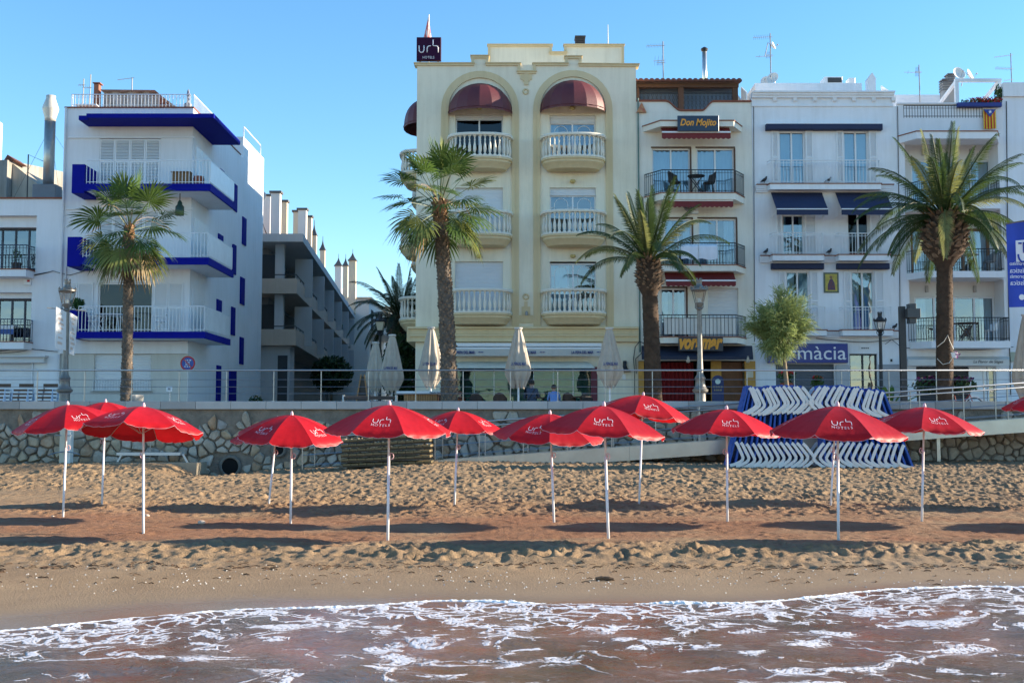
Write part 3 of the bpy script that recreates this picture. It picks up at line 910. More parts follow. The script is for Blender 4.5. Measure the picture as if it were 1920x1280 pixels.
def panel_pt(u, rho, lift=0.0):
    p = rib_pt(rho, 0).lerp(rib_pt(rho, 1), u)
    p.z -= 0.020 * 4 * u * (1 - u) * (rho / UR)
    e = max(0.0, (rho / UR - 0.72) / 0.28)
    p.z += 0.006 * e * math.sin(u * 31 + rho * 9) * math.sin(u * PI)
    if lift:
        n = Vector((math.cos(PI / 8), math.sin(PI / 8), 1.6)).normalized()
        p += n * lift
    return p
def umbrella_meshes():
    nu, nr = 12, 10
    mb = MB(); rows = []
    for j in range(nr + 1):
        rho = UR * (j / nr) ** 0.85
        rows.append([panel_pt(i / nu, max(rho, 0.004)) for i in range(nu + 1)])
    # hanging valance, drawn up at the ribs
    va = []; vb = []
    for i in range(nu + 1):
        u = i / nu
        d = 0.052 * (1 - abs(2 * u - 1) ** 5) + 0.003 * math.sin(u * 26)
        p = panel_pt(u, UR)
        out = Vector((p.x, p.y, 0)).normalized() * (0.012 + 0.012 * math.sin(u * 19))
        va.append(p + out * 0.6 - Vector((0, 0, d * 0.55))); vb.append(p + out - Vector((0, 0, d)))
    rows += [va, vb]
    mb.grid([list(reversed(r)) for r in rows])
    panel = mb.mesh('canopy_panel', RED, smooth=True)
    tr = MB()
    tr.tube([v + Vector((0, 0, -0.002)) for v in vb], 0.0026, 5)
    trim = tr.mesh('trim', WHITE_TRIM, smooth=True)
    # printed logo and word, following the cloth
    def mp(s, t):
        s, t = s * 0.9, t * 0.88
        r0 = 0.655 - t
        az = PI / 8 + s / r0
        return panel_pt(az / (PI / 4), r0 / math.cos(PI / 8) * math.cos(abs(az - PI / 8)) * 1.0, 0.004)
    lg = MB()
    def ribbon(pts, w=0.0078):
        P2 = [Vector(p) for p in pts]; lo = []; hi = []
        for i, p in enumerate(P2):
            t = (P2[min(i + 1, len(P2) - 1)] - P2[max(i - 1, 0)]).normalized(); n = Vector((-t.y, t.x))
            lo.append(mp(*(p - n * w * (0.7 if abs(t.x) > 0.8 else 0.55)))); hi.append(mp(*(p + n * w * (0.7 if abs(t.x) > 0.8 else 0.55))))
        lg.grid([lo, hi])
    def arc(cx, cy, rx, ry, a0, a1, n=7):
        return [(cx + rx * math.cos(R(a0 + (a1 - a0) * i / n)), cy + ry * math.sin(R(a0 + (a1 - a0) * i / n))) for i in range(n + 1)]
    ribbon([(-0.135, 0.09), (-0.135, 0.045)] + arc(-0.103, 0.04, 0.032, 0.045, 180, 270) + arc(-0.088, 0.04, 0.032, 0.045, 270, 360) + [(-0.056, 0.045), (-0.056, 0.09)])
    ribbon([(-0.022, -0.005), (-0.022, 0.04)] + arc(0.012, 0.045, 0.034, 0.045, 180, 90) + [(0.030, 0.09)])
    ribbon([(0.062, 0.165), (0.062, 0.105)] + arc(0.075, 0.10, 0.013, 0.012, 180, 270, 3) + [(0.10, 0.086)] + arc(0.105, 0.045, 0.032, 0.041, 90, 0) + [(0.137, -0.005)])
    src = text_mesh('HOTELS', 0.082, 0.0, 0.0, -0.0012, 1.3)
    bm = bmesh.new(); bm.from_mesh(src)
    bmesh.ops.triangulate(bm, faces=bm.faces)
    xs = [v.co.x for v in bm.verts]; cx = (max(xs) + min(xs)) / 2; sc = 0.285 / (max(xs) - min(xs))
    k = len(lg.v)
    for v in bm.verts:
        lg.v.append(tuple(mp((v.co.x - cx) * sc, -0.062 + v.co.y * 1.0)))
    bm.verts.index_update()
    for f in bm.faces: lg.f.append(tuple(k + v.index for v in f.verts))
    bm.free()
    logo = lg.mesh('logo', PRINT)
    rb = MB()
    pts = [rib_pt(UR * j / 8, 0) - Vector((0, 0, 0.010)) for j in range(9)]
    rb.tube(pts, 0.005, 5)
    rb.tube([Vector((0.02, 0, -0.42)), rib_pt(UR * 0.5, 0) - Vector((0, 0, 0.012))], 0.005, 5)
    rib = rb.mesh('rib', RIB_M)
    cp = MB(); cp.lathe([(0.026, -0.015), (0.03, 0.0), (0.027, 0.03), (0.018, 0.05), (0.012, 0.062), (0.004, 0.066)], n=10)
    cap = cp.mesh('cap', WHITE_TRIM, smooth=True)
    return panel, trim, logo, rib, cap
UPANEL, UTRIM, ULOGO, URIB, UCAP = umbrella_meshes()
KNOB = MB(); KNOB.tube([(0.04 + 0.032 * math.cos(a), 0, 0.045 * math.sin(a)) for a in np.linspace(0, 2 * PI, 13)], 0.007, 5); KNOB.box(0.012, 0.03, -0.012, 0.012, -0.02, 0.02)
KNOB = KNOB.mesh('tilt_knob', WHITE_TRIM)
def depth_at(px, py):
    Y = 20.0
    for _ in range(30):
        z = float(sand_base(X(px, Y, py), Y))
        Y = 0.5 * Y + 0.5 * (CZ - z) * F / (py - 796.0)
        Y = min(max(Y, 9), 33)
    return Y
def umbrella(label, foot, hub, tilt=(0, 0), spin=0.0, scale=1.0, joint=0.62, dy=0.0):
    """foot, hub: where the pole enters the sand and the tip of the canopy; tilt: degrees about x and y"""
    Y = depth_at(*foot)
    tilt = (tilt[0] + random.uniform(-1.5, 1.5), tilt[1] + random.uniform(-1.5, 1.5)); spin += random.uniform(-3, 3)
    x = X(foot[0], Y, foot[1]); gz = ground_z(x, Y)
    spin -= math.degrees(math.atan2(x, Y))
    h = P(hub[0], hub[1], Y + dy)
    t = thing('beach_umbrella', label, 'umbrella', (x, Y, gz), 'red beach umbrellas in three rows')
    H = h - Vector((x, Y, gz)) - Vector((0, 0, 0.06))
    J = H * joint
    mb = MB(); mb.tube([Vector((0, 0, -0.08)) - H.normalized() * 0.15, J], 0.0205, 10); mb.build('lower_pole', POLE_W, t, smooth=True, local=True)
    mb = MB(); mb.tube([J - H.normalized() * 0.05, H], 0.0165, 10); mb.build('upper_pole', POLE_W, t, smooth=True, local=True)
    obj('tilt_knob', KNOB, t, J, (0, 0, random.uniform(-0.6, 0.6) + (PI if random.random() < 0.4 else 0)))
    tm = Matrix.Rotation(R(tilt[0]), 3, 'X') @ Matrix.Rotation(R(tilt[1]), 3, 'Y')
    # panel 0 (with print) faces the camera at spin 0
    for k in range(8):
        a = -PI / 2 - PI / 8 + R(spin) + k * PI / 4
        rot = (tm @ Matrix.Rotation(a, 3, 'Z')).to_euler()
        p = obj('canopy_panel', UPANEL, t, H, rot, (scale, scale, scale))
        obj('trim', UTRIM, p)
        if k % 2 == 0: obj('logo', ULOGO, p)
        obj('rib', URIB, t, H, rot, (scale, scale, scale))
    obj('cap', UCAP, t, H, tm.to_euler())
    return t
U = 'red umbrella '
umbrella(U + 'at far left, its print turned to the right, leaning pole', (118, 968), (127, 752), (3, -4), 15)
umbrella(U + 'mostly hidden behind the two leftmost ones', (191, 946), (198, 748), (2, 0), 10, dy=0.1)
umbrella(U + 'tilted back so its underside shows, third from the left', (269, 999), (269, 755), (-8, 2), -37, scale=0.98)
umbrella(U + 'with leaning pole, canopy hidden behind a nearer umbrella left of centre', (503, 947), (521, 780), (4, -3), 20)
umbrella(U + 'drooping towards the sea, left of the large central one', (545, 979), (547, 771), (6, 3), -44)
umbrella(U + 'in the front row before the stacked brown walkway boards', (727, 1010), (730, 751), (2, 1), -7)
umbrella(U + 'in the back row, partly covered at its left by a nearer canopy', (852, 947), (859, 764), (2, 2), -34)
umbrella(U + 'half hidden on its right by a front umbrella, centre of beach', (1039, 977), (1031, 769), (5, 2), -22)
umbrella(U + 'in the front row before the middle of the ramp', (1141, 1008), (1132, 753), (1, 3), 1)
umbrella(U + 'standing highest, behind the front umbrella at the ramp', (1198, 943), (1206, 735), (0, 8), 14, scale=1.06)
umbrella(U + 'at the left end of the stacked sun loungers', (1364, 976), (1362, 760), (2, 2), 4)
umbrella(U + 'in front of the middle of the lounger stack', (1572, 1011), (1570, 753), (1, 2), 6, scale=1.03)
umbrella(U + 'of which only the pole shows, behind the one before the loungers', (1557, 946), (1567, 772), (1, 0), 10)
umbrella(U + 'at the right end of the stacked sun loungers', (1728, 976), (1733, 756), (1, 4), 22)
umbrella(U + 'cut off by the right edge of the picture', (1968, 940), (1970, 726), (1, 1), 15)
for fx_, fy_, lb in ((2092, 976, 'middle row'), (2085, 1012, 'front row'), (2310, 946, 'back row'), (2440, 977, 'middle row and farthest away')):
    umbrella(U + 'outside the right edge of the picture, ' + lb, (fx_, fy_), (fx_ + 3, fy_ - 218 if fy_ < 1000 else 753), (1, 1), 10)

# ================================================================== stacked sun loungers standing on end
BLUE_M = M('lounger_blue', (0.012, 0.075, 0.36), rough=0.55, var=0.10, scale=4)
LW = M('lounger_white', (0.74, 0.73, 0.70), rough=0.42, var=0.06, scale=5)
def lounger_meshes():
    Ln, Wd = 2.18, 0.62
    bed = MB()
    rows = []
    n = 26
    for i in range(n + 1):
        z = Ln * i / n
        b = 0.012 * (i % 2)
        rows.append([(-0.028 - b, 0.02, z), (-0.028 - b, Wd - 0.02, z)])
    bed.grid(rows)
    rows = [[(0.02, Wd - 0.02, Ln * i / n), (0.02, 0.02, Ln * i / n)] for i in range(n + 1)]
    bed.grid(rows)
    bed.box(-0.03, 0.022, 0.0, 0.03, 0, Ln); bed.box(-0.03, 0.022, Wd - 0.03, Wd, 0, Ln)
    bed.box(-0.03, 0.022, 0.031, Wd - 0.031, Ln - 0.03, Ln + 0.005)
    bed.box(-0.03, 0.022, 0.031, Wd - 0.031, -0.002, 0.03)
    def leg(z0, zm, z1, out):
        pts = [Vector((0.02, z1)), Vector((0.09, z1 - 0.06)), Vector((out - 0.05, zm + 0.10)), Vector((out, zm + 0.03)), Vector((out, zm - 0.03)), Vector((out - 0.05, zm - 0.10)), Vector((0.12, z0 + 0.05)), Vector((0.02, z0))]
        w = 0.040
        lo, hi = [], []
        for i, p in enumerate(pts):
            t = (pts[min(i + 1, len(pts) - 1)] - pts[max(i - 1, 0)]).normalized(); nn = Vector((-t.y, t.x))
            lo.append(p - nn * w); hi.append(p + nn * w)
        mb = MB()
        outline = [(a.x, a.y) for a in lo] + [(a.x, a.y) for a in reversed(hi)]
        k = len(lo)
        for (y0, y1) in ((-0.045, 0.0), (Wd, Wd + 0.045)):
            mb.grid([[(a.x, y0, a.y) for a in lo], [(a.x, y0, a.y) for a in hi]])
            mb.grid([[(a.x, y1, a.y) for a in hi], [(a.x, y1, a.y) for a in lo]])
            mb.grid([[(a.x, y1, a.y) for a in lo], [(a.x, y0, a.y) for a in lo]])
            mb.grid([[(a.x, y0, a.y) for a in hi], [(a.x, y1, a.y) for a in hi]])
        mb.tube([(out, 0, zm), (out, Wd, zm)], 0.018, 6)
        return mb.mesh('leg_frame', LW)
    return bed.mesh('bed', BLUE_M), leg(0.02, 0.28, 0.66, 0.32), leg(1.44, 1.74, 2.14, 0.32)
LBED, LLEG1, LLEG2 = lounger_meshes()
YL = 31.9
def lounger(xbot, xtop, side, label, k):
    zb_ = 0.74
    t = thing('sun_lounger', label, 'sun lounger', (X(xbot, YL, 868), YL + random.uniform(-0.03, 0.03), ground_z(X(xbot, YL, 868), YL + 0.3) + 0.0), 'sun loungers stacked upright on the sand')
    lean = math.atan2((xtop - xbot) / 67.6, 2.2) + random.uniform(-0.018, 0.018)
    t.rotation_euler = (0, lean, 0)
    t.scale = (side, 1, 1.045)
    for nm, me in (('bed', LBED), ('leg_frame', LLEG1), ('leg_frame', LLEG2)):
        obj(nm, me, t)
    return t
ordn = ['first', 'second', 'third', 'fourth', 'fifth', 'sixth', 'seventh', 'eighth', 'ninth', 'tenth', 'eleventh', 'twelfth', 'thirteenth', 'fourteenth', 'fifteenth']
nL = 13
for i in range(nL):
    f = i / (nL - 1)
    lounger(1366 + 138 * f, 1404 + 100 * f, 1, 'white and blue sun lounger on end, %s from the left end of the stack' % ordn[i], i)
nR = 14
for i in range(nR):
    f = i / (nR - 1)
    lounger(1712 - 164 * f, 1660 - 118 * f, -1, 'white and blue sun lounger on end, %s from the right end of the stack' % ordn[i], i)

# ================================================================== stacked walkway boards
BRD = M('walkway_board', (0.17, 0.125, 0.06), rough=0.75, var=0.3, scale=5, bump=0.8, bscale=30)
BRD2 = M('walkway_bearer', (0.07, 0.05, 0.03), rough=0.9)
YS = 32.3
x0s, x1s = X(640, YS, 850), X(808, YS, 850)
zg = ground_z((x0s + x1s) / 2, YS) - 0.03
nb = 11
w_ = (x1s - x0s) / nb
pos_w = ['lowest', 'second from the bottom', 'third from the bottom', 'third from the top', 'second from the top', 'topmost']
slat = MB(); slat.bbox(0, w_ - 0.012, -0.5, 0.5, 0.045, 0.105, 0.008); slat = slat.mesh('board', BRD)
for k in range(6):
    t = thing('walkway_panel', 'brown slatted beach walkway panel, %s of its stack' % pos_w[k], 'walkway', (x0s + random.uniform(-0.03, 0.03), YS + 0.5 + random.uniform(-0.02, 0.02), zg + k * 0.133), 'stacked walkway panels')
    t.rotation_euler = (0, -R(2.0 + 0.4 * k), R(random.uniform(-0.7, 0.7)))
    for j in range(nb): obj('board', slat, t, (j * w_, 0, random.uniform(0, 0.006)))
    for y in (-0.46, 0, 0.46):
        mb = MB(); mb.box(0, x1s - x0s, y - 0.03, y + 0.03, 0, 0.044); mb.build('bearer', BRD2, t, local=True)
    if k > 2:
        mb = MB()
        for q in range(26):
            a = random.uniform(0, 2.4); s = random.uniform(0.015, 0.04)
            mb.lathe([(s, 0.10), (s * 0.8, 0.105 + s * 0.5), (s * 0.2, 0.105 + s * 0.8)], (a, random.uniform(-0.5, -0.35), 0), 6)
        o = mb.build('sand_heap', MATS.get('dry_sand') or M('dry_sand', (0.50, 0.36, 0.22), rough=0.95), t, local=True); o['kind'] = 'stuff'

# ================================================================== shower column, foot wash frame
YQ = 34.1
t = thing('beach_shower', 'pale square shower column with steel arms at the sea wall', 'shower', (X(121, YQ, 880), YQ, ground_z(X(121, YQ, 880), YQ)))
xs0, xs1 = X(111, YQ, 840), X(131, YQ, 840)
mb = MB(); mb.bbox(xs0, xs0 + (xs1 - xs0) * 0.55, YQ, YQ + 0.28, 0.4, Z(790, YQ), 0.015); mb.build('column', M('shower_cream', (0.62, 0.58, 0.46), rough=0.7, var=0.08), t)
mb = MB(); mb.bbox(xs0 + (xs1 - xs0) * 0.58, xs1 + 0.02, YQ - 0.04, YQ + 0.22, 0.4, Z(788, YQ), 0.015); mb.build('column', M('shower_pale', (0.74, 0.73, 0.68), rough=0.6, var=0.06), t)
for s, px1, py1 in ((-1, 90, 853), (1, 150, 852)):
    a = P(121, 846, YQ - 0.08); b = P(px1, py1, YQ - 0.35)
    mb = MB(); mb.tube([a, a.lerp(b, 0.5) + Vector((0, 0, 0.02)), b], 0.016, 6); mb.build('arm', steel, t)
    mb = MB(); a2 = P(121 + s * 6, 816, YQ - 0.06); mb.tube([a2, a2 + Vector((s * 0.16, -0.12, 0.0))], 0.014, 6); mb.build('spout', steel, t)
YQ2 = 34.3
t = thing('foot_wash_frame', 'low trapezoid metal foot wash frame standing on a sandy slab', 'foot wash', (X(285, YQ2, 880), YQ2, ground_z(X(285, YQ2, 880), YQ2)))
al = M('galvanised', (0.55, 0.56, 0.56), rough=0.45, metal=0.5, var=0.06)
for dy in (0, -0.35):
    for (p, q) in (((210, 884), (229, 851)), ((343, 851), (361, 884))):
        a, b = P(*p, YQ2 + dy), P(*q, YQ2 + dy)
        mb = MB(); mb.tube([a, b], 0.035, 4); mb.build('leg', al, t)
a, b = P(227, 850, YQ2), P(345, 850, YQ2)
mb = MB(); mb.box(a.x, b.x, YQ2 - 0.40, YQ2 + 0.04, a.z - 0.04, a.z + 0.04); mb.build('trough', al, t)
mb = MB(); c = P(281, 880, YQ2 + 0.2); mb.tube([(c.x, YQ2 + 0.2, 0.5), (c.x, YQ2 + 0.2, Z(822, YQ2))], 0.014, 6); mb.build('water_pipe', steel, t)
mb = MB(); mb.box(X(200, 33.7, 884), X(372, 33.7, 884), 33.5, 34.6, 0.45, ground_z(X(285, 34, 884), 34.0) + 0.02); mb.build('slab', M('slab_concrete', (0.34, 0.28, 0.2), rough=0.9, var=0.2, bump=1), t)
# ================================================================== helpers for buildings
YF = 45.0                       # line of the house fronts
WHITE_P = plaster('plaster_white', (0.80, 0.80, 0.80))
FRAME_W = M('frame_white', (0.78, 0.78, 0.78), rough=0.4, var=0.03)
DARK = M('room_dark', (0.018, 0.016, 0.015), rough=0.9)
GLASS = glass('window_glass', (0.50, 0.70, 0.80), 0.26)
CURT = M('curtain', (0.62, 0.64, 0.64), rough=0.9, var=0.05, stretch=(6, 1, 0.1), trans=0.2)
SHUT = M('roller_shutter', (0.70, 0.71, 0.72), rough=0.45, var=0.03)
def curtain_mesh(x0, x1, z0, z1, y, amp=0.03):
    mb = MB(); n = max(8, int((x1 - x0) / 0.035)); lo, hi = [], []
    ph = random.random() * 6
    for i in range(n + 1):
        x = x0 + (x1 - x0) * i / n
        d = amp * math.sin(i * 1.05 + ph) * (0.6 + 0.4 * math.sin(i * 0.37 + ph))
        lo.append((x, y + d, z0)); hi.append((x, y + d * 0.5, z1))
    return mb.grid([lo, hi])
def window(root, x0, x1, z0, z1, y, n=2, rec=0.16, curtain=None, glassm=None, frame=None, ft=0.06, room=True, bars=None, name='window'):
    """frame part with pane sub-parts; y = wall face"""
    fm = frame or FRAME_W; yf = y + rec
    mb = MB(); e = 0.002
    mb.box(x0 + e, x1 - e, yf - 0.05, yf + 0.02, z1 - ft, z1 - e); mb.box(x0 + e, x1 - e, yf - 0.05, yf + 0.02, z0 + e, z0 + ft)
    w = (x1 - x0) / n
    for i in range(n + 1):
        t = ft if 0 < i < n else ft * 0.9
        xx = min(max(x0 + i * w, x0 + e + t / 2), x1 - e - t / 2)
        mb.box(xx - t / 2, xx + t / 2, yf - 0.048 - 0.002 * (i % 2), yf + 0.018, z0 + ft + e, z1 - ft - e)
    fr = mb.build(name, fm, root)
    for i in range(n):
        a, b = x0 + i * w + ft * 0.5, x0 + (i + 1) * w - ft * 0.5
        mb = MB(); mb.poly([(a, yf, z0 + ft), (b, yf, z0 + ft), (b, yf, z1 - ft), (a, yf, z1 - ft)]); mb.build('pane', glassm or GLASS, fr)
        if bars == 'arch':
            g = MB(); m_ = (b - a); cx = (a + b) / 2; rw = m_ * 0.31; zt_ = z1 - ft - 0.06 - rw; yy = yf - 0.02
            pts = [(cx - rw, yy, z0 + ft)] + [(cx + rw * math.cos(q), yy, zt_ + rw * math.sin(q)) for q in np.linspace(PI, 0, 10)] + [(cx + rw, yy, z0 + ft)]
            g.tube(pts, 0.013, 4); g.tube([(a, yy, zt_ - 0.1), (cx - rw, yy, zt_ - 0.1)], 0.010, 4); g.tube([(cx + rw, yy, zt_ - 0.1), (b, yy, zt_ - 0.1)], 0.010, 4)
            g.build('glazing_bar', FRAME_W, fr)
    if curtain:
        for (a, b) in curtain:
            ca, cb = x0 + (x1 - x0) * a, x0 + (x1 - x0) * b
            curtain_mesh(ca, cb, z0 + 0.03, z1 - 0.05, yf + 0.10).build('curtain', CURT, fr)
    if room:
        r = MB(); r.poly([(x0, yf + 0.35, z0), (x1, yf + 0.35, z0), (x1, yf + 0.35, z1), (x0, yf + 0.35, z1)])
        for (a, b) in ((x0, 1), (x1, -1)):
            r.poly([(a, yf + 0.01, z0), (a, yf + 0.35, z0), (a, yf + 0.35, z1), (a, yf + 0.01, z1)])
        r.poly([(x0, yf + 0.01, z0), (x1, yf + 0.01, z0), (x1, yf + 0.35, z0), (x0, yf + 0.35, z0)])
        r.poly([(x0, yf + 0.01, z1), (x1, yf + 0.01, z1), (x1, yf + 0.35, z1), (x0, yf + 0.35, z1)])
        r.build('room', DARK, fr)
    return fr
def roller(root, x0, x1, z0, z1, y, mat=None, pitch=0.055, name='roller_shutter'):
    mb = MB(); n = max(2, int((z1 - z0) / pitch)); rows = []
    for i in range(n):
        za = z0 + (z1 - z0) * i / n; zb_ = z0 + (z1 - z0) * (i + 1) / n; h = zb_ - za
        for f, d in ((0.0, 0.012), (0.18, 0.0), (0.8, 0.0), (0.98, 0.012)):
            rows.append([(x0, y + d, za + h * f), (x1, y + d, za + h * f)])
    mb.grid(rows)
    return mb.build(name, mat or SHUT, root)
def louvre(root, x0, x1, z0, z1, y, mat=None, name='shutter'):
    """louvred shutter leaf: frame with tilted slats"""
    mb = MB(); m_ = mat or FRAME_W; t = 0.05
    mb.box(x0, x0 + t, y - 0.035, y, z0, z1); mb.box(x1 - t, x1, y - 0.035, y, z0, z1)
    mb.box(x0 + t, x1 - t, y - 0.033, y - 0.002, z0, z0 + t); mb.box(x0 + t, x1 - t, y - 0.033, y - 0.002, z1 - t, z1)
    mb.box(x0 + t, x1 - t, y - 0.033, y - 0.002, (z0 + z1) / 2 - 0.03, (z0 + z1) / 2 + 0.03)
    o = mb.build(name, m_, root)
    sl = MB(); n = int((z1 - z0 - 2 * t) / 0.06)
    for i in range(n):
        z = z0 + t + (z1 - z0 - 2 * t) * (i + 0.5) / n
        sl.poly([(x0 + t, y - 0.03, z - 0.028), (x1 - t, y - 0.03, z - 0.028), (x1 - t, y - 0.004, z + 0.024), (x0 + t, y - 0.004, z + 0.024)])
    sl.build('slats', m_, o)['kind'] = 'stuff'
    return o
def polyline_pts(pl, step):
    out = []
    for i in range(len(pl) - 1):
        a, b = Vector(pl[i]), Vector(pl[i + 1]); L_ = (b - a).length; n = max(1, round(L_ / step))
        for k in range(n): out.append(a.lerp(b, k / n))
    out.append(Vector(pl[-1])); return out
_barcache = {}
def rail_balcony(root, x0, x1, zt_, zf, zb_, y, dep, chl, chr_, slab_m, bar_m, trim_m=None, step=0.125, bar=0.010, slab=True, trim=True):
    """slab with chamfered plan, hand rails and bars; x0,x1 measured on the front edge"""
    yf = y - dep
    pl = [(x0 - chl, y), (x0, yf), (x1, yf), (x1 + chr_, y)]
    if slab:
        mb = MB(); mb.prismz(pl, zb_, zf); b = mb.build('balcony', slab_m, root)
        if trim and trim_m:
            mb = MB(); e = 0.03
            mb.prismz([(x0 - chl - e, y), (x0 - e, yf - e), (x1 + e, yf - e), (x1 + chr_ + e, y)], zf + 0.002, zf + 0.035); mb.build('edge_tiles', trim_m, b)
    else:
        b = part_empty('balcony', root)
    i_ = 0.05
    rp = [Vector((x0 - chl + (i_ if chl == 0 else 0.02), y - 0.01)), Vector((x0 + i_ * 0.6, yf + i_)), Vector((x1 - i_ * 0.6, yf + i_)), Vector((x1 + chr_ - (i_ if chr_ == 0 else 0.02), y - 0.01))]
    base = zf + 0.036
    for z, r in ((zt_, 0.020), (zt_ - 0.11, 0.009), (base + 0.07, 0.012)):
        mb = MB(); mb.tube([(p.x, p.y, z) for p in rp], r, 5); mb.build('rail', bar_m, b)
    h = round(zt_ - base, 3); key = (h, bar, bar_m.name)
    if key not in _barcache:
        mb = MB(); mb.box(-bar, bar, -bar, bar, 0, h); _barcache[key] = mb.mesh('bar', bar_m)
    rl = root_of(root).location
    for p in polyline_pts([(q.x, q.y, base) for q in rp], step):
        obj('bar', _barcache[key], b, Vector((p.x, p.y, base)) - Vector(rl))
    return b

# ================================================================== cream hotel
CREAM = plaster('plaster_cream', (0.87, 0.79, 0.615), amt=0.4)
YEL = plaster('plaster_yellow', (0.72, 0.58, 0.35), amt=0.3)
BALU = plaster('baluster_cream', (0.80, 0.75, 0.64), amt=0.15)
x0, x1 = X(780, YF), X(1195, YF)
ZTOP = Z(122, YF)
hotel = thing('hotel', 'tall cream hotel with yellow arches, round balconies and maroon dome awnings', 'building', ((x0 + x1) / 2, YF, ZP))
cols = [(X(900, YF), X(853, YF), X(943, YF)), (X(1075, YF), X(1031, YF), X(1118, YF))]
bay = [(X(840, YF), X(960, YF)), (X(1013, YF), X(1137, YF))]
arch_out = [(X(826, YF), X(973, YF)), (X(1000, YF), X(1150, YF))]
ops = []
winz = [(Z(300, YF), Z(216, YF)), (Z(440, YF), Z(352, YF)), (Z(592, YF), Z(490, YF))]
for ci, (cx, a, b) in enumerate(cols):
    for k, (z0_, z1_) in enumerate(winz):
        ops.append((a, b, z0_ - 0.2, z1_))
gz0, gz1 = ZP, Z(690, YF)
gx0, gx1 = X(852, YF, 720), X(1112, YF, 720)
ops.append((gx0, gx1, gz0, gz1))
mb = MB(); mb.facade(x0, x1, ZP - 0.1, ZTOP, YF, ops, 0.2)
mb.shell(x0, x1, YF, YF + 14, ZP - 0.1, ZTOP)
mb.build('wall', CREAM, hotel)
# projecting wall skin around the two tall arches
def arch_pts(xa, xb, zs, n=18):
    c = (xa + xb) / 2; r = (xb - xa) / 2
    return [(c + r * math.cos(q), zs + r * math.sin(q)) for q in np.linspace(PI, 0, n)]
zs_ = Z(205, YF)
zbase = Z(612, YF)
for i in range(2):
    o0, o1 = arch_out[i]; b0, b1 = bay[i]
    po = [(o0, zbase)] + arch_pts(o0, o1, zs_) + [(o1, zbase)]
    pi_ = [(b0, zbase)] + arch_pts(b0, b1, zs_) + [(b1, zbase)]
    mb = MB()
    for y_, d in ((YF - 0.055, 0),):
        for k in range(len(po) - 1):
            a, b, c, d_ = po[k], po[k + 1], pi_[k + 1], pi_[k]
            mid1 = lambda u, v: (u[0] * 0.45 + v[0] * 0.55, u[1] * 0.45 + v[1] * 0.55)
            m0, m1 = mid1(a, d_), mid1(b, c)
            mb.poly([(a[0], YF - 0.04, a[1]), (b[0], YF - 0.04, b[1]), (m1[0], YF - 0.04, m1[1]), (m0[0], YF - 0.04, m0[1])])
            mb.poly([(m0[0], YF - 0.07, m0[1]), (m1[0], YF - 0.07, m1[1]), (c[0], YF - 0.07, c[1]), (d_[0], YF - 0.07, d_[1])])
            mb.poly([(m0[0], YF - 0.04, m0[1]), (m1[0], YF - 0.04, m1[1]), (m1[0], YF - 0.07, m1[1]), (m0[0], YF - 0.07, m0[1])])
            mb.poly([(a[0], YF, a[1]), (b[0], YF, b[1]), (b[0], YF - 0.04, b[1]), (a[0], YF - 0.04, a[1])])
            mb.poly([(d_[0], YF - 0.07, d_[1]), (c[0], YF - 0.07, c[1]), (c[0], YF - 0.001, c[1]), (d_[0], YF - 0.001, d_[1])])
    mb.build('arch_band', YEL, hotel)
# centre panel and ornament between the columns
mb = MB(); mb.box(arch_out[0][1] + 0.005, arch_out[1][0] - 0.005, YF - 0.04, YF, Z(605, YF), Z(591, YF)); mb.box(X(978, YF), X(994, YF), YF - 0.03, YF, Z(590.5, YF), Z(575, YF)); mb.box(X(983, YF), X(989, YF), YF - 0.035, YF, Z(574.5, YF), Z(565, YF)); mb.build('plaque', YEL, hotel)
def ring(x, z, r, m_, nm='ring_ornament'):
    mb = MB(); mb.tube([(x + r * math.cos(q), YF - 0.02, z + r * math.sin(q)) for q in np.linspace(0, 2 * PI, 17)], 0.035, 6); mb.build(nm, m_, hotel, smooth=True)
ring(X(986, YF), Z(556, YF), 0.10, YEL); ring(X(986, YF), Z(172, YF), 0.10, YEL)
mb = MB(); xo = X(987, YF)
for (hw, za, zc, d) in ((11, 134, 150, 0.03), (6.5, 150, 153, 0.03), (4, 134, 160, 0.05)):
    mb.box(X(987 - hw, YF), X(987 + hw, YF), YF - d, YF, Z(zc, YF), Z(za, YF))
mb.build('keystone', YEL, hotel)
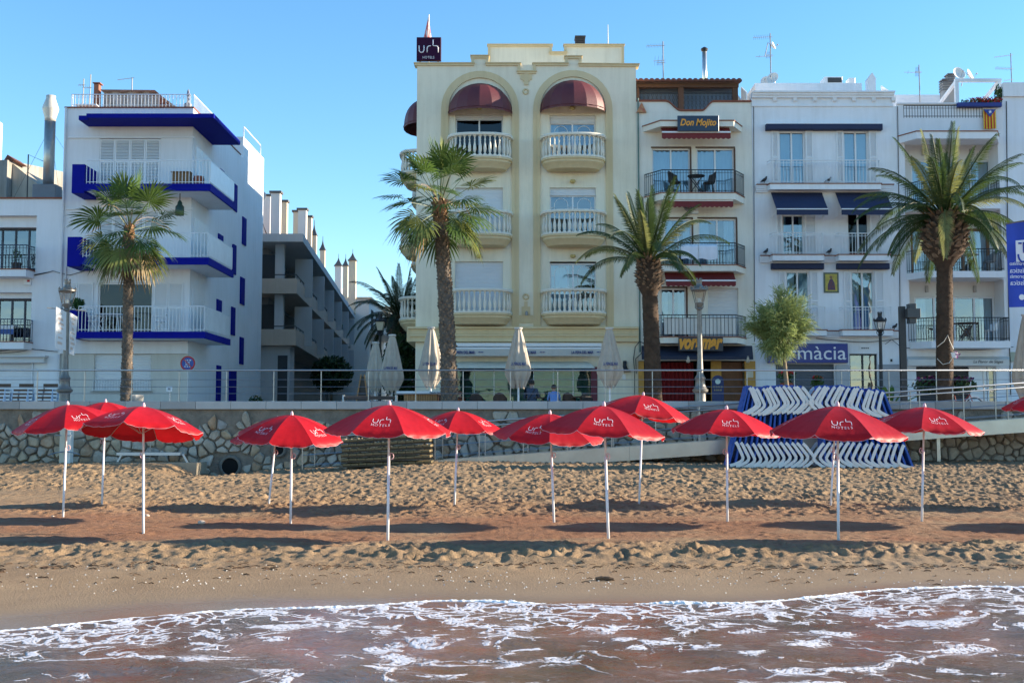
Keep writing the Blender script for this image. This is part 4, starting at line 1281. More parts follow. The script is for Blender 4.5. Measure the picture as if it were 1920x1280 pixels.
# parapet with steps and its yellow coping
st = [(780, 122), (780, 119), (886, 119), (886, 105), (914, 105), (914, 119), (973, 119), (973, 134), (1002, 134), (1002, 119), (1062, 119), (1062, 106), (1088, 106), (1088, 120), (1195, 121)]
TX = lambda p: X(p, YF, 130)
def parapet(pts, y, thick, base_py, wm, tm, root=hotel, txf=TX, w=0.12):
    ol = [(txf(a), Z(b + 2, y)) for a, b in pts]
    mb = MB()
    for i in range(len(ol) - 1):
        a, b = ol[i], ol[i + 1]
        if abs(a[0] - b[0]) > 0.02:
            zb_ = Z(base_py, y) + 0.002
            if min(a[1], b[1]) - zb_ > 0.03: MB().prism([(a[0], zb_), (b[0], zb_), (b[0], b[1]), (a[0], a[1])], y + 0.001, y + thick).build('parapet_step', wm, root)
    mb = MB(); hw = w / 2
    for i in range(len(ol) - 1):
        a, b = ol[i], ol[i + 1]
        if abs(a[0] - b[0]) > 0.02:
            mb.prism([(a[0] - hw, a[1] - hw), (b[0] + hw, b[1] - hw), (b[0] + hw, b[1] + hw * 0.4), (a[0] - hw, a[1] + hw * 0.4)], y - 0.06, y + thick + 0.05)
            mb.prism([(a[0] - hw - 0.03, a[1] + hw * 0.4 + 0.002), (b[0] + hw + 0.03, b[1] + hw * 0.4 + 0.002), (b[0] + hw + 0.03, b[1] + hw), (a[0] - hw - 0.03, a[1] + hw)], y - 0.10, y + thick + 0.08)
        else:
            lo, hi = sorted((a[1], b[1]))
            if hi - lo > 2 * hw + 0.02: mb.prism([(a[0] - hw * 0.9, lo + hw + 0.003), (a[0] + hw * 0.9, lo + hw + 0.003), (a[0] + hw * 0.9, hi - hw - 0.003), (a[0] - hw * 0.9, hi - hw - 0.003)], y - 0.055, y + thick + 0.04)
    mb.build('coping', tm, root)
parapet(st[1:], YF, 0.3, 122, CREAM, YEL)
YU = YF + 5.0
st2 = [(917, 140), (917, 84), (1033, 84), (1033, 98), (1060, 98), (1060, 84), (1168, 84), (1168, 140)]
TX2 = lambda p: X(p, YU, 110)
mb = MB()
mb.box(TX2(917), TX2(1033), YU, YU + 6, ZTOP - 0.2, Z(86, YU)); mb.box(TX2(1033) + 0.001, TX2(1060) - 0.001, YU + 0.001, YU + 5.9, ZTOP - 0.2, Z(99, YU)); mb.box(TX2(1060), TX2(1168), YU, YU + 6, ZTOP - 0.2, Z(86, YU)); mb.build('roof_block', CREAM, hotel)
parapet(st2, YU, 0.2, 40, CREAM, YEL, txf=TX2)
YV = YU + 0.4
mb = MB(); mb.box(X(1080, YV, 70), X(1096, YV, 70), YV, YV + 0.5, Z(90, YV), Z(70, YV))
for q in range(4): mb.box(X(1079, YV, 70), X(1097, YV, 70), YV - 0.03, YV + 0.53, Z(83, YV) + q * 0.08, Z(83, YV) + q * 0.08 + 0.04)
mb.box(X(1078, YV, 70), X(1098, YV, 70), YV - 0.05, YV + 0.55, Z(70, YV) + 0.002, Z(67.5, YV)); mb.build('vent_chimney', M('vent_grey', (0.07, 0.065, 0.065), rough=0.7), hotel)
mb = MB(); mb.tube([(X(1142, YU, 60), YU + 0.6, Z(86, YU)), (X(1142, YU, 60), YU + 0.6, Z(38, YU))], [0.03, 0.015], 6); mb.build('mast', M('mast_white', (0.7, 0.7, 0.7)), hotel)
# cornice band over the restaurant
mb = MB(); cx0, cx1 = X(766, YF - 0.3, 620), x1 - 0.01
for (za, zc, d) in ((612, 616, 0.42), (616.3, 626, 0.32), (626.3, 630, 0.36), (630.3, 640, 0.28)):
    mb.box(cx0 + (0.42 - d) * 0.8, cx1, YF - d, YF - 0.004, Z(zc, YF - d), Z(za, YF - d))
mb.build('cornice', YEL, hotel)
mb = MB(); mb.box(X(766, YF, 620) - 0.05, x0 - 0.003, YF - 0.2, YF + 13, Z(641, YF), Z(613, YF)); mb.build('cornice', YEL, hotel)
# windows
for ci, (cx, a, b) in enumerate(cols):
    for k, (z0_, z1_) in enumerate(winz):
        zb0 = z0_ - 0.2
        if ci == 0 and k == 0:
            window(hotel, a, b, zb0, z1_ - 0.12, YF, 2, 0.2, glassm=glass('window_dark', (0.3, 0.35, 0.4), 0.05))
            roller(hotel, a, b, z1_ - 0.16, z1_, YF + 0.10)
        elif ci == 0:
            roller(hotel, a, b, zb0, z1_, YF + 0.12)
        else:
            window(hotel, a, b, zb0, z1_ - (0.28 if k < 2 else 0.06), YF, 2, 0.2, bars='arch', curtain=[(0.02, 0.42)] if k == 2 else ([(0.02, 0.2), (0.5, 0.62)] if k == 0 else None))
            if k < 2: roller(hotel, a, b, z1_ - 0.30, z1_, YF + 0.10)
# little wall lamps over the windows
lampm = M('lamp_ochre', (0.55, 0.42, 0.16), rough=0.5)
for (px, py) in ((898, 204), (1074, 204), (898, 481), (1074, 481), (1074, 341)):
    mb = MB(); mb.lathe([(0.10, 0.06), (0.12, 0.0), (0.09, -0.05), (0.03, -0.08)], (X(px, YF), YF - 0.09, Z(py, YF)), 10); mb.build('wall_lamp', lampm, hotel, smooth=True)
mb = MB(); c = Vector((X(987, YF), YF - 0.14, Z(587, YF))); mb.tube([c, c + Vector((0, 0.1, 0.06))], 0.03, 6); mb.lathe([(0.04, 0.05), (0.055, 0.0), (0.06, -0.10)], c, 8); mb.build('spot_lamp', M('spot_grey', (0.3, 0.31, 0.32), rough=0.4), hotel)
# round balconies: prototype built around its own wall centre
def balcony_proto():
    hw, dep = 1.27, 0.92
    def plan(s=1.0, n=22, k=0.0):
        pts = []
        for q in np.linspace(PI, 0, n):
            c_, s_ = math.cos(q), math.sin(q)
            x = math.copysign(abs(c_) ** 0.75, c_) * (hw - k); y = -(abs(s_) ** 0.75) * (dep - k)
            pts.append((x, y))
        return pts
    base = MB()
    prof = [(0.0, 0.0), (0.0, 0.07), (0.05, 0.09), (0.05, 0.17), (0.09, 0.21), (0.13, 0.26), (0.20, 0.33), (0.24, 0.40), (0.34, 0.43)]
    rows = []
    for k, d in prof: rows.append([(x, y, -d) for x, y in plan(1, 22, k)])
    base.grid(rows)
    base.poly([(x, y, 0.0) for x, y in plan(1, 22, 0)] )
    base.poly([(x, y, -0.43) for x, y in reversed(plan(1, 22, 0.34))])
    bm_ = base.mesh('balcony', YEL); smooth_by_angle(bm_, 30)
    white = MB(); white.prismz(plan(1, 22, -0.01) , 0.002, 0.06)
    sill = white.mesh('plinth', BALU)
    hr_ = MB(); ins = 0.10
    ring_o = plan(1, 22, -0.02); ring_i = plan(1, 22, 0.2)
    rows = [[(x, y, 0.84) for x, y in ring_i], [(x, y, 0.84) for x, y in ring_o], [(x, y, 0.90) for x, y in plan(1, 22, -0.04)], [(x, y, 0.945) for x, y in ring_o], [(x, y, 0.945) for x, y in ring_i], [(x, y, 0.84) for x, y in ring_i]]
    hr_.grid([list(reversed(r)) for r in rows]); hand = hr_.mesh('handrail', BALU); smooth_by_angle(hand, 40)
    bl = MB(); bl.box(-0.055, 0.055, -0.055, 0.055, 0.0, 0.05)
    bl.lathe([(0.04, 0.05), (0.03, 0.08), (0.05, 0.14), (0.068, 0.24), (0.062, 0.34), (0.036, 0.47), (0.026, 0.56), (0.04, 0.60), (0.026, 0.64), (0.03, 0.72), (0.042, 0.735)], n=8, cap=False)
    bl.box(-0.05, 0.05, -0.05, 0.05, 0.735, 0.78)
    balu = bl.mesh('baluster', BALU); smooth_by_angle(balu, 50)
    pl = plan(1, 200, 0.09)
    L_ = [0.0]
    for i in range(1, len(pl)): L_.append(L_[-1] + math.hypot(pl[i][0] - pl[i - 1][0], pl[i][1] - pl[i - 1][1]))
    spots = []
    n = 17
    for i in range(n):
        s = L_[-1] * (0.03 + 0.94 * i / (n - 1)); j = int(np.searchsorted(L_, s)); spots.append(pl[min(j, len(pl) - 1)])
    return bm_, sill, hand, balu, spots
BP = balcony_proto()
def round_balcony(root, x, y, z, rotz=0.0):
    rl = Vector(root.location)
    b = obj('balcony', BP[0], root, Vector((x, y, z)) - rl, (0, 0, rotz))
    obj('plinth', BP[1], b); obj('handrail', BP[2], b)
    for (px, py) in BP[4]: obj('baluster', BP[3], b, (px, py, 0.061))
    return b
bz = [Z(298, YF - 0.5), Z(441, YF - 0.5), Z(588, YF - 0.5)]
for k in range(3):
    for ci in range(2):
        round_balcony(hotel, cols[ci][0] if ci == 0 else (bay[1][0] + bay[1][1]) / 2, YF - 0.075, bz[k])
# side balconies on the alley side
for k in range(3):
    for yy in (YF + 3.0, YF + 8.5):
        round_balcony(hotel, x0 - 0.002, yy, bz[k], -PI / 2)
# dome awnings
MAR = M('awning_maroon', (0.115, 0.022, 0.026), rough=0.55, var=0.12, scale=3, bump=0.3, bscale=120)
def dome_awning(root, x, y, z, a=1.30, b=1.0, h=1.0, rotz=0.0, n=8):
    rl = Vector(root.location)
    aw = part_empty('awning', root, Vector((x, y, z)) - rl, (0, 0, rotz))
    for k in range(n):
        mb = MB(); rows = []
        for j in range(9):
            ph = PI / 2 * j / 8
            row = []
            for i in range(4):
                th = PI * (k + i / 3) / n
                bulge = 1 - 0.02 * math.sin(PI * i / 3)
                row.append((a * math.cos(th) * math.cos(ph) * bulge, -b * math.sin(th) * math.cos(ph) * bulge, h * math.sin(ph)))
            rows.append(row)
        vr = [(p[0], p[1], p[2] - 0.09) for p in rows[0]]
        mb.grid([vr] + rows)
        obj('awning_panel', mb.mesh('awning_panel', MAR, smooth=True), aw)
    mb = MB(); mb.tube([(a * math.cos(q), -b * math.sin(q), 0.0) for q in np.linspace(0, PI, 17)], 0.014, 5); obj('frame_hoop', mb.mesh('frame_hoop', MAR), aw)
    return aw
dome_awning(hotel, (bay[0][0] + bay[0][1]) / 2, YF - 0.004, Z(212, YF), (bay[0][1] - bay[0][0]) / 2 + 0.02, 1.05, Z(158, YF) - Z(212, YF))
dome_awning(hotel, (bay[1][0] + bay[1][1]) / 2, YF - 0.004, Z(208, YF), (bay[1][1] - bay[1][0]) / 2 + 0.0, 1.05, Z(152, YF) - Z(208, YF))
dome_awning(hotel, x0 - 0.004, YF + 3.0, Z(240, YF + 3), 1.25, 0.80, 1.15, -PI / 2)
dome_awning(hotel, x0 - 0.004, YF + 8.5, Z(290, YF + 8.5), 1.25, 0.70, 1.15, -PI / 2)
# side windows (dark)
for k in range(3):
    for yy in (YF + 3.0, YF + 8.5):
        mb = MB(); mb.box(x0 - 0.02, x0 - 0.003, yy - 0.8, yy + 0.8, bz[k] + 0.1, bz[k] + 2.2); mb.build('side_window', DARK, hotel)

# restaurant front: glass, piers, awning
TEAL = glass('restaurant_glass', (0.50, 0.80, 0.82), 0.05)
npan = 7
pw = (gx1 - gx0) / npan
for i in range(npan):
    if i == 3: continue
    a, b = gx0 + i * pw, gx0 + (i + 1) * pw
    mb = MB(); yy = YF + 0.10 + 0.04 * (i % 2)
    mb.box(a + 0.012, b - 0.012, yy, yy + 0.012, gz0 + 0.03, gz1 - 0.03); p = mb.build('glass_panel', TEAL, hotel)
    mb = MB(); mb.box(a - 0.012, a + 0.010, yy - 0.015, yy + 0.02, gz0, gz1); mb.build('edge_profile', FRAME_W, p)
mb = MB()
mb.box(gx0 - 0.3, gx1 + 0.3, YF + 5, YF + 5.1, gz0, gz1 + 0.4); mb.build('back_room_wall', M('room_teal', (0.50, 0.60, 0.60), rough=0.8, var=0.4, scale=0.8), hotel)
mb = MB(); mb.poly([(gx0, YF + 0.2, gz0 + 0.01), (gx1, YF + 0.2, gz0 + 0.01), (gx1, YF + 5, gz0 + 0.01), (gx0, YF + 5, gz0 + 0.01)]); mb.poly([(gx0, YF + 0.2, gz1), (gx1, YF + 0.2, gz1), (gx1, YF + 5, gz1), (gx0, YF + 5, gz1)]); mb.build('back_room_floor', M('room_floor', (0.12, 0.10, 0.09)), hotel)
BURG = M('burgundy_pier', (0.13, 0.015, 0.03), rough=0.5)
for (pa, pb) in ((847, 857), (1108, 1120)):
    mb = MB(); mb.bbox(X(pa, YF, 720), X(pb, YF, 720), YF - 0.08, YF + 0.05, gz0, gz1 + 0.05, 0.02); mb.build('pier', BURG, hotel)
# curved glass hood edge above the openings
mb = MB(); rows = []
for q in np.linspace(0, 1, 6):
    yq = YF - 0.05 - 0.35 * math.sin(q * PI / 2); zq = Z(690, YF) + 0.25 - 0.27 * (1 - math.cos(q * PI / 2)) * 1.0
    ins = 0.35 * (1 - q)
    rows.append([(gx0 - 0.05 + ins, yq, zq), (gx1 + 0.05 - ins, yq, zq)])
mb.grid(rows); mb.build('hood', M('hood_pale', (0.62, 0.66, 0.62), rough=0.5), hotel)
AWN = M('awning_sand', (0.52, 0.50, 0.46), rough=0.8, var=0.06, scale=2)
ya = YF - 0.75
ax0, ax1 = X(822, ya, 660), X(1128, ya, 660)
mb = MB(); mb.box(ax0, ax1, ya + 0.02, YF - 0.01, Z(649, ya), Z(643, ya)); mb.build('awning_box', FRAME_W, hotel)
mb = MB(); rows = [[(ax0, ya + 0.3, Z(648, ya) ), (ax1, ya + 0.3, Z(648, ya))], [(ax0, ya, Z(651, ya)), (ax1, ya, Z(651, ya))], [(ax0, ya - 0.004, Z(654, ya)), (ax1, ya - 0.004, Z(654, ya))]]
mb.grid(rows); mb.build('awning_bar', FRAME_W, hotel)
mb = MB(); rows = []
for q in range(5):
    rows.append([(ax0 + (ax1 - ax0) * i / 60, ya + 0.012 * math.sin(i * 1.7) * q / 4, Z(654, ya) - (Z(654, ya) - Z(667, ya)) * q / 4) for i in range(61)])
mb.grid(rows); va_ = mb.build('awning_valance', AWN, hotel)
NAVY = M('navy_print', (0.03, 0.05, 0.20), rough=0.7)
for px in (870, 985, 1092):
    text_on('LA PEPA DEL MAR', 0.2, NAVY, hotel, (X(px, ya, 660), ya - 0.03, Z(660.5, ya)), width=0.84, height=0.115, offset=0.004)
    dashes(NAVY, hotel, (X(px + 32, ya, 660), ya - 0.03, Z(660, ya)), 0.2, 0.03, 2)
# wall flare lamp and notices right of the restaurant
c = Vector((X(1171, YF, 685), YF - 0.12, Z(697, YF)))
mb = MB(); mb.lathe([(0.26, 0.0), (0.17, 0.06), (0.10, 0.16), (0.075, 0.25), (0.075, 0.42), (0.03, 0.43)], c, 12); mb.build('horn_lamp', M('lamp_black', (0.015, 0.016, 0.02), rough=0.45), hotel, smooth=True)
mb = MB(); mb.box(X(1167, YF, 705), X(1173, YF, 705), YF - 0.03, YF, Z(712, YF), Z(701, YF)); mb.build('notice', FRAME_W, hotel)

# purple roof sign with flag
PURP = M('sign_purple', (0.038, 0.007, 0.034), rough=0.6, var=0.05, spec=0.12)
ys = YF - 0.12
sg = thing('roof_sign', 'square dark purple hotel sign with white lettering on the roof corner', 'sign', (X(803, ys, 92), ys, Z(115, ys)))
sx0, sx1, sz0, sz1 = X(781, ys, 92), X(827, ys, 92), Z(113.5, ys), Z(70, ys)
mb = MB(); mb.bbox(sx0, sx1, ys, ys + 0.18, sz0, sz1, 0.015); mb.build('panel', PURP, sg)
mb = MB(); mb.box(sx0 + 0.1, sx0 + 0.16, ys + 0.19, ys + 0.25, Z(119, YF) + 0.06, sz1 - 0.1); mb.box(sx1 - 0.16, sx1 - 0.1, ys + 0.19, ys + 0.25, Z(119, YF) + 0.06, sz1 - 0.1); mb.build('bracket', steel, sg)
lg = MB()
def stroke(pts, r=0.022):
    lg.tube([(X(a, ys, 92), ys - 0.008, Z(b, ys)) for a, b in pts], r, 6)
def arcp(cx, cy, rx, ry, a0, a1, n=8):
    return [(cx + rx * math.cos(R(a0 + (a1 - a0) * i / n)), cy - ry * math.sin(R(a0 + (a1 - a0) * i / n))) for i in range(n + 1)]
stroke([(786, 86)] + arcp(790.5, 94, 4.5, 5, 180, 360) + [(795, 86)])
stroke([(801, 99), (801, 92)] + arcp(806, 91, 5, 4.5, 180, 90, 5) + [(808, 86.5)])
stroke([(812, 75), (812, 84)] + arcp(814, 84.5, 2, 2, 180, 270, 4) + arcp(817, 91, 4.5, 4.5, 90, 0, 6) + [(821.5, 99)])
lg.build('logo', PRINT, sg, smooth=True)
text_on('HOTELS', 0.2, PRINT, sg, (X(803.5, ys, 92), ys - 0.004, Z(108, ys)), width=0.46, height=0.10, spacing=1.15)
fl = thing('furled_flag', 'furled red and white flag on a pole behind the purple sign', 'flag', (X(801, YF + 0.6, 90), YF + 0.6, ZTOP))
yy = YF + 0.6
mb = MB(); mb.tube([(X(804, yy, 60), yy, ZTOP), (X(804, yy, 60), yy, Z(28, yy))], 0.025, 6); mb.build('pole', FRAME_W, fl)
mb = MB(); n = 12; rows = []
for j in range(9):
    f = j / 8; r = 0.02 + 0.15 * f ** 1.2
    rows.append([(X(803, yy, 60) - 0.06 * f + r * (1 + 0.25 * math.cos(3 * q)) * math.cos(q), yy + r * 0.8 * math.sin(q), Z(34, yy) + (Z(76, yy) - Z(34, yy)) * f) for q in np.linspace(0, 2 * PI, n + 1)])
mb.grid(rows); mb.build('cloth', M('flag_red', (0.55, 0.06, 0.05), rough=0.7, var=0.3, scale=14, stretch=(1, 1, 0.1), col2=(0.75, 0.6, 0.58), thr=(0.45, 0.6)), fl, smooth=True)
# ================================================================== narrow cream house with the two bars
def FX(px, d=0.0, py=470): return X(px, YF - d, py)
def FZ(py, d=0.0): return Z(py, YF - d)
CREAM2 = plaster('plaster_cream_two', (0.82, 0.78, 0.68), amt=0.35)
TERRA = M('terracotta', (0.25, 0.075, 0.04), rough=0.8, var=0.2, scale=6)
MARAW = M('awning_red', (0.17, 0.020, 0.022), rough=0.75, var=0.1)
IRON = M('black_iron', (0.018, 0.018, 0.02), rough=0.5, var=0.1)
BROWN = M('brown_wood', (0.10, 0.045, 0.02), rough=0.6, var=0.2, scale=5, stretch=(1, 1, 0.2))
ORANGE = M('orange_letters', (0.80, 0.33, 0.03), rough=0.5, var=0.05)
house = thing('narrow_house', 'narrow cream house with maroon awnings, black balconies and two orange lettered bar signs', 'building', (FX(1303), YF, ZP))
hx0, hx1 = FX(1195) + 0.004, FX(1413)
ops = [(FX(1224), FX(1296), FZ(362), FZ(278)), (FX(1308), FX(1379), FZ(362), FZ(278)),
       (FX(1246), FX(1298), FZ(498), FZ(410)), (FX(1310), FX(1381), FZ(498), FZ(410)),
       (FX(1238), FX(1286), FZ(634), FZ(540)), (FX(1326), FX(1383), FZ(634), FZ(540)),
       (FX(1200, 0, 700), FX(1408, 0, 700), ZP, FZ(676))]
ztop = FZ(211)
mb = MB(); mb.facade(hx0, hx1, ZP - 0.1, ztop, YF, ops, 0.16); mb.shell(hx0, hx1, YF, YF + 12, ZP - 0.1, ztop); mb.build('wall', CREAM2, house)
# curved parapet
def smooth_(t): return t * t * (3 - 2 * t)
top = []
for p in np.arange(1195, 1413.1, 3.0):
    y = 191
    if p > 1248 and p < 1276: y = 191 + 18 * smooth_((p - 1248) / 28)
    elif 1276 <= p <= 1316: y = 209
    elif 1316 < p < 1338: y = 209 - 17 * smooth_((p - 1316) / 22)
    elif p >= 1338: y = 192
    top.append((X(p, YF, 200), Z(y, YF)))
top[0] = (hx0, top[0][1]); top[-1] = (hx1, top[-1][1])
mb = MB(); mb.prism([(hx0, ztop + 0.002), (hx1, ztop + 0.002)] + list(reversed(top)), YF + 0.001, YF + 0.2); mb.build('parapet', CREAM2, house)
mb = MB(); rows = [[(x, YF - 0.05, z + 0.002) for x, z in top], [(x, YF - 0.05, z + 0.07) for x, z in top], [(x, YF + 0.25, z + 0.07) for x, z in top], [(x, YF + 0.25, z + 0.002) for x, z in top]]
mb.grid([list(reversed(r)) for r in rows]); mb.build('coping', TERRA, house)
# roof terrace room behind: posts, beam, lattice, tiles
yt = YF + 1.6
zroof = Z(158, yt)
for (pa, pb) in ((1194, 1199), (1272, 1282), (1374, 1384)):
    mb = MB(); mb.box(X(pa, yt, 180), X(pb, yt, 180), yt, yt + 0.15, ztop, zroof - 0.12); mb.build('terrace_post', BROWN, house)
mb = MB(); mb.box(hx0, X(1385, yt, 180), yt - 0.05, yt + 0.18, zroof - 0.14, zroof); mb.build('terrace_beam', BROWN, house)
mb = MB(); mb.box(hx0, X(1385, yt, 180), yt + 0.5, yt + 0.55, ztop, zroof - 0.02); mb.build('terrace_glass', M('terrace_blue', (0.13, 0.17, 0.23), rough=0.3), house)
for (pa, pb) in ((1200, 1271), (1283, 1373)):
    a, b = X(pa, yt, 180), X(pb, yt, 180); za_, zb2 = ztop, Z(173, yt)
    fr = MB(); fr.box(a, b, yt + 0.04, yt + 0.08, zb2 - 0.05, zb2); fr = fr.build('lattice', IRON, house)
    mb = MB(); n = int((b - a) / 0.16)
    for i in range(n + 1):
        x = a + (b - a) * i / n
        pts = [(x + 0.045 * math.sin(q * PI), yt + 0.06, za_ + (zb2 - za_) * q / 6) for q in np.arange(0, 6.01, 0.5)]
        mb.tube(pts, 0.012, 4)
        pts = [(x - 0.045 * math.sin(q * PI), yt + 0.06, za_ + (zb2 - za_) * q / 6) for q in np.arange(0, 6.01, 0.5)]
        mb.tube(pts, 0.012, 4)
    mb.build('scrolls', IRON, fr)['kind'] = 'stuff'
# roof tiles: rows of barrel tiles
TILE = M('roof_tile', (0.13, 0.045, 0.028), rough=0.8, var=0.35, scale=4)
tl = MB(); ncol = 20; wt = (X(1388, yt, 155) - hx0) / ncol
rows = []
for k, (yy, zz) in enumerate(((-0.35, 0.02), (0.4, 0.14), (0.45, 0.16), (1.2, 0.28))):
    rows.append([(wt * 0.5 * math.cos(q) * 1.08, yy, zz + 0.13 * math.sin(q)) for q in np.linspace(PI, 0, 9)])
tl.grid(rows); tl.poly(rows[0]); tl = tl.mesh('tile', TILE); smooth_by_angle(tl, 40)
for i in range(ncol): obj('roof_tile', tl, house, Vector((hx0 + wt * (i + 0.5), yt, zroof)) - house.location)
mb = MB(); mb.poly([(hx0, yt - 0.3, zroof + 0.012), (hx0 + wt * ncol, yt - 0.3, zroof + 0.012), (hx0 + wt * ncol, yt + 3.5, zroof + 0.5), (hx0, yt + 3.5, zroof + 0.5)]); mb.build('roof_deck', TILE, house)
mb = MB(); mb.box(X(1386, yt, 180), hx1, yt + 1.5, yt + 4, ztop, Z(175, yt)); mb.build('side_parapet', plaster('plaster_orange', (0.5, 0.28, 0.12)), house)
for k in range(4):
    yy = YF + 0.6 + k * 1.1
    mb = MB(); mb.prismx([(yy, ztop + 0.5), (yy + 1.0, ztop + 0.5), (yy + 1.0, ztop + 1.5 + k * 0.05), (yy, ztop + 1.0)], hx1 - 0.08, hx1 - 0.03); mb.build('screen_panel', FRAME_W, house)
mb = MB(); px = X(1321, yt + 2, 120); mb.tube([(px, yt + 2, zroof), (px, yt + 2, Z(95, yt + 2))], 0.10, 12); mb.build('flue', M('flue_steel', (0.6, 0.6, 0.58), rough=0.3, metal=0.8, var=0.1, scale=6), house, smooth=True)
mb = MB(); mb.lathe([(0.10, 0), (0.13, 0.02), (0.16, 0.1), (0.13, 0.14), (0.03, 0.2)], (px, yt + 2, Z(97, yt + 2)), 12); mb.build('flue_cap', IRON, house)
# eave slab
def slab_cham(root, name, fx0, fx1, wx0, wx1, py_t, py_b, dep, m_, tm=None):
    a, b = X(fx0, YF - dep), X(fx1, YF - dep); c, d = X(wx0, YF), X(wx1, YF)
    mb = MB(); mb.prismz([(c, YF - 0.002), (a, YF - dep), (b, YF - dep), (d, YF - 0.002)], Z(py_b, YF - dep), Z(py_t, YF - dep)); o = mb.build(name, m_, root)
    if tm:
        mb = MB(); e = 0.03; z = Z(py_t, YF - dep); mb.prismz([(c - e, YF - 0.003), (a - e * 0.5, YF - dep - e), (b + e * 0.5, YF - dep - e), (d + e, YF - 0.003)], z + 0.002, z + 0.04); mb.build('edge_tiles', tm, o)
    return o
slab_cham(house, 'eave', 1241, 1379, 1207, 1394, 227, 237, 0.9, CREAM2, TERRA)
def scallop_awning(root, px0, px1, py0, py1, pyl, dep0, dep1, m_, wave=0.045, n=14):
    a, b = X(px0, YF - dep1), X(px1, YF - dep1)
    z0_, z1_, zl = Z(py0, YF - dep0), Z(pyl, YF - dep1), Z(py1, YF - dep1)
    mb = MB(); mb.grid([[(a, YF - dep0, z0_), (b, YF - dep0, z0_)], [(a, YF - dep1, z1_), (b, YF - dep1, z1_)]]); aw = mb.build('awning', m_, root)
    mb = MB(); N_ = n * 8
    r1 = [(a + (b - a) * i / N_, YF - dep1 - 0.003, z1_) for i in range(N_ + 1)]
    r2 = [(a + (b - a) * i / N_, YF - dep1 - 0.003, zl - wave * abs(math.sin(PI * n * i / N_)) + wave) for i in range(N_ + 1)]
    mb.grid([r2, r1]); mb.build('valance', m_, aw)
    mb = MB(); mb.box(a, b, YF - dep1 - 0.03, YF - dep1 - 0.006, z1_ - 0.03, z1_ + 0.03); mb.build('front_bar', FRAME_W, aw)
    return aw
scallop_awning(house, 1243, 1373, 238, 261, 248, 0.55, 0.93, MARAW)
scallop_awning(house, 1253, 1376, 371, 389, 376, 0.5, 0.85, MARAW)
scallop_awning(house, 1248, 1379, 507, 537, 526, 0.35, 0.9, MARAW)
# balconies
for (zt_, zf, zb_) in ((318, 362, 374), (455, 497, 508), (590, 632, 643)):
    d = 0.95
    rail_balcony(house, X(1242, YF - d), X(1380, YF - d), Z(zt_, YF - d), Z(zf, YF - d), Z(zb_, YF - d), YF - 0.002, d, FX(1242, d) - FX(1209), FX(1397) - FX(1380, d), CREAM2, IRON, TERRA, step=0.115 if zt_ != 590 else 0.15, bar=0.008)
# canvas screen on the lowest balcony
d = 0.88
mb = MB(); rows = []
for z in (Z(627, YF - d), Z(596, YF - d)): rows.append([(X(1244, YF - d) + (X(1378, YF - d) - X(1244, YF - d)) * i / 40, YF - d + 0.02 * math.sin(i * 0.9), z + 0.015 * math.sin(i * 0.45)) for i in range(41)])
mb.grid(rows); mb.build('canvas_screen', M('canvas', (0.72, 0.69, 0.64), rough=0.85, var=0.05), house)
# windows
for i, o in enumerate(ops[:6]):
    if i == 5: roller(house, o[0], o[1], o[2], o[3], YF + 0.08); continue
    window(house, o[0], o[1], o[2], o[3], YF, 2, 0.14, curtain=[(0.03, 0.48), (0.52, 0.97)] if i < 2 else [(0.05, 0.3), (0.7, 0.95)])
    mb = MB(); mb.box(o[0] - 0.04, o[1] + 0.04, YF - 0.012, YF + 0.1, o[3] + 0.002, o[3] + 0.06); mb.box(o[1] - 0.001, o[1] + 0.05, YF - 0.01, YF + 0.1, o[2], o[3]); mb.build('wood_trim', BROWN, house)
mb = MB(); dx_, dz_ = FX(1289), FZ(391); mb.lathe([(0.0, 0.0), (0.14, -0.02), (0.2, -0.06), (0.17, -0.02)], (0, 0, 0), 14, cap=False); o = mb.build('dish', M('dish_grey', (0.22, 0.22, 0.23)), house, local=True); o.location = Vector((dx_, YF - 0.4, dz_)) - house.location; o.rotation_euler = (R(70), 0, R(20))
mb = MB(); mb.box(FX(1292), FX(1308), YF - 0.3, YF, FZ(402), FZ(393)); mb.build('air_unit', FRAME_W, house)
# hotel to house down pipe and cable
mb = MB(); mb.tube([(FX(1194.5) + 0.08, YF - 0.05, FZ(185)), (FX(1194.5) + 0.08, YF - 0.05, FZ(660))], 0.03, 6); mb.build('down_pipe', M('pipe_green', (0.12, 0.20, 0.17), rough=0.5), house)
mb = MB(); mb.prism([(FX(1195), FZ(212)), (FX(1214), FZ(212)), (FX(1205), FZ(193))], YF - 0.1, YF - 0.004); mb.build('ceramic_plaque', M('plaque', (0.55, 0.38, 0.16), var=0.5, scale=8, col2=(0.4, 0.06, 0.04)), house)
cabm = M('cable_black', (0.02, 0.02, 0.02), rough=0.6)
def cable(root, pts, d=0.06, r=0.012):
    mb = MB(); P3 = [P(a, b, YF - d) for a, b in pts]
    out = []
    for i in range(len(P3) - 1):
        for t in np.linspace(0, 1, 6, endpoint=False): out.append(P3[i].lerp(P3[i + 1], t) - Vector((0, 0, 0.05 * math.sin(PI * t) * (P3[i] - P3[i + 1]).length * 0.3)))
    out.append(P3[-1]); mb.tube(out, r, 4); return mb.build('cable', cabm, root)
cable(house, [(1190, 740), (1190, 700), (1188, 672), (1191, 650), (1199, 640), (1212, 645)], 0.1, 0.02)
cable(house, [(1193, 700), (1192, 672), (1203, 662), (1215, 655)], 0.12, 0.02)
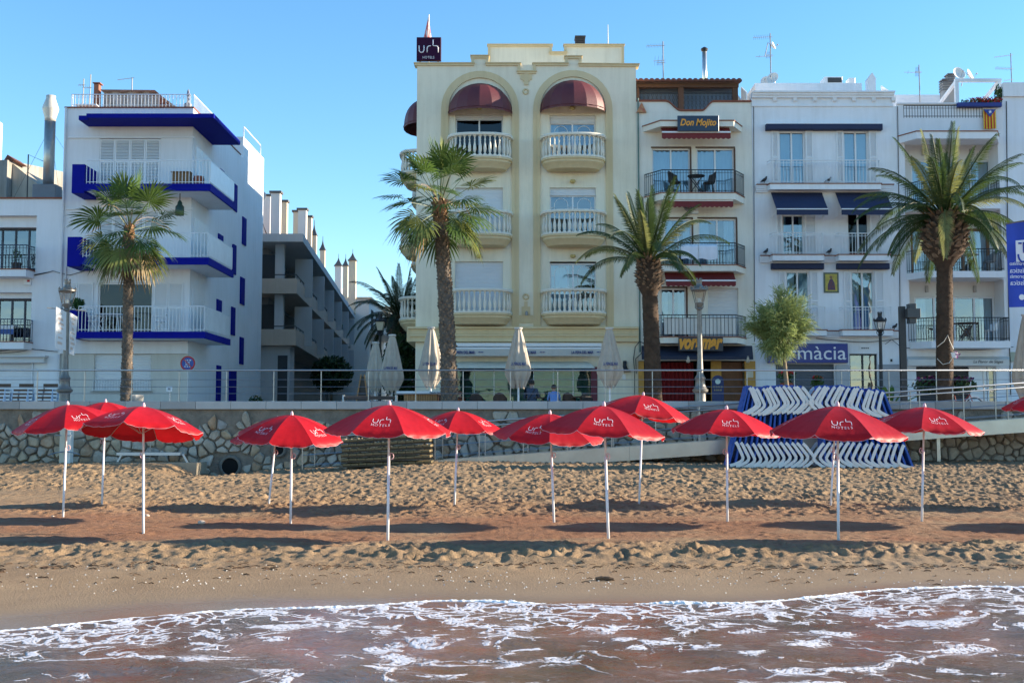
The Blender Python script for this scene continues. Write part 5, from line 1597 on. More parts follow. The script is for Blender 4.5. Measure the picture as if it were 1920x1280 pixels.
# shop signs
NAVYB = M('sign_navy', (0.018, 0.035, 0.07), rough=0.35)
yy = YF - 0.98
sg = thing('mojito_sign', 'dark blue sign with orange script lettering under the roof of the narrow house', 'sign', P(1308, 247, yy))
mb = MB(); mb.bbox(X(1270, yy, 230), X(1347, yy, 230), yy - 0.08, yy, Z(247, yy), Z(218, yy), 0.01); mb.build('panel', NAVYB, sg)
text_on('Don Mojito', 0.4, ORANGE, sg, (X(1308.5, yy, 230), yy - 0.083, Z(232.5, yy)), width=1.40, height=0.36, shear=0.28, offset=0.012)
yy = YF - 1.05
sg = thing('bar_sign', 'dark grey sign with orange script lettering partly behind a lamp post', 'sign', P(1314, 658, yy))
mb = MB(); mb.bbox(X(1272, yy, 645), X(1355, yy, 645), yy - 0.08, yy, Z(658, yy), Z(632, yy), 0.01); mb.build('panel', M('sign_grey', (0.05, 0.05, 0.055), rough=0.5), sg)
text_on('voramar', 0.4, ORANGE, sg, (X(1314, yy, 645), yy - 0.083, Z(645, yy)), width=1.66, height=0.42, shear=0.35, offset=0.02)
# ground floor bar
yy = YF - 1.3
mb = MB(); mb.grid([[(X(1203, YF, 650), YF - 0.02, Z(648, YF)), (X(1410, YF, 650), YF - 0.02, Z(648, YF))], [(X(1203, yy, 650), yy, Z(668, yy)), (X(1412, yy, 650), yy, Z(668, yy))], [(X(1203, yy, 650), yy - 0.004, Z(674, yy)), (X(1412, yy, 650), yy - 0.004, Z(674, yy))]]); mb.build('bar_awning', M('awning_night', (0.012, 0.018, 0.042), rough=0.7), house)
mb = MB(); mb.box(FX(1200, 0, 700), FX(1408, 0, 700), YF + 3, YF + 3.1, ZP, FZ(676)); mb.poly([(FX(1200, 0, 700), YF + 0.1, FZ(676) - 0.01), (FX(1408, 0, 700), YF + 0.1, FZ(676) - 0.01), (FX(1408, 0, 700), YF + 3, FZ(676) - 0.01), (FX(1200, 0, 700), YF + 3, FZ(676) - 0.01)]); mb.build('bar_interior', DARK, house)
OCH = M('ochre_wood', (0.52, 0.27, 0.05), rough=0.6, var=0.15, scale=4)
for (a, b) in ((1197, 1207), (1333, 1352), (1396, 1420)):
    mb = MB(); mb.box(X(a, YF, 720), min(X(b, YF, 720), hx1 - 0.02), YF - 0.1, YF + 0.03, ZP, FZ(677)); mb.build('door_jamb', OCH, house)
mb = MB(); mb.box(X(1353, YF, 720), X(1395, YF, 720), YF + 0.25, YF + 0.3, ZP, FZ(678)); mb.build('counter_wall', M('counter_rust', (0.20, 0.08, 0.03), var=0.3), house)
rc = MB(); rows = []
for z in (ZP, FZ(678)): rows.append([(X(1243, YF, 720) + (X(1304, YF, 720) - X(1243, YF, 720)) * i / 60, YF + 0.5 + 0.05 * math.sin(i * 0.8), z) for i in range(61)])
rc.grid(rows); rc.build('red_curtain', M('curtain_red', (0.22, 0.008, 0.010), rough=0.8), house)
mb = MB(); mb.box(X(1398, YF, 705), X(1411, YF, 705), YF - 0.13, YF - 0.105, FZ(708), FZ(692)); mb.build('menu_board', M('menu_paper', (0.62, 0.55, 0.42)), house)
for px in (1290, 1402):
    q = P(px, 670, YF - 1.25)
    mb = MB(); mb.lathe([(0.03, 0.06), (0.07, 0.0), (0.085, -0.14), (0.05, -0.2)], q, 8); mb.build('bar_lamp', M('lamp_glass', (0.5, 0.4, 0.3), rough=0.3), house)
# blue pavement board
yb = YF - 2.2
sg = thing('pavement_board', 'round topped blue advertising board on the pavement before the bar', 'sign', P(1345, 762, yb))
z0_ = ZP; a, b = X(1335, yb, 720), X(1357, yb, 720); zt_ = Z(703, yb)
pts = [(a, z0_), (b, z0_)] + [((a + b) / 2 + (b - a) / 2 * math.cos(q), zt_ - 0.22 + 0.22 * math.sin(q)) for q in np.linspace(0, PI, 10)]
mb = MB(); mb.prism(pts, yb, yb + 0.06); mb.build('board', M('board_blue', (0.015, 0.03, 0.12), rough=0.5), sg)
mb = MB(); mb.prism([((a + b) / 2 + 0.10 * math.cos(q), Z(715, yb) + 0.10 * math.sin(q)) for q in np.linspace(0, 2 * PI, 16, endpoint=False)], yb - 0.01, yb - 0.002); mb.build('emblem', M('emblem_pale', (0.6, 0.72, 0.66)), sg)
for py, w in ((725, 0.34), (731, 0.28)):
    dashes(M('gold_print', (0.30, 0.24, 0.12)), sg, ((a + b) / 2, yb - 0.004, Z(py, yb)), w, 0.06, 4)

# ================================================================== white house with the pharmacy
WHITE_B = plaster('plaster_cool_white', (0.83, 0.84, 0.86), amt=0.32)
NAVYAW = M('awning_navy', (0.018, 0.028, 0.075), rough=0.75, var=0.1)
WBAR = M('bar_white', (0.76, 0.77, 0.78), rough=0.4)
ph = thing('pharmacy_house', 'white three storey house with navy awnings and louvred shutters above a pharmacy', 'building', (FX(1550), YF, ZP))
wx0, wx1 = FX(1413) + 0.005, FX(1687)
zt0 = FZ(199)
wins = [(1464, 1513, 246, 346), (1586, 1633, 246, 346), (1468, 1509, 402, 480), (1590, 1631, 394, 480), (1473, 1517, 508, 622), (1595, 1638, 508, 622)]
ops = [(FX(a), FX(b), FZ(d), FZ(c)) for a, b, c, d in wins]
sh_op = (FX(1455, 0, 720), FX(1565, 0, 720), ZP, FZ(682)); dr_op = (FX(1594, 0, 720), FX(1646, 0, 720), ZP, FZ(663))
mb = MB(); mb.facade(wx0, wx1, ZP - 0.1, zt0, YF, ops + [sh_op, dr_op], 0.16); mb.shell(wx0, wx1, YF, YF + 12, ZP - 0.1, zt0); mb.build('wall', WHITE_B, ph)
# cornice
mb = MB()
for (pt, pb, d) in ((197, 199.5, 0.05), (170, 173, 0.24), (173.2, 178, 0.18), (178.2, 183, 0.13), (183.2, 197, 0.03)):
    mb.box(wx0, FX(1680) + d * 0.2, YF - d, YF + 0.25, Z(pb, YF - d), Z(pt, YF - d))
mb.build('cornice', WHITE_B, ph)
for cx in (1452, 1490, 1527, 1564, 1600, 1637, 1674):
    mb = MB(); x = X(cx, YF, 185); mb.prismx([(YF - 0.03, FZ(193)), (YF - 0.10, FZ(190)), (YF - 0.125, FZ(183.5)), (YF - 0.03, FZ(183.5))], x - 0.075, x + 0.075); mb.build('bracket', WHITE_B, ph)
mb = MB(); mb.box(X(1416, YF + 2, 160), X(1616, YF + 2, 160), YF + 2, YF + 8, zt0, Z(156, YF + 2)); mb.build('roof_room', WHITE_B, ph)
mb = MB(); mb.box(X(1628, YF + 1, 150), X(1642, YF + 1, 150), YF + 1, YF + 1.4, zt0, Z(148, YF + 1)); mb.prism([(X(1627, YF + 1, 150), Z(148, YF + 1)), (X(1643, YF + 1, 150), Z(148, YF + 1)), (X(1636, YF + 1, 150), Z(136, YF + 1))], YF + 1.002, YF + 1.398); mb.build('chimney', WHITE_B, ph)
for k in range(3):
    yy = YF + 0.5 + k * 1.0
    mb = MB(); mb.prismx([(yy, zt0), (yy + 0.95, zt0), (yy + 0.95, zt0 + 1.25 + 0.1 * k), (yy, zt0 + 0.75)], wx1 - 0.12, wx1 - 0.07); mb.build('screen_panel', FRAME_W, ph)
# roof units
mb = MB(); mb.bbox(X(1546, YF + 2.5, 150), X(1580, YF + 2.5, 150), YF + 2.5, YF + 3.2, Z(157, YF + 2.5), Z(144, YF + 2.5), 0.02); u_ = mb.build('air_unit', FRAME_W, ph)
mb = MB(); mb.box(X(1552, YF + 2.5, 150), X(1578, YF + 2.5, 150), YF + 2.48, YF + 2.5, Z(155, YF + 2.5), Z(146, YF + 2.5)); mb.build('grille', M('grille_dark', (0.05, 0.05, 0.05)), u_)
mb = MB(); mb.bbox(X(1592, YF + 2.5, 150), X(1604, YF + 2.5, 150), YF + 2.5, YF + 3.0, Z(157, YF + 2.5), Z(146, YF + 2.5), 0.02); mb.build('roof_box', FRAME_W, ph)
# windows, shutters
for i, (a, b, c, d) in enumerate(wins):
    o = ops[i]
    opn = i == 3
    window(ph, o[0], o[1], o[2], o[3], YF, 2, 0.14, curtain=None if opn else ([(0.04, 0.46), (0.54, 0.96)] if i < 2 else ([(0.03, 0.2), (0.8, 0.97)] if i == 2 else [(0.05, 0.4), (0.6, 0.97)])), glassm=glass('window_dark', (0.3, 0.35, 0.4), 0.05) if opn else None)
leafs = [(1450, 1463, 246, 345), (1514, 1528, 246, 345), (1572, 1585, 246, 345), (1634, 1649, 246, 345), (1456, 1467, 402, 479), (1510, 1531, 402, 479), (1632, 1653, 396, 479), (1459, 1472, 508, 621), (1518, 1533, 508, 621), (1581, 1594, 508, 621), (1639, 1656, 508, 621)]
for a, b, c, d in leafs: louvre(ph, FX(a), FX(b), FZ(d), FZ(c), YF - 0.004, FRAME_W)
# balconies with their moulded floors
def mould(root, px0, px1, py, h_px, dep, m_):
    mb = MB(); a, b = X(px0, YF - dep), X(px1, YF - dep)
    for k, (f0, f1, s) in enumerate(((0, 0.25, 1.0), (0.27, 0.5, 0.9), (0.52, 0.78, 0.75), (0.8, 1.0, 0.6))):
        dd = dep * s
        mb.box(a + (dep - dd) * 0.6, b - (dep - dd) * 0.6, YF - dd, YF - 0.003, Z(py + h_px * f1, YF - dep), Z(py + h_px * f0, YF - dep))
    return mb.build('floor_moulding', m_, root)
mould(ph, 1419, 1677, 347, 13, 0.16, WHITE_B); mould(ph, 1424, 1687, 480, 12, 0.14, WHITE_B); mould(ph, 1424, 1687, 621, 12, 0.14, WHITE_B)
mb = MB(); mb.box(FX(1419), FX(1677), YF - 0.2, YF - 0.003, Z(346.6, YF - 0.16) , Z(345, YF - 0.16)); mb.build('edge_tiles', TERRA, ph)
for (py) in (479.6, 620.6):
    mb = MB(); mb.box(FX(1424), FX(1686), YF - 0.18, YF - 0.003, Z(py, YF - 0.16), Z(py - 1.6, YF - 0.16)); mb.build('edge_tiles', TERRA, ph)
for (a, b, t_, f_, dep) in ((1446, 1655, 300, 345, 0.5), (1449, 1545, 436, 478, 0.55), (1573, 1668, 437, 478, 0.55), (1464, 1547, 575, 619, 0.5), (1577, 1671, 575, 619, 0.5)):
    rail_balcony(ph, X(a, YF - dep), X(b, YF - dep), Z(t_, YF - dep), Z(f_, YF - dep), Z(f_ + 10, YF - dep), YF - 0.165, dep - 0.16, 0.04, 0.04, WHITE_B, WBAR, TERRA, step=0.13, bar=0.007)
# awnings: box of the rolled ones, two let down
for (a, b, t_, u) in ((1441, 1661, 232, 243), (1447, 1545, 493, 504), (1570, 1668, 493, 504)):
    mb = MB(); mb.bbox(FX(a, 0.25), FX(b, 0.25), YF - 0.25, YF - 0.003, Z(u, YF - 0.25), Z(t_, YF - 0.25), 0.03); aw = mb.build('rolled_awning', NAVYAW, ph)
    mb = MB(); mb.box(FX(a, 0.25), FX(b, 0.25), YF - 0.22, YF - 0.005, Z(t_, YF - 0.25) + 0.003, Z(t_ - 1.5, YF - 0.25)); mb.build('cover', FRAME_W, aw)
for (ta, tb, ba, bb) in ((1447, 1543, 1457, 1554), (1568, 1664, 1579, 1676)):
    d = 0.95
    A_, B_ = X(ta, YF), X(tb, YF); C_, D_ = X(ba, YF - d), X(bb, YF - d)
    mb = MB(); rows = [[(A_ + (C_ - A_) * f, YF - 0.02 - d * f, FZ(361) + (Z(392, YF - d) - FZ(361)) * f - 0.03 * math.sin(PI * f)), (B_ + (D_ - B_) * f, YF - 0.02 - d * f, FZ(361) + (Z(392, YF - d) - FZ(361)) * f - 0.03 * math.sin(PI * f))] for f in np.linspace(0, 1, 6)]
    mb.grid(rows); aw = mb.build('awning', NAVYAW, ph)
    mb = MB(); yv = YF - d - 0.02; mb.grid([[(C_, yv - 0.002, Z(403, yv)), (D_, yv - 0.002, Z(403, yv))], [(C_, yv - 0.002, Z(392, yv)), (D_, yv - 0.002, Z(392, yv))]]); mb.build('valance', NAVYAW, aw)
    mb = MB(); mb.box(C_, D_, yv - 0.03, yv - 0.005, Z(393, yv), Z(391, yv)); mb.build('front_bar', FRAME_W, aw)
    for s, xx, xw in ((0, C_ + 0.05, A_), (1, D_ - 0.05, B_)):
        mb = MB(); mb.tube([(xx, yv + 0.02, Z(393, yv)), (xw, YF - 0.02, FZ(408))], 0.015, 5); mb.build('arm', FRAME_W, aw)
# painted tile picture
yy = YF - 0.03
tl_ = part_empty('tile_picture', ph)
mb = MB(); mb.box(FX(1543), FX(1571), yy, YF - 0.003, FZ(549), FZ(511)); mb.build('border', M('tile_border', (0.12, 0.14, 0.10), var=0.7, scale=30), tl_)
mb = MB(); mb.box(FX(1546), FX(1568), yy - 0.006, yy - 0.001, FZ(546), FZ(514)); mb.build('ground', M('tile_yellow', (0.50, 0.40, 0.08), var=0.25, scale=9), tl_)
xc = FX(1557)
mb = MB(); mb.prism([(xc - 0.15, FZ(544)), (xc + 0.16, FZ(544)), (xc + 0.12, FZ(530)), (xc + 0.04, FZ(523)), (xc - 0.06, FZ(524)), (xc - 0.13, FZ(533))], yy - 0.012, yy - 0.007); mb.build('figure_robe', M('tile_blue', (0.05, 0.06, 0.14), var=0.6, scale=12, col2=(0.2, 0.06, 0.04)), tl_)
mb = MB(); mb.prism([(xc - 0.01 + 0.055 * math.cos(q), FZ(520) + 0.07 * math.sin(q)) for q in np.linspace(0, 2 * PI, 12, endpoint=False)], yy - 0.014, yy - 0.008); mb.build('figure_head', M('tile_skin', (0.25, 0.14, 0.07)), tl_)
# cables, pharmacy sign, ground floor
cable(ph, [(1530, 634), (1570, 638), (1625, 641), (1690, 634)], 0.08, 0.016); cable(ph, [(1660, 645), (1672, 636), (1692, 652)], 0.08, 0.012)
cable(ph, [(1413, 200), (1414, 420), (1415, 640)], 0.02, 0.014); cable(ph, [(1683, 200), (1686, 420), (1688, 640)], 0.02, 0.014)
PHB = M('pharmacy_blue', (0.010, 0.030, 0.22), rough=0.3)
yy = YF - 0.2
sg = part_empty('shop_sign', ph)
mb = MB(); mb.bbox(X(1440, yy, 660), X(1590, yy, 660), yy, YF - 0.003, Z(680, yy), Z(644, yy), 0.015); mb.build('panel', PHB, sg)
text_on('farmàcia', 0.7, PRINT, sg, (X(1518, yy, 660), yy - 0.008, Z(661, yy)), width=X(1586, yy) - X(1450, yy), height=Z(649, yy) - Z(675, yy))
roller(ph, sh_op[0], sh_op[1], sh_op[2], sh_op[3], YF + 0.1, M('shop_shutter', (0.10, 0.11, 0.13), rough=0.5), 0.09)
mb = MB(); mb.bbox(FX(1567, 0, 720), FX(1592, 0, 720), YF - 0.08, YF - 0.003, ZP, FZ(684), 0.01); mb.build('pier', M('pier_grey', (0.42, 0.42, 0.43), var=0.06), ph)
mb = MB(); mb.box(FX(1648, 0, 720), FX(1686, 0, 720), YF - 0.06, YF - 0.003, ZP, FZ(683)); mb.build('plinth_cladding', M('clad_grey', (0.34, 0.35, 0.37), var=0.08), ph)
window(ph, dr_op[0], dr_op[1], dr_op[2], dr_op[3], YF, 2, 0.16, frame=M('door_dark', (0.03, 0.035, 0.04), rough=0.5), name='door')
mb = MB(); mb.box(FX(1612, 0, 655), FX(1632, 0, 655), YF - 0.02, YF - 0.003, FZ(656), FZ(649)); pl_ = mb.build('street_plate', FRAME_W, ph)
mb = MB(); mb.box(FX(1667, 0, 675), FX(1675, 0, 675), YF - 0.02, YF - 0.003, FZ(680), FZ(671)); pl2 = mb.build('number_plate', FRAME_W, ph)
mb = MB(); mb.box(FX(1669, 0, 675), FX(1673, 0, 675), YF - 0.025, YF - 0.021, FZ(678), FZ(673)); mb.build('number', IRON, pl2)
dashes(IRON, ph, (FX(1622, 0, 655), YF - 0.024, FZ(652.5)), 0.3, 0.05, 4)

# ================================================================== white house with deep loggias, far right
LOG = plaster('plaster_loggia', (0.80, 0.80, 0.82), amt=0.22)
lg = thing('loggia_house', 'white house with deep loggia balconies behind the tallest palm at the right', 'building', (FX(1785), YF, ZP))
lx0, lx1 = FX(1687) + 0.006, FX(1888)
lt = FZ(196)
lops = [(FX(1701), FX(1877), FZ(385), FZ(262)), (FX(1699), FX(1878), FZ(513), FZ(393)), (FX(1703), FX(1880), FZ(645), FZ(523)), (FX(1718, 0, 700), FX(1868, 0, 700), ZP, FZ(687))]
mb = MB(); mb.facade(lx0, lx1, ZP - 0.1, lt, YF, lops, 0.9); mb.shell(lx0, lx1, YF, YF + 12, ZP - 0.1, lt); mb.build('wall', LOG, lg)
back = YF + 0.9
BACKW = plaster('plaster_loggia_back', (0.74, 0.72, 0.68), amt=0.15)
wdef = [((1712, 1862, 300, 382), 4, FRAME_W), ((1708, 1856, 428, 510), 3, M('frame_brown', (0.20, 0.09, 0.035), rough=0.5)), ((1712, 1862, 556, 642), 4, FRAME_W)]
for (o, (w, n, fm)) in zip(lops[:3], wdef):
    wo_ = (X(w[0], back), X(w[1], back), o[2] + 0.01, Z(w[2], back))
    mb = MB(); mb.facade(o[0], o[1], o[2], o[3], back, [wo_], 0.1); mb.build('back_wall', BACKW, lg)
    window(lg, wo_[0], wo_[1], wo_[2], wo_[3], back, n, 0.1, frame=fm, ft=0.07 if fm is FRAME_W else 0.11, curtain=[(0.02, 0.16), (0.84, 0.98)])
    for px in (1735, 1825):
        mb = MB(); mb.bbox(X(px, back) - 0.05, X(px, back) + 0.05, back - 0.1, back - 0.003, Z(w[2] - 14, back) - 0.13, Z(w[2] - 14, back) + 0.13, 0.01); mb.build('wall_lamp', M('wall_lamp_grey', (0.4, 0.38, 0.36)), lg)
slab_cham(lg, 'eave', 1724, 1877, 1689, 1879, 247, 260, 0.8, LOG, TERRA)
for (t_, f_, b_, a, c) in ((338, 380, 391, 1730, 1880), (466, 508, 520, 1736, 1884), (595, 639, 652, 1742, 1890)):
    d = 0.85
    rail_balcony(lg, X(a, YF - d), X(c, YF - d), Z(t_, YF - d), Z(f_, YF - d), Z(b_, YF - d), YF - 0.003, d, X(a, YF - d) - FX(1699), 0.0, LOG, IRON, IRON, step=0.105, bar=0.008, trim=False)
# roof terrace with railing, pergola
rail_balcony(lg, FX(1693, 0, 210), FX(1843, 0, 210), FZ(198), FZ(223), FZ(224), YF + 0.08, 0.13, 0, 0, LOG, IRON, None, step=0.11, bar=0.008, slab=False)
mb = MB(); mb.box(lx0, lx1, YF - 0.05, YF + 0.1, lt + 0.003, lt + 0.06); mb.build('coping', LOG, lg)
PERG = M('pergola_white', (0.78, 0.78, 0.78), rough=0.45)
yp, yq = YF + 0.3, YF + 4.0
zp_ = Z(153, yp)
for (px) in (1795, 1875):
    mb = MB(); mb.box(X(px, yp, 180) - 0.07, X(px, yp, 180) + 0.07, yp, yp + 0.14, lt, zp_ - 0.005); mb.build('pergola_post', PERG, lg)
mb = MB(); mb.box(X(1792, yp, 180), X(1879, yp, 180), yp - 0.01, yp + 0.15, zp_, zp_ + 0.12); mb.build('pergola_beam', PERG, lg)
for (a, b) in (((1795, 158), (1742, 192)), ((1875, 158), (1828, 190))):
    A_ = Vector((X(a[0], yp, 180), yp + 0.1, zp_ + 0.02)); B_ = Vector((X(a[0], yp, 180) - 0.35, yp + 4.5, zp_ - 1.4))
    mb = MB(); mb.tube([A_, B_], 0.08, 4); mb.build('pergola_rafter', PERG, lg)
mb = MB(); mb.box(lx0 + 0.5, X(1790, yq, 180), yq, yq + 4, lt, Z(178, yq)); mb.build('roof_room', LOG, lg)
for k, (a, b, t_) in enumerate(((1768, 1779, 150), (1778, 1791, 140))):
    yc = YF + 2.4 + k * 0.3
    mb = MB(); mb.box(X(a, yc, 150), X(b, yc, 150), yc, yc + 0.4, lt, Z(t_ + 2, yc)); ch = mb.build('chimney', M('chimney_grey', (0.3, 0.29, 0.28)), lg)
    for q in range(5):
        z = Z(t_, yc) - q * 0.11; mb = MB(); mb.box(X(a - 1, yc, 150), X(b + 1, yc, 150), yc - 0.03, yc + 0.43, z, z + 0.05); mb.build('louvre', M('chimney_dark', (0.16, 0.15, 0.15)), ch)
# flower box with geraniums
fb = thing('flower_box', 'blue flower box full of red geraniums on the roof terrace edge', 'flower box', (X(1838, YF - 0.12, 195), YF - 0.12, FZ(203)))
mb = MB(); mb.bbox(X(1796, YF - 0.2, 195), X(1878, YF - 0.2, 195), YF - 0.25, YF - 0.06, FZ(203), FZ(195), 0.02); mb.build('box', M('box_blue', (0.02, 0.04, 0.22)), fb)
def leafball(n, c, r, size, flat=1.0):
    mb = MB()
    for i in range(n):
        d = Vector((random.gauss(0, 1), random.gauss(0, 1), random.gauss(0, 1))).normalized() * (random.random() ** 0.4)
        p = Vector(c) + Vector((d.x * r[0], d.y * r[1], d.z * r[2]))
        u = Vector((random.gauss(0, 1), random.gauss(0, 1), random.gauss(0, 1))).normalized(); v = u.orthogonal().normalized(); w = u.cross(v)
        s = size * random.uniform(0.6, 1.3)
        mb.poly([p - v * s, p + w * s * 0.5, p + v * s, p - w * s * 0.5])
    return mb
LEAFG = M('leaf_green', (0.05, 0.11, 0.025), rough=0.6, var=0.4, scale=6, trans=0.25)
GER = M('geranium_red', (0.50, 0.012, 0.02), rough=0.6, var=0.3, scale=8)
leafball(320, (X(1838, YF - 0.16, 190), YF - 0.16, FZ(192)), (0.85, 0.14, 0.12), 0.05).build('leaves', LEAFG, fb)
leafball(300, (X(1846, YF - 0.18, 190), YF - 0.2, FZ(190)), (0.75, 0.16, 0.13), 0.045).build('blossoms', GER, fb)
leafball(260, (X(1872, YF + 0.1, 180), YF + 0.1, FZ(178)), (0.17, 0.15, 0.45), 0.06).build('shrub', LEAFG, fb)
# flag with stripes, triangle and star
ff = thing('hanging_flag', 'yellow flag with red stripes and a white star on blue, hanging from roof terrace', 'flag', (FX(1855, 0.1, 225), YF - 0.1, FZ(242)))
a, b, zt_, zb_ = FX(1843.5, 0.1, 225), FX(1867, 0.1, 225), FZ(206, 0.1), FZ(242, 0.1)
def fy(x): return YF - 0.12 + 0.025 * math.sin((x - a) * 12)
n = 9
for i in range(n):
    xa_, xb_ = a + (b - a) * i / n, a + (b - a) * (i + 1) / n
    mb = MB(); mb.grid([[(xa_, fy(xa_), zb_), (xb_, fy(xb_), zb_)], [(xa_, fy(xa_), zt_), (xb_, fy(xb_), zt_)]]); mb.build('stripe', M('flag_yellow', (0.70, 0.44, 0.03), rough=0.8) if i % 2 == 0 else M('flag_stripe_red', (0.48, 0.03, 0.02), rough=0.8), ff)
mb = MB(); m_ = (a + b) / 2; zk = zt_ - 0.30; mb.poly([(a, fy(a) - 0.03, zt_), (m_, fy(m_) - 0.03, zk), (b, fy(b) - 0.03, zt_)]); mb.build('triangle', M('flag_blue', (0.03, 0.07, 0.33), rough=0.8), ff)
mb = MB(); mb.poly([(m_ + (0.085 if k % 2 == 0 else 0.034) * math.sin(k * PI / 5), fy(m_) - 0.07, zt_ - 0.105 + (0.085 if k % 2 == 0 else 0.034) * math.cos(k * PI / 5)) for k in range(10)]); mb.build('star', PRINT, ff)
# ground floor of the loggia house
yy = YF - 0.5
mb = MB(); mb.grid([[(X(1703, yy, 680), yy, Z(685, yy)), (X(1893, yy, 680), yy, Z(685, yy))], [(X(1703, yy, 680), yy, Z(674, yy)), (X(1893, yy, 680), yy, Z(674, yy))], [(X(1703, YF, 680), YF - 0.01, FZ(668)), (X(1893, YF, 680), YF - 0.01, FZ(668))]]); mb.build('shop_awning', M('awning_cream', (0.62, 0.60, 0.56), rough=0.8), lg)
text_on('La Piaror de Sitges', 0.2, M('print_grey', (0.10, 0.10, 0.10)), lg, (X(1853, yy, 680), yy - 0.008, Z(678.5, yy)), width=1.15, height=0.15, shear=0.25)
roller(lg, FX(1718, 0, 700), FX(1818, 0, 700), ZP, FZ(687), YF + 0.2, M('shop_shutter_dark', (0.03, 0.03, 0.035), rough=0.5), 0.09)
mb = MB(); mb.box(FX(1819, 0, 700), FX(1852, 0, 700), YF + 0.12, YF + 0.2, ZP, FZ(687)); mb.build('white_door', FRAME_W, lg)
window(lg, FX(1853, 0, 700), FX(1868, 0, 700), ZP, FZ(687), YF, 1, 0.15, glassm=glass('door_green', (0.45, 0.65, 0.55), 0.2), name='door')
cable(lg, [(1700, 652), (1760, 653), (1830, 656), (1900, 650)], 0.05, 0.016); cable(lg, [(1887, 190), (1889, 400), (1891, 560), (1893, 650), (1895, 740)], 0.02, 0.018)
mb = MB(); mb.box(FX(1893, 0, 670), FX(1902, 0, 670), YF - 0.1, YF - 0.003, FZ(678), FZ(660)); mb.build('meter_box', M('meter_green', (0.35, 0.38, 0.3)), lg)

# plain white house at the right edge and the row that goes on beyond the frame
ed = thing('edge_house', 'plain pale house front cut off by the right edge of the picture', 'building', (FX(1960), YF, ZP))
ex0 = lx1 + 0.004
mb = MB(); mb.facade(ex0, FX(2110), ZP - 0.1, FZ(182), YF, [(FX(1945), FX(2000), FZ(360), FZ(270)), (FX(1945), FX(2000), FZ(490), FZ(400)), (FX(1945), FX(2000), FZ(620), FZ(530))], 0.16); mb.shell(ex0, FX(2110), YF, YF + 12, ZP - 0.1, FZ(182)); mb.build('wall', plaster('plaster_edge', (0.78, 0.80, 0.84), amt=0.25), ed)
for (u, v) in ((360, 270), (490, 400), (620, 530)): window(ed, FX(1945), FX(2000), FZ(u), FZ(v), YF)
mb = MB(); mb.box(FX(1889), FX(2112), YF - 0.1, YF + 0.3, FZ(182) + 0.003, FZ(156)); mb.build('parapet', WHITE_B, ed)
xs_ = FX(2110) + 0.01
for k, (w, h) in enumerate(((7.5, 13.2), (8.5, 15.0), (9, 12.5), (8, 14.5), (10, 13.5))):  # unseen rest of the row, added for the shadow over the promenade
    t = thing('unseen_row_house', 'unseen house added for its shadow in the row beyond the right edge, number %s from the frame' % ordn[k], 'building', (xs_ + w / 2, YF, ZP))
    rows_ = [(xs_ + 1.2 + j * (w - 2.4) / 2 - 0.1, xs_ + 1.2 + j * (w - 2.4) / 2 + 1.0, ZP + 3.6 + f * 3.0, ZP + 5.6 + f * 3.0) for f in range(3) for j in range(2)]
    mb = MB(); mb.facade(xs_, xs_ + w, ZP - 0.1, ZP + h, YF, rows_, 0.16); mb.shell(xs_, xs_ + w, YF, YF + 12, ZP - 0.1, ZP + h); mb.build('wall', [WHITE_P, CREAM2, WHITE_B][k % 3], t)
    for o in rows_: window(t, *o, YF)
    xs_ += w + 0.01
# ================================================================== white house with royal blue trim
BLUE_T = M('royal_blue_paint', (0.004, 0.008, 0.24), rough=0.7, var=0.10, scale=3, spec=0.1)
WHITE_L = plaster('plaster_left_white', (0.80, 0.80, 0.81), amt=0.25)
BEIGE = plaster('plaster_beige_base', (0.62, 0.59, 0.53), amt=0.35)
bh = thing('blue_trim_house', 'white corner house with royal blue balcony edges and canopy', 'building', (FX(230), YF, ZP))
bx0, bx1 = FX(115), FX(357)
BYE = 58.0
bt = FZ(203)
def SP(px, py):                       # point on the side wall
    Y = 50.0
    for _ in range(25): Y = bx1 * (_cp - (640 - py) / F * _sp) * F / (px - 960)
    return Y, Z(py, Y)
fops = [(FX(182), FX(297), FZ(346), FZ(260)), (FX(182), FX(297), FZ(486), FZ(396)), (FX(186), FX(288), FZ(625), FZ(530)), (FX(182), FX(288), FZ(733), FZ(664))]
mb = MB(); mb.facade(bx0, bx1, FZ(662), bt, YF, fops[:3], 0.14); mb.build('wall', WHITE_L, bh)
mb = MB(); mb.facade(bx0, bx1, ZP - 0.1, FZ(662), YF + 0.001, fops[3:], 0.14); mb.build('base_wall', BEIGE, bh)
mb = MB(); mb.shell(bx0, bx1, YF + 0.002, BYE, ZP - 0.1, bt); mb.build('side_wall', WHITE_L, bh)
# stepped back roof end
mb = MB(); mb.box(bx1 - 4, bx1, BYE - 4.5, BYE, bt + 0.003, bt + 1.0); mb.build('stair_block', WHITE_L, bh)
mb = MB(); mb.box(bx0 - 0.02, bx1 + 0.03, YF - 0.05, YF + 8.0, bt + 0.002, bt + 0.05); mb.build('coping', TERRA, bh)
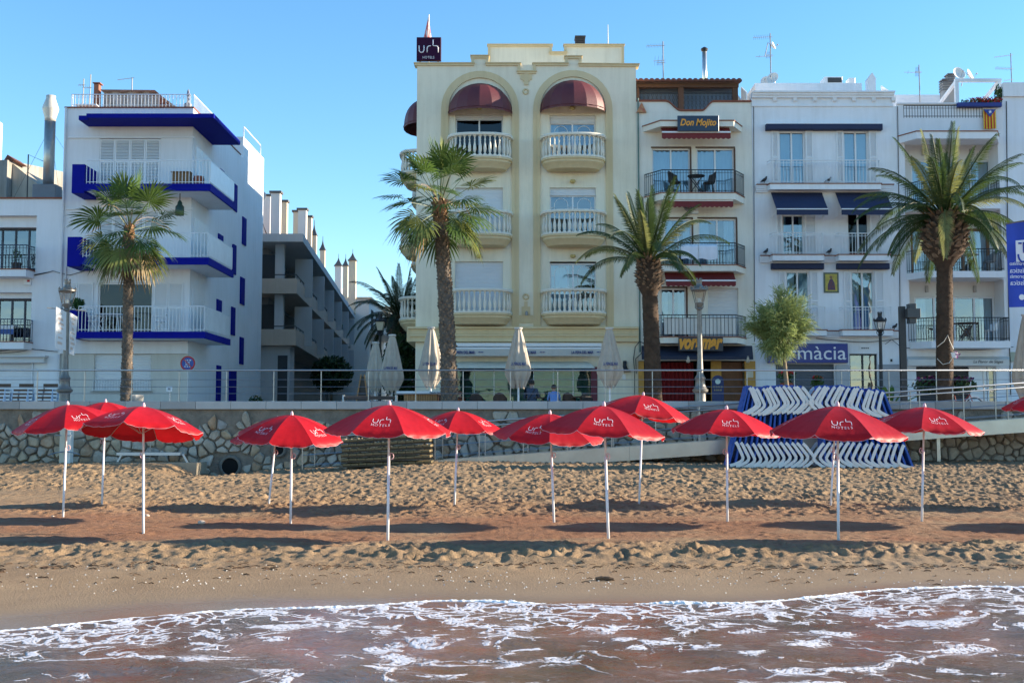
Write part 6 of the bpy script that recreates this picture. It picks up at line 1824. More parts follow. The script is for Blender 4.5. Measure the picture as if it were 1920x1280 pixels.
# balconies that wrap the corner
yb0 = YF - 1.35
def wrap(px0, px1, t_, f_, b_, pxe, box=None, first=False):
    """front from px0 to px1, side running back to pxe"""
    a, b = X(px0, yb0), X(px1, yb0)
    yend = 47.6
    zt_, zf, zb_ = Z(t_, yb0), Z(f_, yb0), Z(b_, yb0)
    mb = MB(); mb.prismz([(a, YF - 0.004), (a, yb0), (b, yb0), (b, yend), (bx1 + 0.004, yend), (bx1 + 0.004, YF - 0.004)], zb_ + 0.005, zf); sl_ = mb.build('balcony', WHITE_L, bh)
    mb = MB(); e = 0.012
    mb.prismz([(a - e, YF - 0.006), (a - e, yb0 - e), (b + e, yb0 - e), (b + e, yend + e), (b - 0.06, yend + e), (b - 0.06, yb0 + 0.06), (a + 0.06, yb0 + 0.06), (a + 0.06, YF - 0.006)], zb_, zf + 0.01); mb.build('blue_edge', BLUE_T, sl_)
    for z, r in ((zt_, 0.022), (zf + 0.09, 0.015)):
        mb = MB(); mb.tube([(a + 0.05, yb0 + 0.06, z), (b - 0.05, yb0 + 0.06, z), (b - 0.05, yend - 0.05, z)], r, 6); mb.build('rail', WBAR, sl_)
    h = zt_ - zf - 0.012; mbb = MB(); mbb.box(-0.011, 0.011, -0.008, 0.008, 0.012, h); me = mbb.mesh('bar', WBAR)
    n = int((b - a - 0.1) / 0.13)
    for i in range(n + 1): obj('bar', me, sl_, Vector((a + 0.05 + (b - a - 0.1) * i / n, yb0 + 0.06, zf)) - bh.location)
    mb = MB(); mb.box(b - 0.045, b - 0.03, yb0 + 0.12, yend - 0.06, zf + 0.10, zt_ - 0.03); mb.build('side_panel', M('panel_white', (0.74, 0.76, 0.78), rough=0.3), sl_)
    if box:
        mb = MB(); mb.box(X(box[0], yb0), a - 0.015, yb0, YF - 0.005, Z(box[3], yb0), Z(box[2], yb0)); mb.build('blue_side', BLUE_T, bh)
wrap(155, 392, 300, 345, 358, 437, (131, 155, 308, 362))
wrap(152, 391, 436, 483, 496, 436, (126, 152, 444, 499))
wrap(147, 387, 574, 622, 634, 434, (128, 147, 580, 632))
# canopy above the top balcony
a, b = X(135, yb0), X(396, yb0); z1_, z0_ = Z(213, yb0), Z(221, yb0)
mb = MB(); mb.prismz([(a, YF - 0.01), (a, yb0 + 0.3), (X(155, yb0), yb0 + 0.3), (X(155, yb0), yb0), (b, yb0), (b, 48.0), (bx1 + 0.005, 48.0), (bx1 + 0.005, YF - 0.01)], z0_, z1_); mb.build('canopy', BLUE_T, bh)
mb = MB(); mb.box(FX(122), FX(361), YF - 0.06, YF - 0.005, FZ(259.5), FZ(256.5)); mb.build('shutter_track', FRAME_W, bh)
mb = MB(); mb.box(FX(122), FX(361), YF - 0.06, YF - 0.005, FZ(393), FZ(390.5)); mb.build('shutter_track', FRAME_W, bh)
mb = MB(); mb.box(FX(115) + 0.01, FX(357), YF - 0.10, YF - 0.005, FZ(663), FZ(640)); mb.build('band', WHITE_L, bh)
for (lo, hi) in ((345, 261), (485, 396)):
    for i in range(4): louvre(bh, FX(182 + i * 28.7), FX(182 + (i + 1) * 28.7) - 0.01, FZ(lo), FZ(hi), YF + 0.06)
for (p, q) in ((121, 148), (149, 177), (291, 317), (318, 345)): louvre(bh, FX(p), FX(q), FZ(624), FZ(530), YF - 0.008)
o = fops[2]
window(bh, o[0], o[1], o[2], o[3], YF, 2, 0.12, glassm=glass('window_dark', (0.3, 0.35, 0.4), 0.05))
o = fops[3]; roller(bh, o[0], o[1], o[2], o[3], YF + 0.08, pitch=0.08)
gb = part_empty('window_grille', bh)
mb = MB(); mb.tube([(o[0] - 0.05, YF - 0.05, FZ(712)), (o[1] + 0.05, YF - 0.05, FZ(712))], 0.015, 5); mb.tube([(o[0] - 0.05, YF - 0.05, FZ(731)), (o[1] + 0.05, YF - 0.05, FZ(731))], 0.015, 5); mb.build('rail', WBAR, gb)
mbb = MB(); mbb.box(-0.01, 0.01, -0.01, 0.01, FZ(731) - ZP, FZ(712) - ZP); me = mbb.mesh('bar', WBAR)
for i in range(22): obj('bar', me, gb, Vector((o[0] + (o[1] - o[0]) * i / 21, YF - 0.05, ZP)) - bh.location)
mb = MB(); mb.box(o[0] - 0.1, o[1] + 0.1, YF - 0.08, YF - 0.003, FZ(735), FZ(733)); mb.build('sill', M('sill_stone', (0.35, 0.33, 0.3)), bh)
mb = MB(); mb.tube([(bx0 + 0.05, YF - 0.06, bt), (bx0 + 0.05, YF - 0.06, ZP)], 0.045, 7); mb.tube([(bx0 + 0.22, YF - 0.04, FZ(500)), (bx0 + 0.22, YF - 0.04, ZP)], 0.03, 6); mb.build('down_pipe', M('pipe_white', (0.66, 0.66, 0.67)), bh)
# blue shutters and doors on the side wall
for (a, b, t_, u) in ((405, 414, 560, 586), (432, 439, 574, 627), (449, 457, 518, 569), (434, 441, 457, 512), (453, 460, 405, 457), (408, 417, 437, 456), (437, 443, 343, 394), (410, 419, 315, 326), (404, 412, 684, 752), (428, 441, 692, 756), (448, 455, 631, 682)):
    y0_, zz0 = SP(a, u); y1_, _ = SP(b, u); zz1 = SP(a, t_)[1]
    mb = MB(); mb.box(bx1 + 0.003, bx1 + 0.05, y0_, y1_, max(zz0, ZP), zz1); sh_ = mb.build('blue_shutter', BLUE_T, bh)
    mb = MB()
    for k in range(int((zz1 - zz0) / 0.12)): mb.box(bx1 + 0.052, bx1 + 0.062, y0_ + 0.06, y1_ - 0.06, zz0 + 0.06 + k * 0.12, zz0 + 0.14 + k * 0.12)
    if mb.f: mb.build('slats', BLUE_T, sh_)['kind'] = 'stuff'
# sliding shutters round the corner
for (t_, f_) in ((270, 340), (405, 478), (540, 620)):
    for k in range(4):
        y0_ = YF + 0.4 + k * 0.55
        mb = MB(); mb.box(bx1 + 0.003, bx1 + 0.045, y0_, y0_ + 0.52, FZ(f_), FZ(t_)); p_ = mb.build('sliding_shutter', FRAME_W, bh)
        mb = MB()
        for q in range(14): mb.box(bx1 + 0.047, bx1 + 0.054, y0_ + 0.06, y0_ + 0.46, FZ(f_) + 0.1 + q * 0.09, FZ(f_) + 0.15 + q * 0.09)
        mb.build('slats', FRAME_W, p_)['kind'] = 'stuff'
# roof terrace
rail_balcony(bh, FX(131, 0, 190), FX(357, 0, 190), FZ(176), FZ(201), FZ(202), YF + 0.2, 0.15, 0, 0, WHITE_L, WBAR, None, step=0.14, bar=0.011, slab=False)
rr_ = part_empty('terrace_side_rail', bh)
mb = MB(); zt_ = FZ(176); mb.tube([(bx1 - 0.03, YF + 0.1, zt_), (bx1 - 0.03, YF + 7.5, zt_)], 0.022, 5); mb.build('rail', WBAR, rr_)
mbb = MB(); mbb.box(-0.011, 0.011, -0.011, 0.011, 0, zt_ - bt - 0.055); me = mbb.mesh('bar', WBAR)
for i in range(42): obj('bar', me, rr_, Vector((bx1 - 0.03, YF + 0.2 + i * 0.17, bt + 0.055)) - bh.location)
mb = MB(); mb.box(X(176, YF + 3, 165), X(185, YF + 3, 165), YF + 3, YF + 3.3, bt, Z(158, YF + 3)); mb.box(X(174, YF + 3, 165), X(188, YF + 3, 165), YF + 2.95, YF + 3.35, Z(156.5, YF + 3), Z(155, YF + 3)); mb.build('chimney', M('chimney_brick', (0.28, 0.10, 0.05), var=0.2, scale=8), bh)
yy = YF + 3
mb = MB(); rows = []
for (px, py) in ((187, 168), (240, 168.5), (290, 169), (303, 180), (330, 200)): rows.append([(X(px, yy, 180), yy, Z(py, yy)), (X(px, yy, 180), yy + 3, Z(py, yy) - 0.1)])
mb.grid(rows)
rows = []
for i in range(25):
    x = X(190, yy, 180) + (X(292, yy, 180) - X(190, yy, 180)) * i / 24
    rows.append([(x, yy + 0.3 + 0.1 * math.sin(i * 0.9), Z(169, yy)), (x, yy + 0.3 + 0.1 * math.sin(i * 0.9), bt)])
mb.grid(rows); mb.build('terrace_tent', M('tent_canvas', (0.44, 0.42, 0.40), rough=0.9, var=0.35, scale=3), bh)
mb = MB(); mb.box(X(189, yy - 1, 190), X(177, yy - 1, 190) - 0.6, yy - 1.5, yy - 0.9, bt + 0.55, bt + 0.6); mb.box(X(160, yy - 1, 190), X(160, yy - 1, 190) + 0.05, yy - 1.4, yy - 1.35, bt + 0.05, bt + 0.55); mb.box(X(180, yy - 1, 190), X(180, yy - 1, 190) + 0.05, yy - 1.4, yy - 1.35, bt + 0.05, bt + 0.55); mb.build('terrace_table', FRAME_W, bh)
mb = MB(); c = (X(353, YF + 0.5, 185), YF + 0.5, bt + 0.05); mb.lathe([(0.14, 0), (0.16, 0.25), (0.1, 0.3)], c, 10); mb.lathe([(0.06, 0.3), (0.05, 0.55), (0.09, 0.62), (0.05, 0.7), (0.05, 0.78), (0.02, 0.85)], c, 10); mb.build('ornamental_post', M('post_blue_black', (0.03, 0.04, 0.14), var=0.5, scale=8, col2=(0.4, 0.42, 0.4)), bh)
# rear stair rail on the roof
for y0_ in (56.5,):
    mb = MB(); mb.tube([(bx1 - 0.1, 54.0, bt + 0.05), (bx1 - 0.1, 54.0, bt + 1.6), (bx1 - 0.1, 57.6, bt + 1.6), (bx1 - 0.1, 57.6, bt + 1.02)], 0.03, 5); mb.build('roof_rail', WBAR, bh)
# things on the balconies
yy = YF - 1.0
def at(px, py, y): return P(px, py, y)
wk = M('wicker', (0.22, 0.12, 0.05), rough=0.8, var=0.25, scale=20, stretch=(1, 1, 4))
zf1, zf2, zf3 = Z(345, yb0), Z(483, yb0), Z(622, yb0)
t = thing('wicker_chest', 'brown wicker chest on the top balcony of the blue edged house', 'chest', (X(341, yy, 330), yy, zf1))
mb = MB(); mb.bbox(X(324, yy, 330), X(358, yy, 330), yy - 0.2, yy + 0.2, zf1 + 0.012, zf1 + 0.48, 0.02); mb.build('body', wk, t)
mb = MB(); mb.bbox(X(323, yy, 330), X(359, yy, 330), yy - 0.22, yy + 0.22, zf1 + 0.485, zf1 + 0.53, 0.015); mb.build('lid', wk, t)
t = thing('clay_pot', 'round terracotta pot beside the wicker chest on the top balcony', 'pot', (X(373, yy, 330), yy, zf1))
mb = MB(); mb.lathe([(0.14, 0.012), (0.2, 0.1), (0.21, 0.28), (0.18, 0.33), (0.2, 0.36), (0.17, 0.36), (0.1, 0.2)], (X(373, yy, 330), yy, zf1), 12, cap=False); mb.build('pot', TERRA, t, smooth=True)
t = thing('ship_lantern', 'dark green ship lantern hanging under the top balcony slab', 'lantern', (X(337, yb0 + 0.5, 404), yb0 + 0.5, Z(404, yb0 + 0.5)))
yy = yb0 + 0.5; zl = Z(404, yy)
mb = MB(); mb.lathe([(0.16, 0), (0.17, 0.04), (0.165, 0.34), (0.10, 0.42), (0.09, 0.5), (0.06, 0.56), (0.02, 0.6)], (X(337, yy, 390), yy, zl), 12); mb.build('body', M('lantern_green', (0.02, 0.05, 0.035), rough=0.4, var=0.3), t, smooth=True)
mb = MB(); mb.tube([(X(337, yy, 390), yy, zl + 0.58), (X(337, yy, 390), yy, Z(358, yb0) + 0.0)], 0.018, 6); mb.build('chain', IRON, t)
WCH = M('garden_white', (0.74, 0.75, 0.76), rough=0.5)
def folding_chair(label, x, y, z, rz):
    t = thing('folding_chair', label, 'chair', (x, y, z), 'white garden chairs on a balcony', rz)
    mb = MB(); mb.box(-0.22, 0.22, -0.2, 0.2, 0.43, 0.46); mb.build('seat', WCH, t, local=True)
    for s in (-0.2, 0.2):
        mb = MB(); mb.tube([(s, -0.25, 0), (s, 0.2, 0.62), (s, 0.28, 0.95)], 0.018, 5); mb.build('back_leg', WCH, t, local=True)
        mb = MB(); mb.tube([(s * 0.85, 0.28, 0), (s * 0.85, -0.22, 0.62)], 0.018, 5); mb.build('front_leg', WCH, t, local=True)
        mb = MB(); mb.box(s - 0.025, s + 0.025, -0.25, 0.22, 0.62, 0.645); mb.build('armrest', WCH, t, local=True)
    for k in range(4):
        mb = MB(); mb.box(-0.19, 0.19, 0.2 + k * 0.025, 0.215 + k * 0.025, 0.56 + k * 0.1, 0.62 + k * 0.1); mb.build('back_slat', WCH, t, local=True)
    return t
yy = YF - 0.75
folding_chair('white garden chair left of the table on the blue edged balcony', X(180, yy, 600), yy, zf3 + 0.012, R(70))
folding_chair('white garden chair right of the table, behind the palm trunk', X(300, yy, 600), yy, zf3 + 0.012, R(-80))
t = thing('garden_table', 'white garden table between two chairs on the blue edged balcony', 'table', (X(208, yy, 600), yy, zf3 + 0.012))
mb = MB(); mb.bbox(-0.5, 0.5, -0.35, 0.35, 0.68, 0.72, 0.01); mb.build('top', WCH, t, local=True)
for sx_ in (-0.4, 0.4):
    for sy_ in (-0.28, 0.28):
        mb = MB(); mb.tube([(sx_, sy_, 0), (sx_ * 0.85, sy_ * 0.85, 0.68)], 0.02, 5); mb.build('leg', WCH, t, local=True)
t = thing('balcony_shrub', 'leafy green shrub in the blue box at the balcony end', 'plant', (X(145, YF - 1.0, 575), YF - 1.0, Z(580, yb0)))
leafball(420, (X(145, YF - 1.0, 567), YF - 1.0, Z(569, YF - 1)), (0.27, 0.22, 0.24), 0.06).build('foliage', M('shrub_green', (0.035, 0.10, 0.02), rough=0.6, var=0.4, scale=6, trans=0.2), t)
cable(bh, [(40, 518), (100, 508), (130, 516), (180, 500), (345, 502)], 0.03, 0.014)

# ================================================================== low white house at the left edge
lh = thing('edge_left_house', 'lower white house with dark glazed balconies cut off by the left edge', 'building', (FX(20), YF, ZP))
qx0, qx1 = FX(-190), bx0 - 0.006
qt = FZ(373)
qo = [(FX(-60), FX(67), FZ(510), FZ(404)), (FX(-60), FX(62), FZ(645), FZ(548)), (FX(-80, 0, 720), FX(58, 0, 720), ZP, FZ(681)), (FX(60, 0, 720), FX(88, 0, 720), ZP, FZ(680))]
mb = MB(); mb.facade(qx0, qx1, ZP - 0.1, qt, YF, qo[:2] + qo[2:], 0.7); mb.shell(qx0, qx1, YF, YF + 10, ZP - 0.1, qt); mb.build('wall', WHITE_L, lh)
mb = MB(); mb.box(qx0, qx1, YF - 0.06, YF + 0.2, qt + 0.002, qt + 0.06); mb.build('coping', TERRA, lh)
for o in qo[:2]:
    mb = MB(); mb.box(o[0], o[1], YF + 0.3, YF + 0.7, o[3] - 0.42 if o is qo[0] else o[3] - 0.2, o[3] - 0.001); mb.build('shutter_box', WHITE_L, lh)
    window(lh, o[0], o[1], o[2], o[3] - (0.44 if o is qo[0] else 0.22), YF + 0.55, 5, 0.1, frame=M('frame_navy', (0.025, 0.035, 0.06), rough=0.4), glassm=glass('window_dim', (0.3, 0.38, 0.42), 0.22))
for (t_, f_, b_) in ((459, 505, 518), (598, 641, 654)):
    d = 0.7
    rail_balcony(lh, X(-60, YF - d), X(50, YF - d), Z(t_, YF - d), Z(f_, YF - d), Z(b_, YF - d), YF - 0.003, d, 0, FX(66) - X(50, YF - d), WHITE_L, M('bar_navy', (0.03, 0.045, 0.08), rough=0.4), TERRA, step=0.13, bar=0.009)
mb = MB(); mb.box(FX(-190), FX(97), YF - 0.35, YF - 0.003, FZ(670), FZ(667)); mb.box(FX(-190), FX(92), YF - 0.2, YF - 0.004, FZ(680), FZ(670.4)); mb.build('shop_ledge', M('ledge', (0.62, 0.62, 0.62), var=0.05), lh)
roller(lh, qo[2][0], qo[2][1], qo[2][2], qo[2][3], YF + 0.25, M('garage_white', (0.72, 0.72, 0.73), rough=0.5), 0.25, 'garage_door')
mb = MB(); mb.box(qo[3][0], qo[3][1], YF + 0.1, YF + 0.16, ZP, qo[3][3]); d_ = mb.build('door', FRAME_W, lh)
mb = MB(); mb.tube([(qo[3][1] - 0.12, YF + 0.03, ZP + 1.0), (qo[3][1] - 0.12, YF + 0.03, ZP + 1.2)], 0.02, 6); mb.build('handle', IRON, d_)
mb = MB(); mb.bbox(FX(47), FX(61), YF - 0.08, YF - 0.003, FZ(535), FZ(523), 0.01); al_ = mb.build('alarm_box', FRAME_W, lh)
mb = MB(); mb.box(FX(54), FX(59), YF - 0.085, YF - 0.081, FZ(529), FZ(525)); mb.build('alarm_mark', M('mark_red', (0.45, 0.02, 0.02)), al_)
cable(lh, [(-20, 518), (45, 520), (70, 515), (99, 508)], 0.03, 0.016); cable(lh, [(-20, 660), (40, 652), (80, 656), (112, 659)], 0.05, 0.016); cable(lh, [(-20, 662), (30, 660), (60, 654), (100, 658)], 0.05, 0.012)
t = thing('draped_table', 'table under a blue and white cloth on the lower left balcony', 'table', (FX(20), YF + 0.1, Z(641, YF - 0.7)))
zt_ = FZ(612); mb = MB(); mb.box(FX(-5), FX(36), YF - 0.25, YF + 0.28, zt_, zt_ + 0.03); mb.build('cloth_top', FRAME_W, t)
mb = MB(); mb.box(FX(-5.2), FX(36.3), YF - 0.262, YF - 0.252, zt_ - 0.32, zt_ - 0.12); mb.build('cloth_band', M('cloth_blue', (0.05, 0.12, 0.35)), t)
mb = MB(); mb.box(FX(-5.2), FX(36.3), YF - 0.262, YF - 0.252, zt_ - 0.119, zt_ + 0.03); mb.build('cloth_hem', FRAME_W, t)
for px in (0, 32):
    mb = MB(); mb.box(FX(px) - 0.02, FX(px) + 0.02, YF - 0.1, YF - 0.06, Z(641, YF - 0.7) + 0.04, zt_); mb.build('leg', BROWN, t)
t = thing('window_box_plant', 'thin plant in a dark pot on the upper left balcony', 'plant', (FX(36), YF - 0.2, Z(505, YF - 0.7)))
mb = MB(); mb.lathe([(0.15, 0.036), (0.2, 0.3), (0.22, 0.32)], (FX(36), YF - 0.2, Z(505, YF - 0.7)), 8); mb.build('pot', M('pot_dark', (0.05, 0.04, 0.035)), t)
leafball(90, (FX(36), YF - 0.2, Z(505, YF - 0.7) + 0.62), (0.2, 0.15, 0.3), 0.05).build('leaves', LEAFG, t)

# steel flue with a flared cowl, old wall behind
yy = YF + 1.2
fl = thing('roof_flue', 'tall grey metal flue with flared cowl on the low left roof', 'chimney', (X(92, yy, 300), yy, qt))
xc = X(92, yy, 300)
mb = MB(); mb.bbox(X(66, yy, 360), X(109, yy, 360), yy - 0.3, yy + 0.4, qt, Z(348, yy), 0.02); mb.build('base', M('flue_base', (0.16, 0.17, 0.19), rough=0.6), fl)
fm = M('flue_metal', (0.40, 0.39, 0.37), rough=0.38, metal=0.75, var=0.12, scale=3)
mb = MB(); mb.lathe([(0.215, 0), (0.215, Z(228, yy) - Z(348, yy))], (xc, yy, Z(348, yy)), 20); mb.build('pipe', fm, fl, smooth=True)
mb = MB(); zq = Z(228, yy); h = Z(180, yy) - zq; mb.lathe([(0.217, 0), (0.22, h * 0.12), (0.32, h * 0.45), (0.325, h * 0.52), (0.2, h * 0.85), (0.185, h * 0.88), (0.19, h)], (xc, yy, zq), 20); mb.build('cowl', M('flue_cowl', (0.62, 0.56, 0.48), rough=0.45, metal=0.3, var=0.1), fl, smooth=True)
for k in range(3):
    mb = MB(); zz = Z(240, yy); a = k * 2.1 + 0.5; mb.tube([(xc, yy, zz), (xc + 2.2 * math.cos(a), yy + 1.5 * abs(math.sin(a)), qt + 0.1)], 0.006, 4); mb.build('guy_wire', IRON, fl)
yy = YF + 6
ow = thing('old_wall', 'weathered grey gable wall of an old building behind the low left house', 'wall', (X(20, yy, 330), yy, ZP))
mb = MB(); mb.prismx([(yy, ZP), (yy + 9, ZP), (yy + 9, Z(330, yy + 9)), (yy, Z(300, yy))], X(-80, yy, 300), X(14, yy, 300)); mb.build('gable', plaster('old_render', (0.30, 0.28, 0.25), amt=0.9), ow)
mb = MB(); mb.prism([(X(14, yy, 330), ZP), (X(76, yy, 330), ZP), (X(76, yy, 330), Z(352, yy)), (X(14, yy, 330), Z(302, yy))], yy + 0.5, yy + 8); mb.build('wall', plaster('old_render_warm', (0.42, 0.37, 0.30), amt=0.8), ow)
mb = MB(); mb.prism([(X(4, yy, 300), Z(298, yy)), (X(24, yy, 300), Z(298, yy)), (X(10, yy, 300), Z(288, yy))], yy + 0.2, yy + 1.6); mb.build('roof_cap', TILE, ow)
for (a, b) in (((0, 228), (5, 370)),):
    mb = MB(); mb.box(X(-90, yy + 4, 250), X(-6, yy + 4, 250), yy + 4, yy + 4.6, ZP, Z(226, yy + 4)); mb.build('tall_block', WHITE_L, ow)
mb = MB(); yv = YF + 3; mb.tube([(X(53, yv, 300), yv, qt), (X(53, yv, 300), yv, Z(290, yv)), (X(78, yv, 300), yv + 0.5, Z(300, yv)), (X(78, yv, 300), yv + 0.5, qt)], 0.03, 5); mb.build('roof_frame', IRON, lh)

# ================================================================== apartment block down the side street
AP = plaster('plaster_apartment', (0.50, 0.41, 0.33), amt=0.35)
APW = plaster('plaster_apartment_pale', (0.5, 0.5, 0.5), amt=0.3)
ap = thing('apartment_block', 'long apartment block with deep balconies lining the side street', 'building', (-12, 60, ZP))
D0 = 60.0
cx_ = X(557, D0, 520)
dirv = Vector((-0.074, 1.0, 0)).normalized(); nrm = Vector((dirv.y, -dirv.x, 0))
LEN = 43.0
xl = X(470, D0, 520) - 4
def AQ(s, off, z):               # along the street side, off = outwards
    p = Vector((cx_, D0, 0)) + dirv * s + nrm * off
    return (p.x, p.y, z)
def lband(z0, z1, th, m_, nm):
    mb = MB()
    mb.prismz([(xl, D0), (cx_, D0), AQ(LEN, 0, 0)[:2], AQ(LEN, -th, 0)[:2], (cx_ - th, D0 + th), (xl, D0 + th)], z0, z1)
    return mb.build(nm, m_, ap)
def lslab(z0, z1, e, m_, nm):
    mb = MB(); a = AQ(LEN, e, 0); mb.prismz([(xl, D0 - e), (cx_ + e, D0 - e), a[:2], (xl, a[1])], z0, z1); return mb.build(nm, m_, ap)
zz = [ZP, Z(647, D0), Z(550, D0), Z(455, D0)]
lslab(zz[1], zz[1] + 0.22, 0.0, AP, 'floor_slab'); lslab(zz[2], zz[2] + 0.22, 0.0, AP, 'floor_slab'); lslab(zz[3], zz[3] + 0.42, 0.35, APW, 'roof_slab')
lband(zz[1] + 0.22, Z(617, D0), 0.12, AP, 'parapet'); lband(zz[2] + 0.22, Z(522, D0), 0.12, AP, 'parapet')
ins = 1.9
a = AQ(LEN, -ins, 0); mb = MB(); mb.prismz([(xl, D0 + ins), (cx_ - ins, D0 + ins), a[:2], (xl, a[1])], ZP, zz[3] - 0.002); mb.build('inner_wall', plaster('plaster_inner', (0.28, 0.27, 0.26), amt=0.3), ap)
mb = MB(); mb.box(xl, X(540, D0, 600), D0 + 0.6, D0 + ins - 0.01, ZP, zz[1] - 0.002); mb.build('ground_wall', APW, ap)
for z0_, z1_ in ((zz[1] + 0.22, zz[2]), (zz[2] + 0.22, zz[3])):
    x = X(524, D0 + 0.6, 520); mb = MB(); mb.box(x - 0.22, x + 0.22, D0 + 0.5, D0 + 0.9, z0_, z1_); mb.build('column', APW, ap)
    for s in np.arange(4, LEN, 7.5):
        p = AQ(s, -0.5, 0); mb = MB(); mb.box(p[0] - 0.06, p[0] + 0.9, p[1], p[1] + 0.12, z0_, z1_ - 0.3); mb.build('screen', APW, ap)
    for s in np.arange(2.5, LEN - 2, 3.6):
        p = Vector(AQ(s, -ins + 0.01, 0)); q = Vector(AQ(s + 1.9, -ins + 0.01, 0))
        mb = MB(); mb.poly([(p.x, p.y, z0_ + 0.1), (q.x, q.y, z0_ + 0.1), (q.x, q.y, z1_ - 0.4), (p.x, p.y, z1_ - 0.4)]); mb.build('window', M('apartment_glass', (0.05, 0.055, 0.06), rough=0.15), ap)
    for s in (9.5, 17, 24.5, 31):
        u0, u1 = AQ(s, -ins + 0.1, z1_ - 0.15), AQ(s + 2.6, -ins + 0.1, z1_ - 0.15); v0, v1 = AQ(s, -0.3, z1_ - 0.75), AQ(s + 2.6, -0.3, z1_ - 0.75)
        mb = MB(); mb.poly([u0, u1, v1, v0]); mb.build('street_awning', APW, ap)
    zt_ = z0_ + (Z(617, D0) - zz[1] - 0.22) + 0.16
    mb = MB(); mb.tube([(xl, D0 + 0.06, zt_), (cx_ - 0.06, D0 + 0.06, zt_), AQ(LEN, -0.06, zt_)], 0.03, 5); mb.build('parapet_rail', IRON, ap)
    for s in np.arange(0.5, LEN, 1.8):
        p = AQ(s, -0.06, zt_); mb = MB(); mb.box(p[0] - 0.02, p[0] + 0.02, p[1] - 0.02, p[1] + 0.02, zt_ - 0.16, zt_); mb.build('rail_post', IRON, ap)
    for s in (6, 13, 20, 27, 34):
        leafball(160, AQ(s, -0.35, z0_ + 0.95), (0.35, 0.6, 0.3), 0.09).build('balcony_plants', LEAFG, ap)
for s in np.arange(3, LEN, 5.2):
    p = Vector(AQ(s, -ins + 0.02, 0)); q = Vector(AQ(s + 2.6, -ins + 0.02, 0)); mb = MB(); mb.poly([(p.x, p.y, ZP), (q.x, q.y, ZP), (q.x, q.y, ZP + 2.4), (p.x, p.y, ZP + 2.4)]); mb.build('shop_window', M('apartment_glass', (0.05, 0.055, 0.06), rough=0.15), ap)
wx_ = X(507, D0 + ins, 520)
for z0_ in (zz[1] + 0.22, zz[2] + 0.22):
    mb = MB(); mb.box(wx_ - 0.5, wx_ + 0.5, D0 + ins - 0.03, D0 + ins - 0.005, z0_, z0_ + 2.1); mb.build('door', M('apartment_glass', (0.05, 0.055, 0.06), rough=0.15), ap)
mb = MB(); mb.box(X(530, D0 + ins, 680), X(548, D0 + ins, 680), D0 + 0.58, D0 + 0.595, ZP + 0.7, Z(665, D0)); mb.build('ground_window', M('apartment_glass', (0.05, 0.055, 0.06), rough=0.15), ap)
# attic set back with tiled slope
SAND_P = plaster('plaster_sandy', (0.72, 0.58, 0.42), amt=0.2)
PALE_P = plaster('plaster_pale_lit', (0.74, 0.70, 0.64), amt=0.2)
rz = zz[3] + 0.42
mb = MB(); a = AQ(LEN - 1, -4.5, 0); b2 = AQ(2.0, -4.5, 0); mb.prismz([(xl, D0 + 2.5), b2[:2], a[:2], (xl, a[1])], rz + 0.002, rz + 1.6); mb.build('attic', PALE_P, ap)
mb = MB(); p0, p1, p2, p3 = AQ(1.5, -3.2, rz + 0.5), AQ(LEN, -3.2, rz + 0.5), AQ(LEN, -7, rz + 2.2), AQ(1.5, -7, rz + 2.2); mb.poly([p0, p1, p2, p3]); mb.build('tiled_slope', M('tile_orange', (0.42, 0.18, 0.09), rough=0.85, var=0.3, scale=2, bump=2, bscale=10), ap)
mb = MB(); mb.box(xl, cx_ - 2.2, D0 + 0.6, D0 + 0.75, rz + 0.003, rz + 0.55); mb.build('roof_parapet', APW, ap)
mb = MB(); mb.tube([(xl, D0 + 0.65, rz + 0.75), (cx_ - 2.0, D0 + 0.65, rz + 0.75), AQ(4, -2.2, rz + 0.75), AQ(16, -2.2, rz + 0.75)], 0.03, 5); mb.build('roof_rail', IRON, ap)
def chimney(px0, px1, pyt, Y, m_, cap='flat', pyb=None):
    x0_, x1_ = X(px0, Y, pyt), X(px1, Y, pyt); zt_ = Z(pyt, Y)
    mb = MB(); mb.box(x0_, x1_, Y, Y + (x1_ - x0_) * 0.9, rz - 0.2, zt_ - 0.12); c = mb.build('chimney', m_, ap)
    mb = MB(); w = x1_ - x0_
    if cap == 'flat': mb.box(x0_ - 0.08, x1_ + 0.08, Y - 0.08, Y + w * 0.9 + 0.08, zt_ - 0.118, zt_)
    else: mb.lathe([(w * 0.95, -0.118), (w * 0.55, 0.12), (w * 0.25, 0.35), (0.03, 0.6), (0.02, 0.95)], ((x0_ + x1_) / 2, Y + w * 0.45, zt_), 4)
    mb.build('chimney_cap', M('cap_dark', (0.10, 0.09, 0.085)), c)
chimney(508, 525, 358, 63.5, PALE_P); chimney(494, 507, 364, 65.5, PALE_P); chimney(525, 538, 375, 66.5, SAND_P)
chimney(559, 574, 390, 70, PALE_P); chimney(550, 559, 394, 71.5, SAND_P); chimney(573, 584, 404, 73.5, SAND_P); chimney(584, 593, 438, 77, SAND_P, 'pyr')
chimney(654, 667, 486, 101, SAND_P, 'pyr'); chimney(643, 652, 496, 99, SAND_P, 'pyr'); chimney(628, 640, 496, 97, PALE_P, 'pyr')
chimney(600, 609, 466, 84, SAND_P, 'pyr')
mb = MB(); mb.lathe([(0.3, 0), (0.33, 0.05), (0.02, 0.12)], (0, 0, 0), 14); o = mb.build('dish', M('dish_cream', (0.5, 0.48, 0.44)), ap, local=True); o.location = Vector((X(490, 60.5, 365), 60.5, Z(370, 60.5))) - ap.location; o.rotation_euler = (R(75), 0, R(-20))
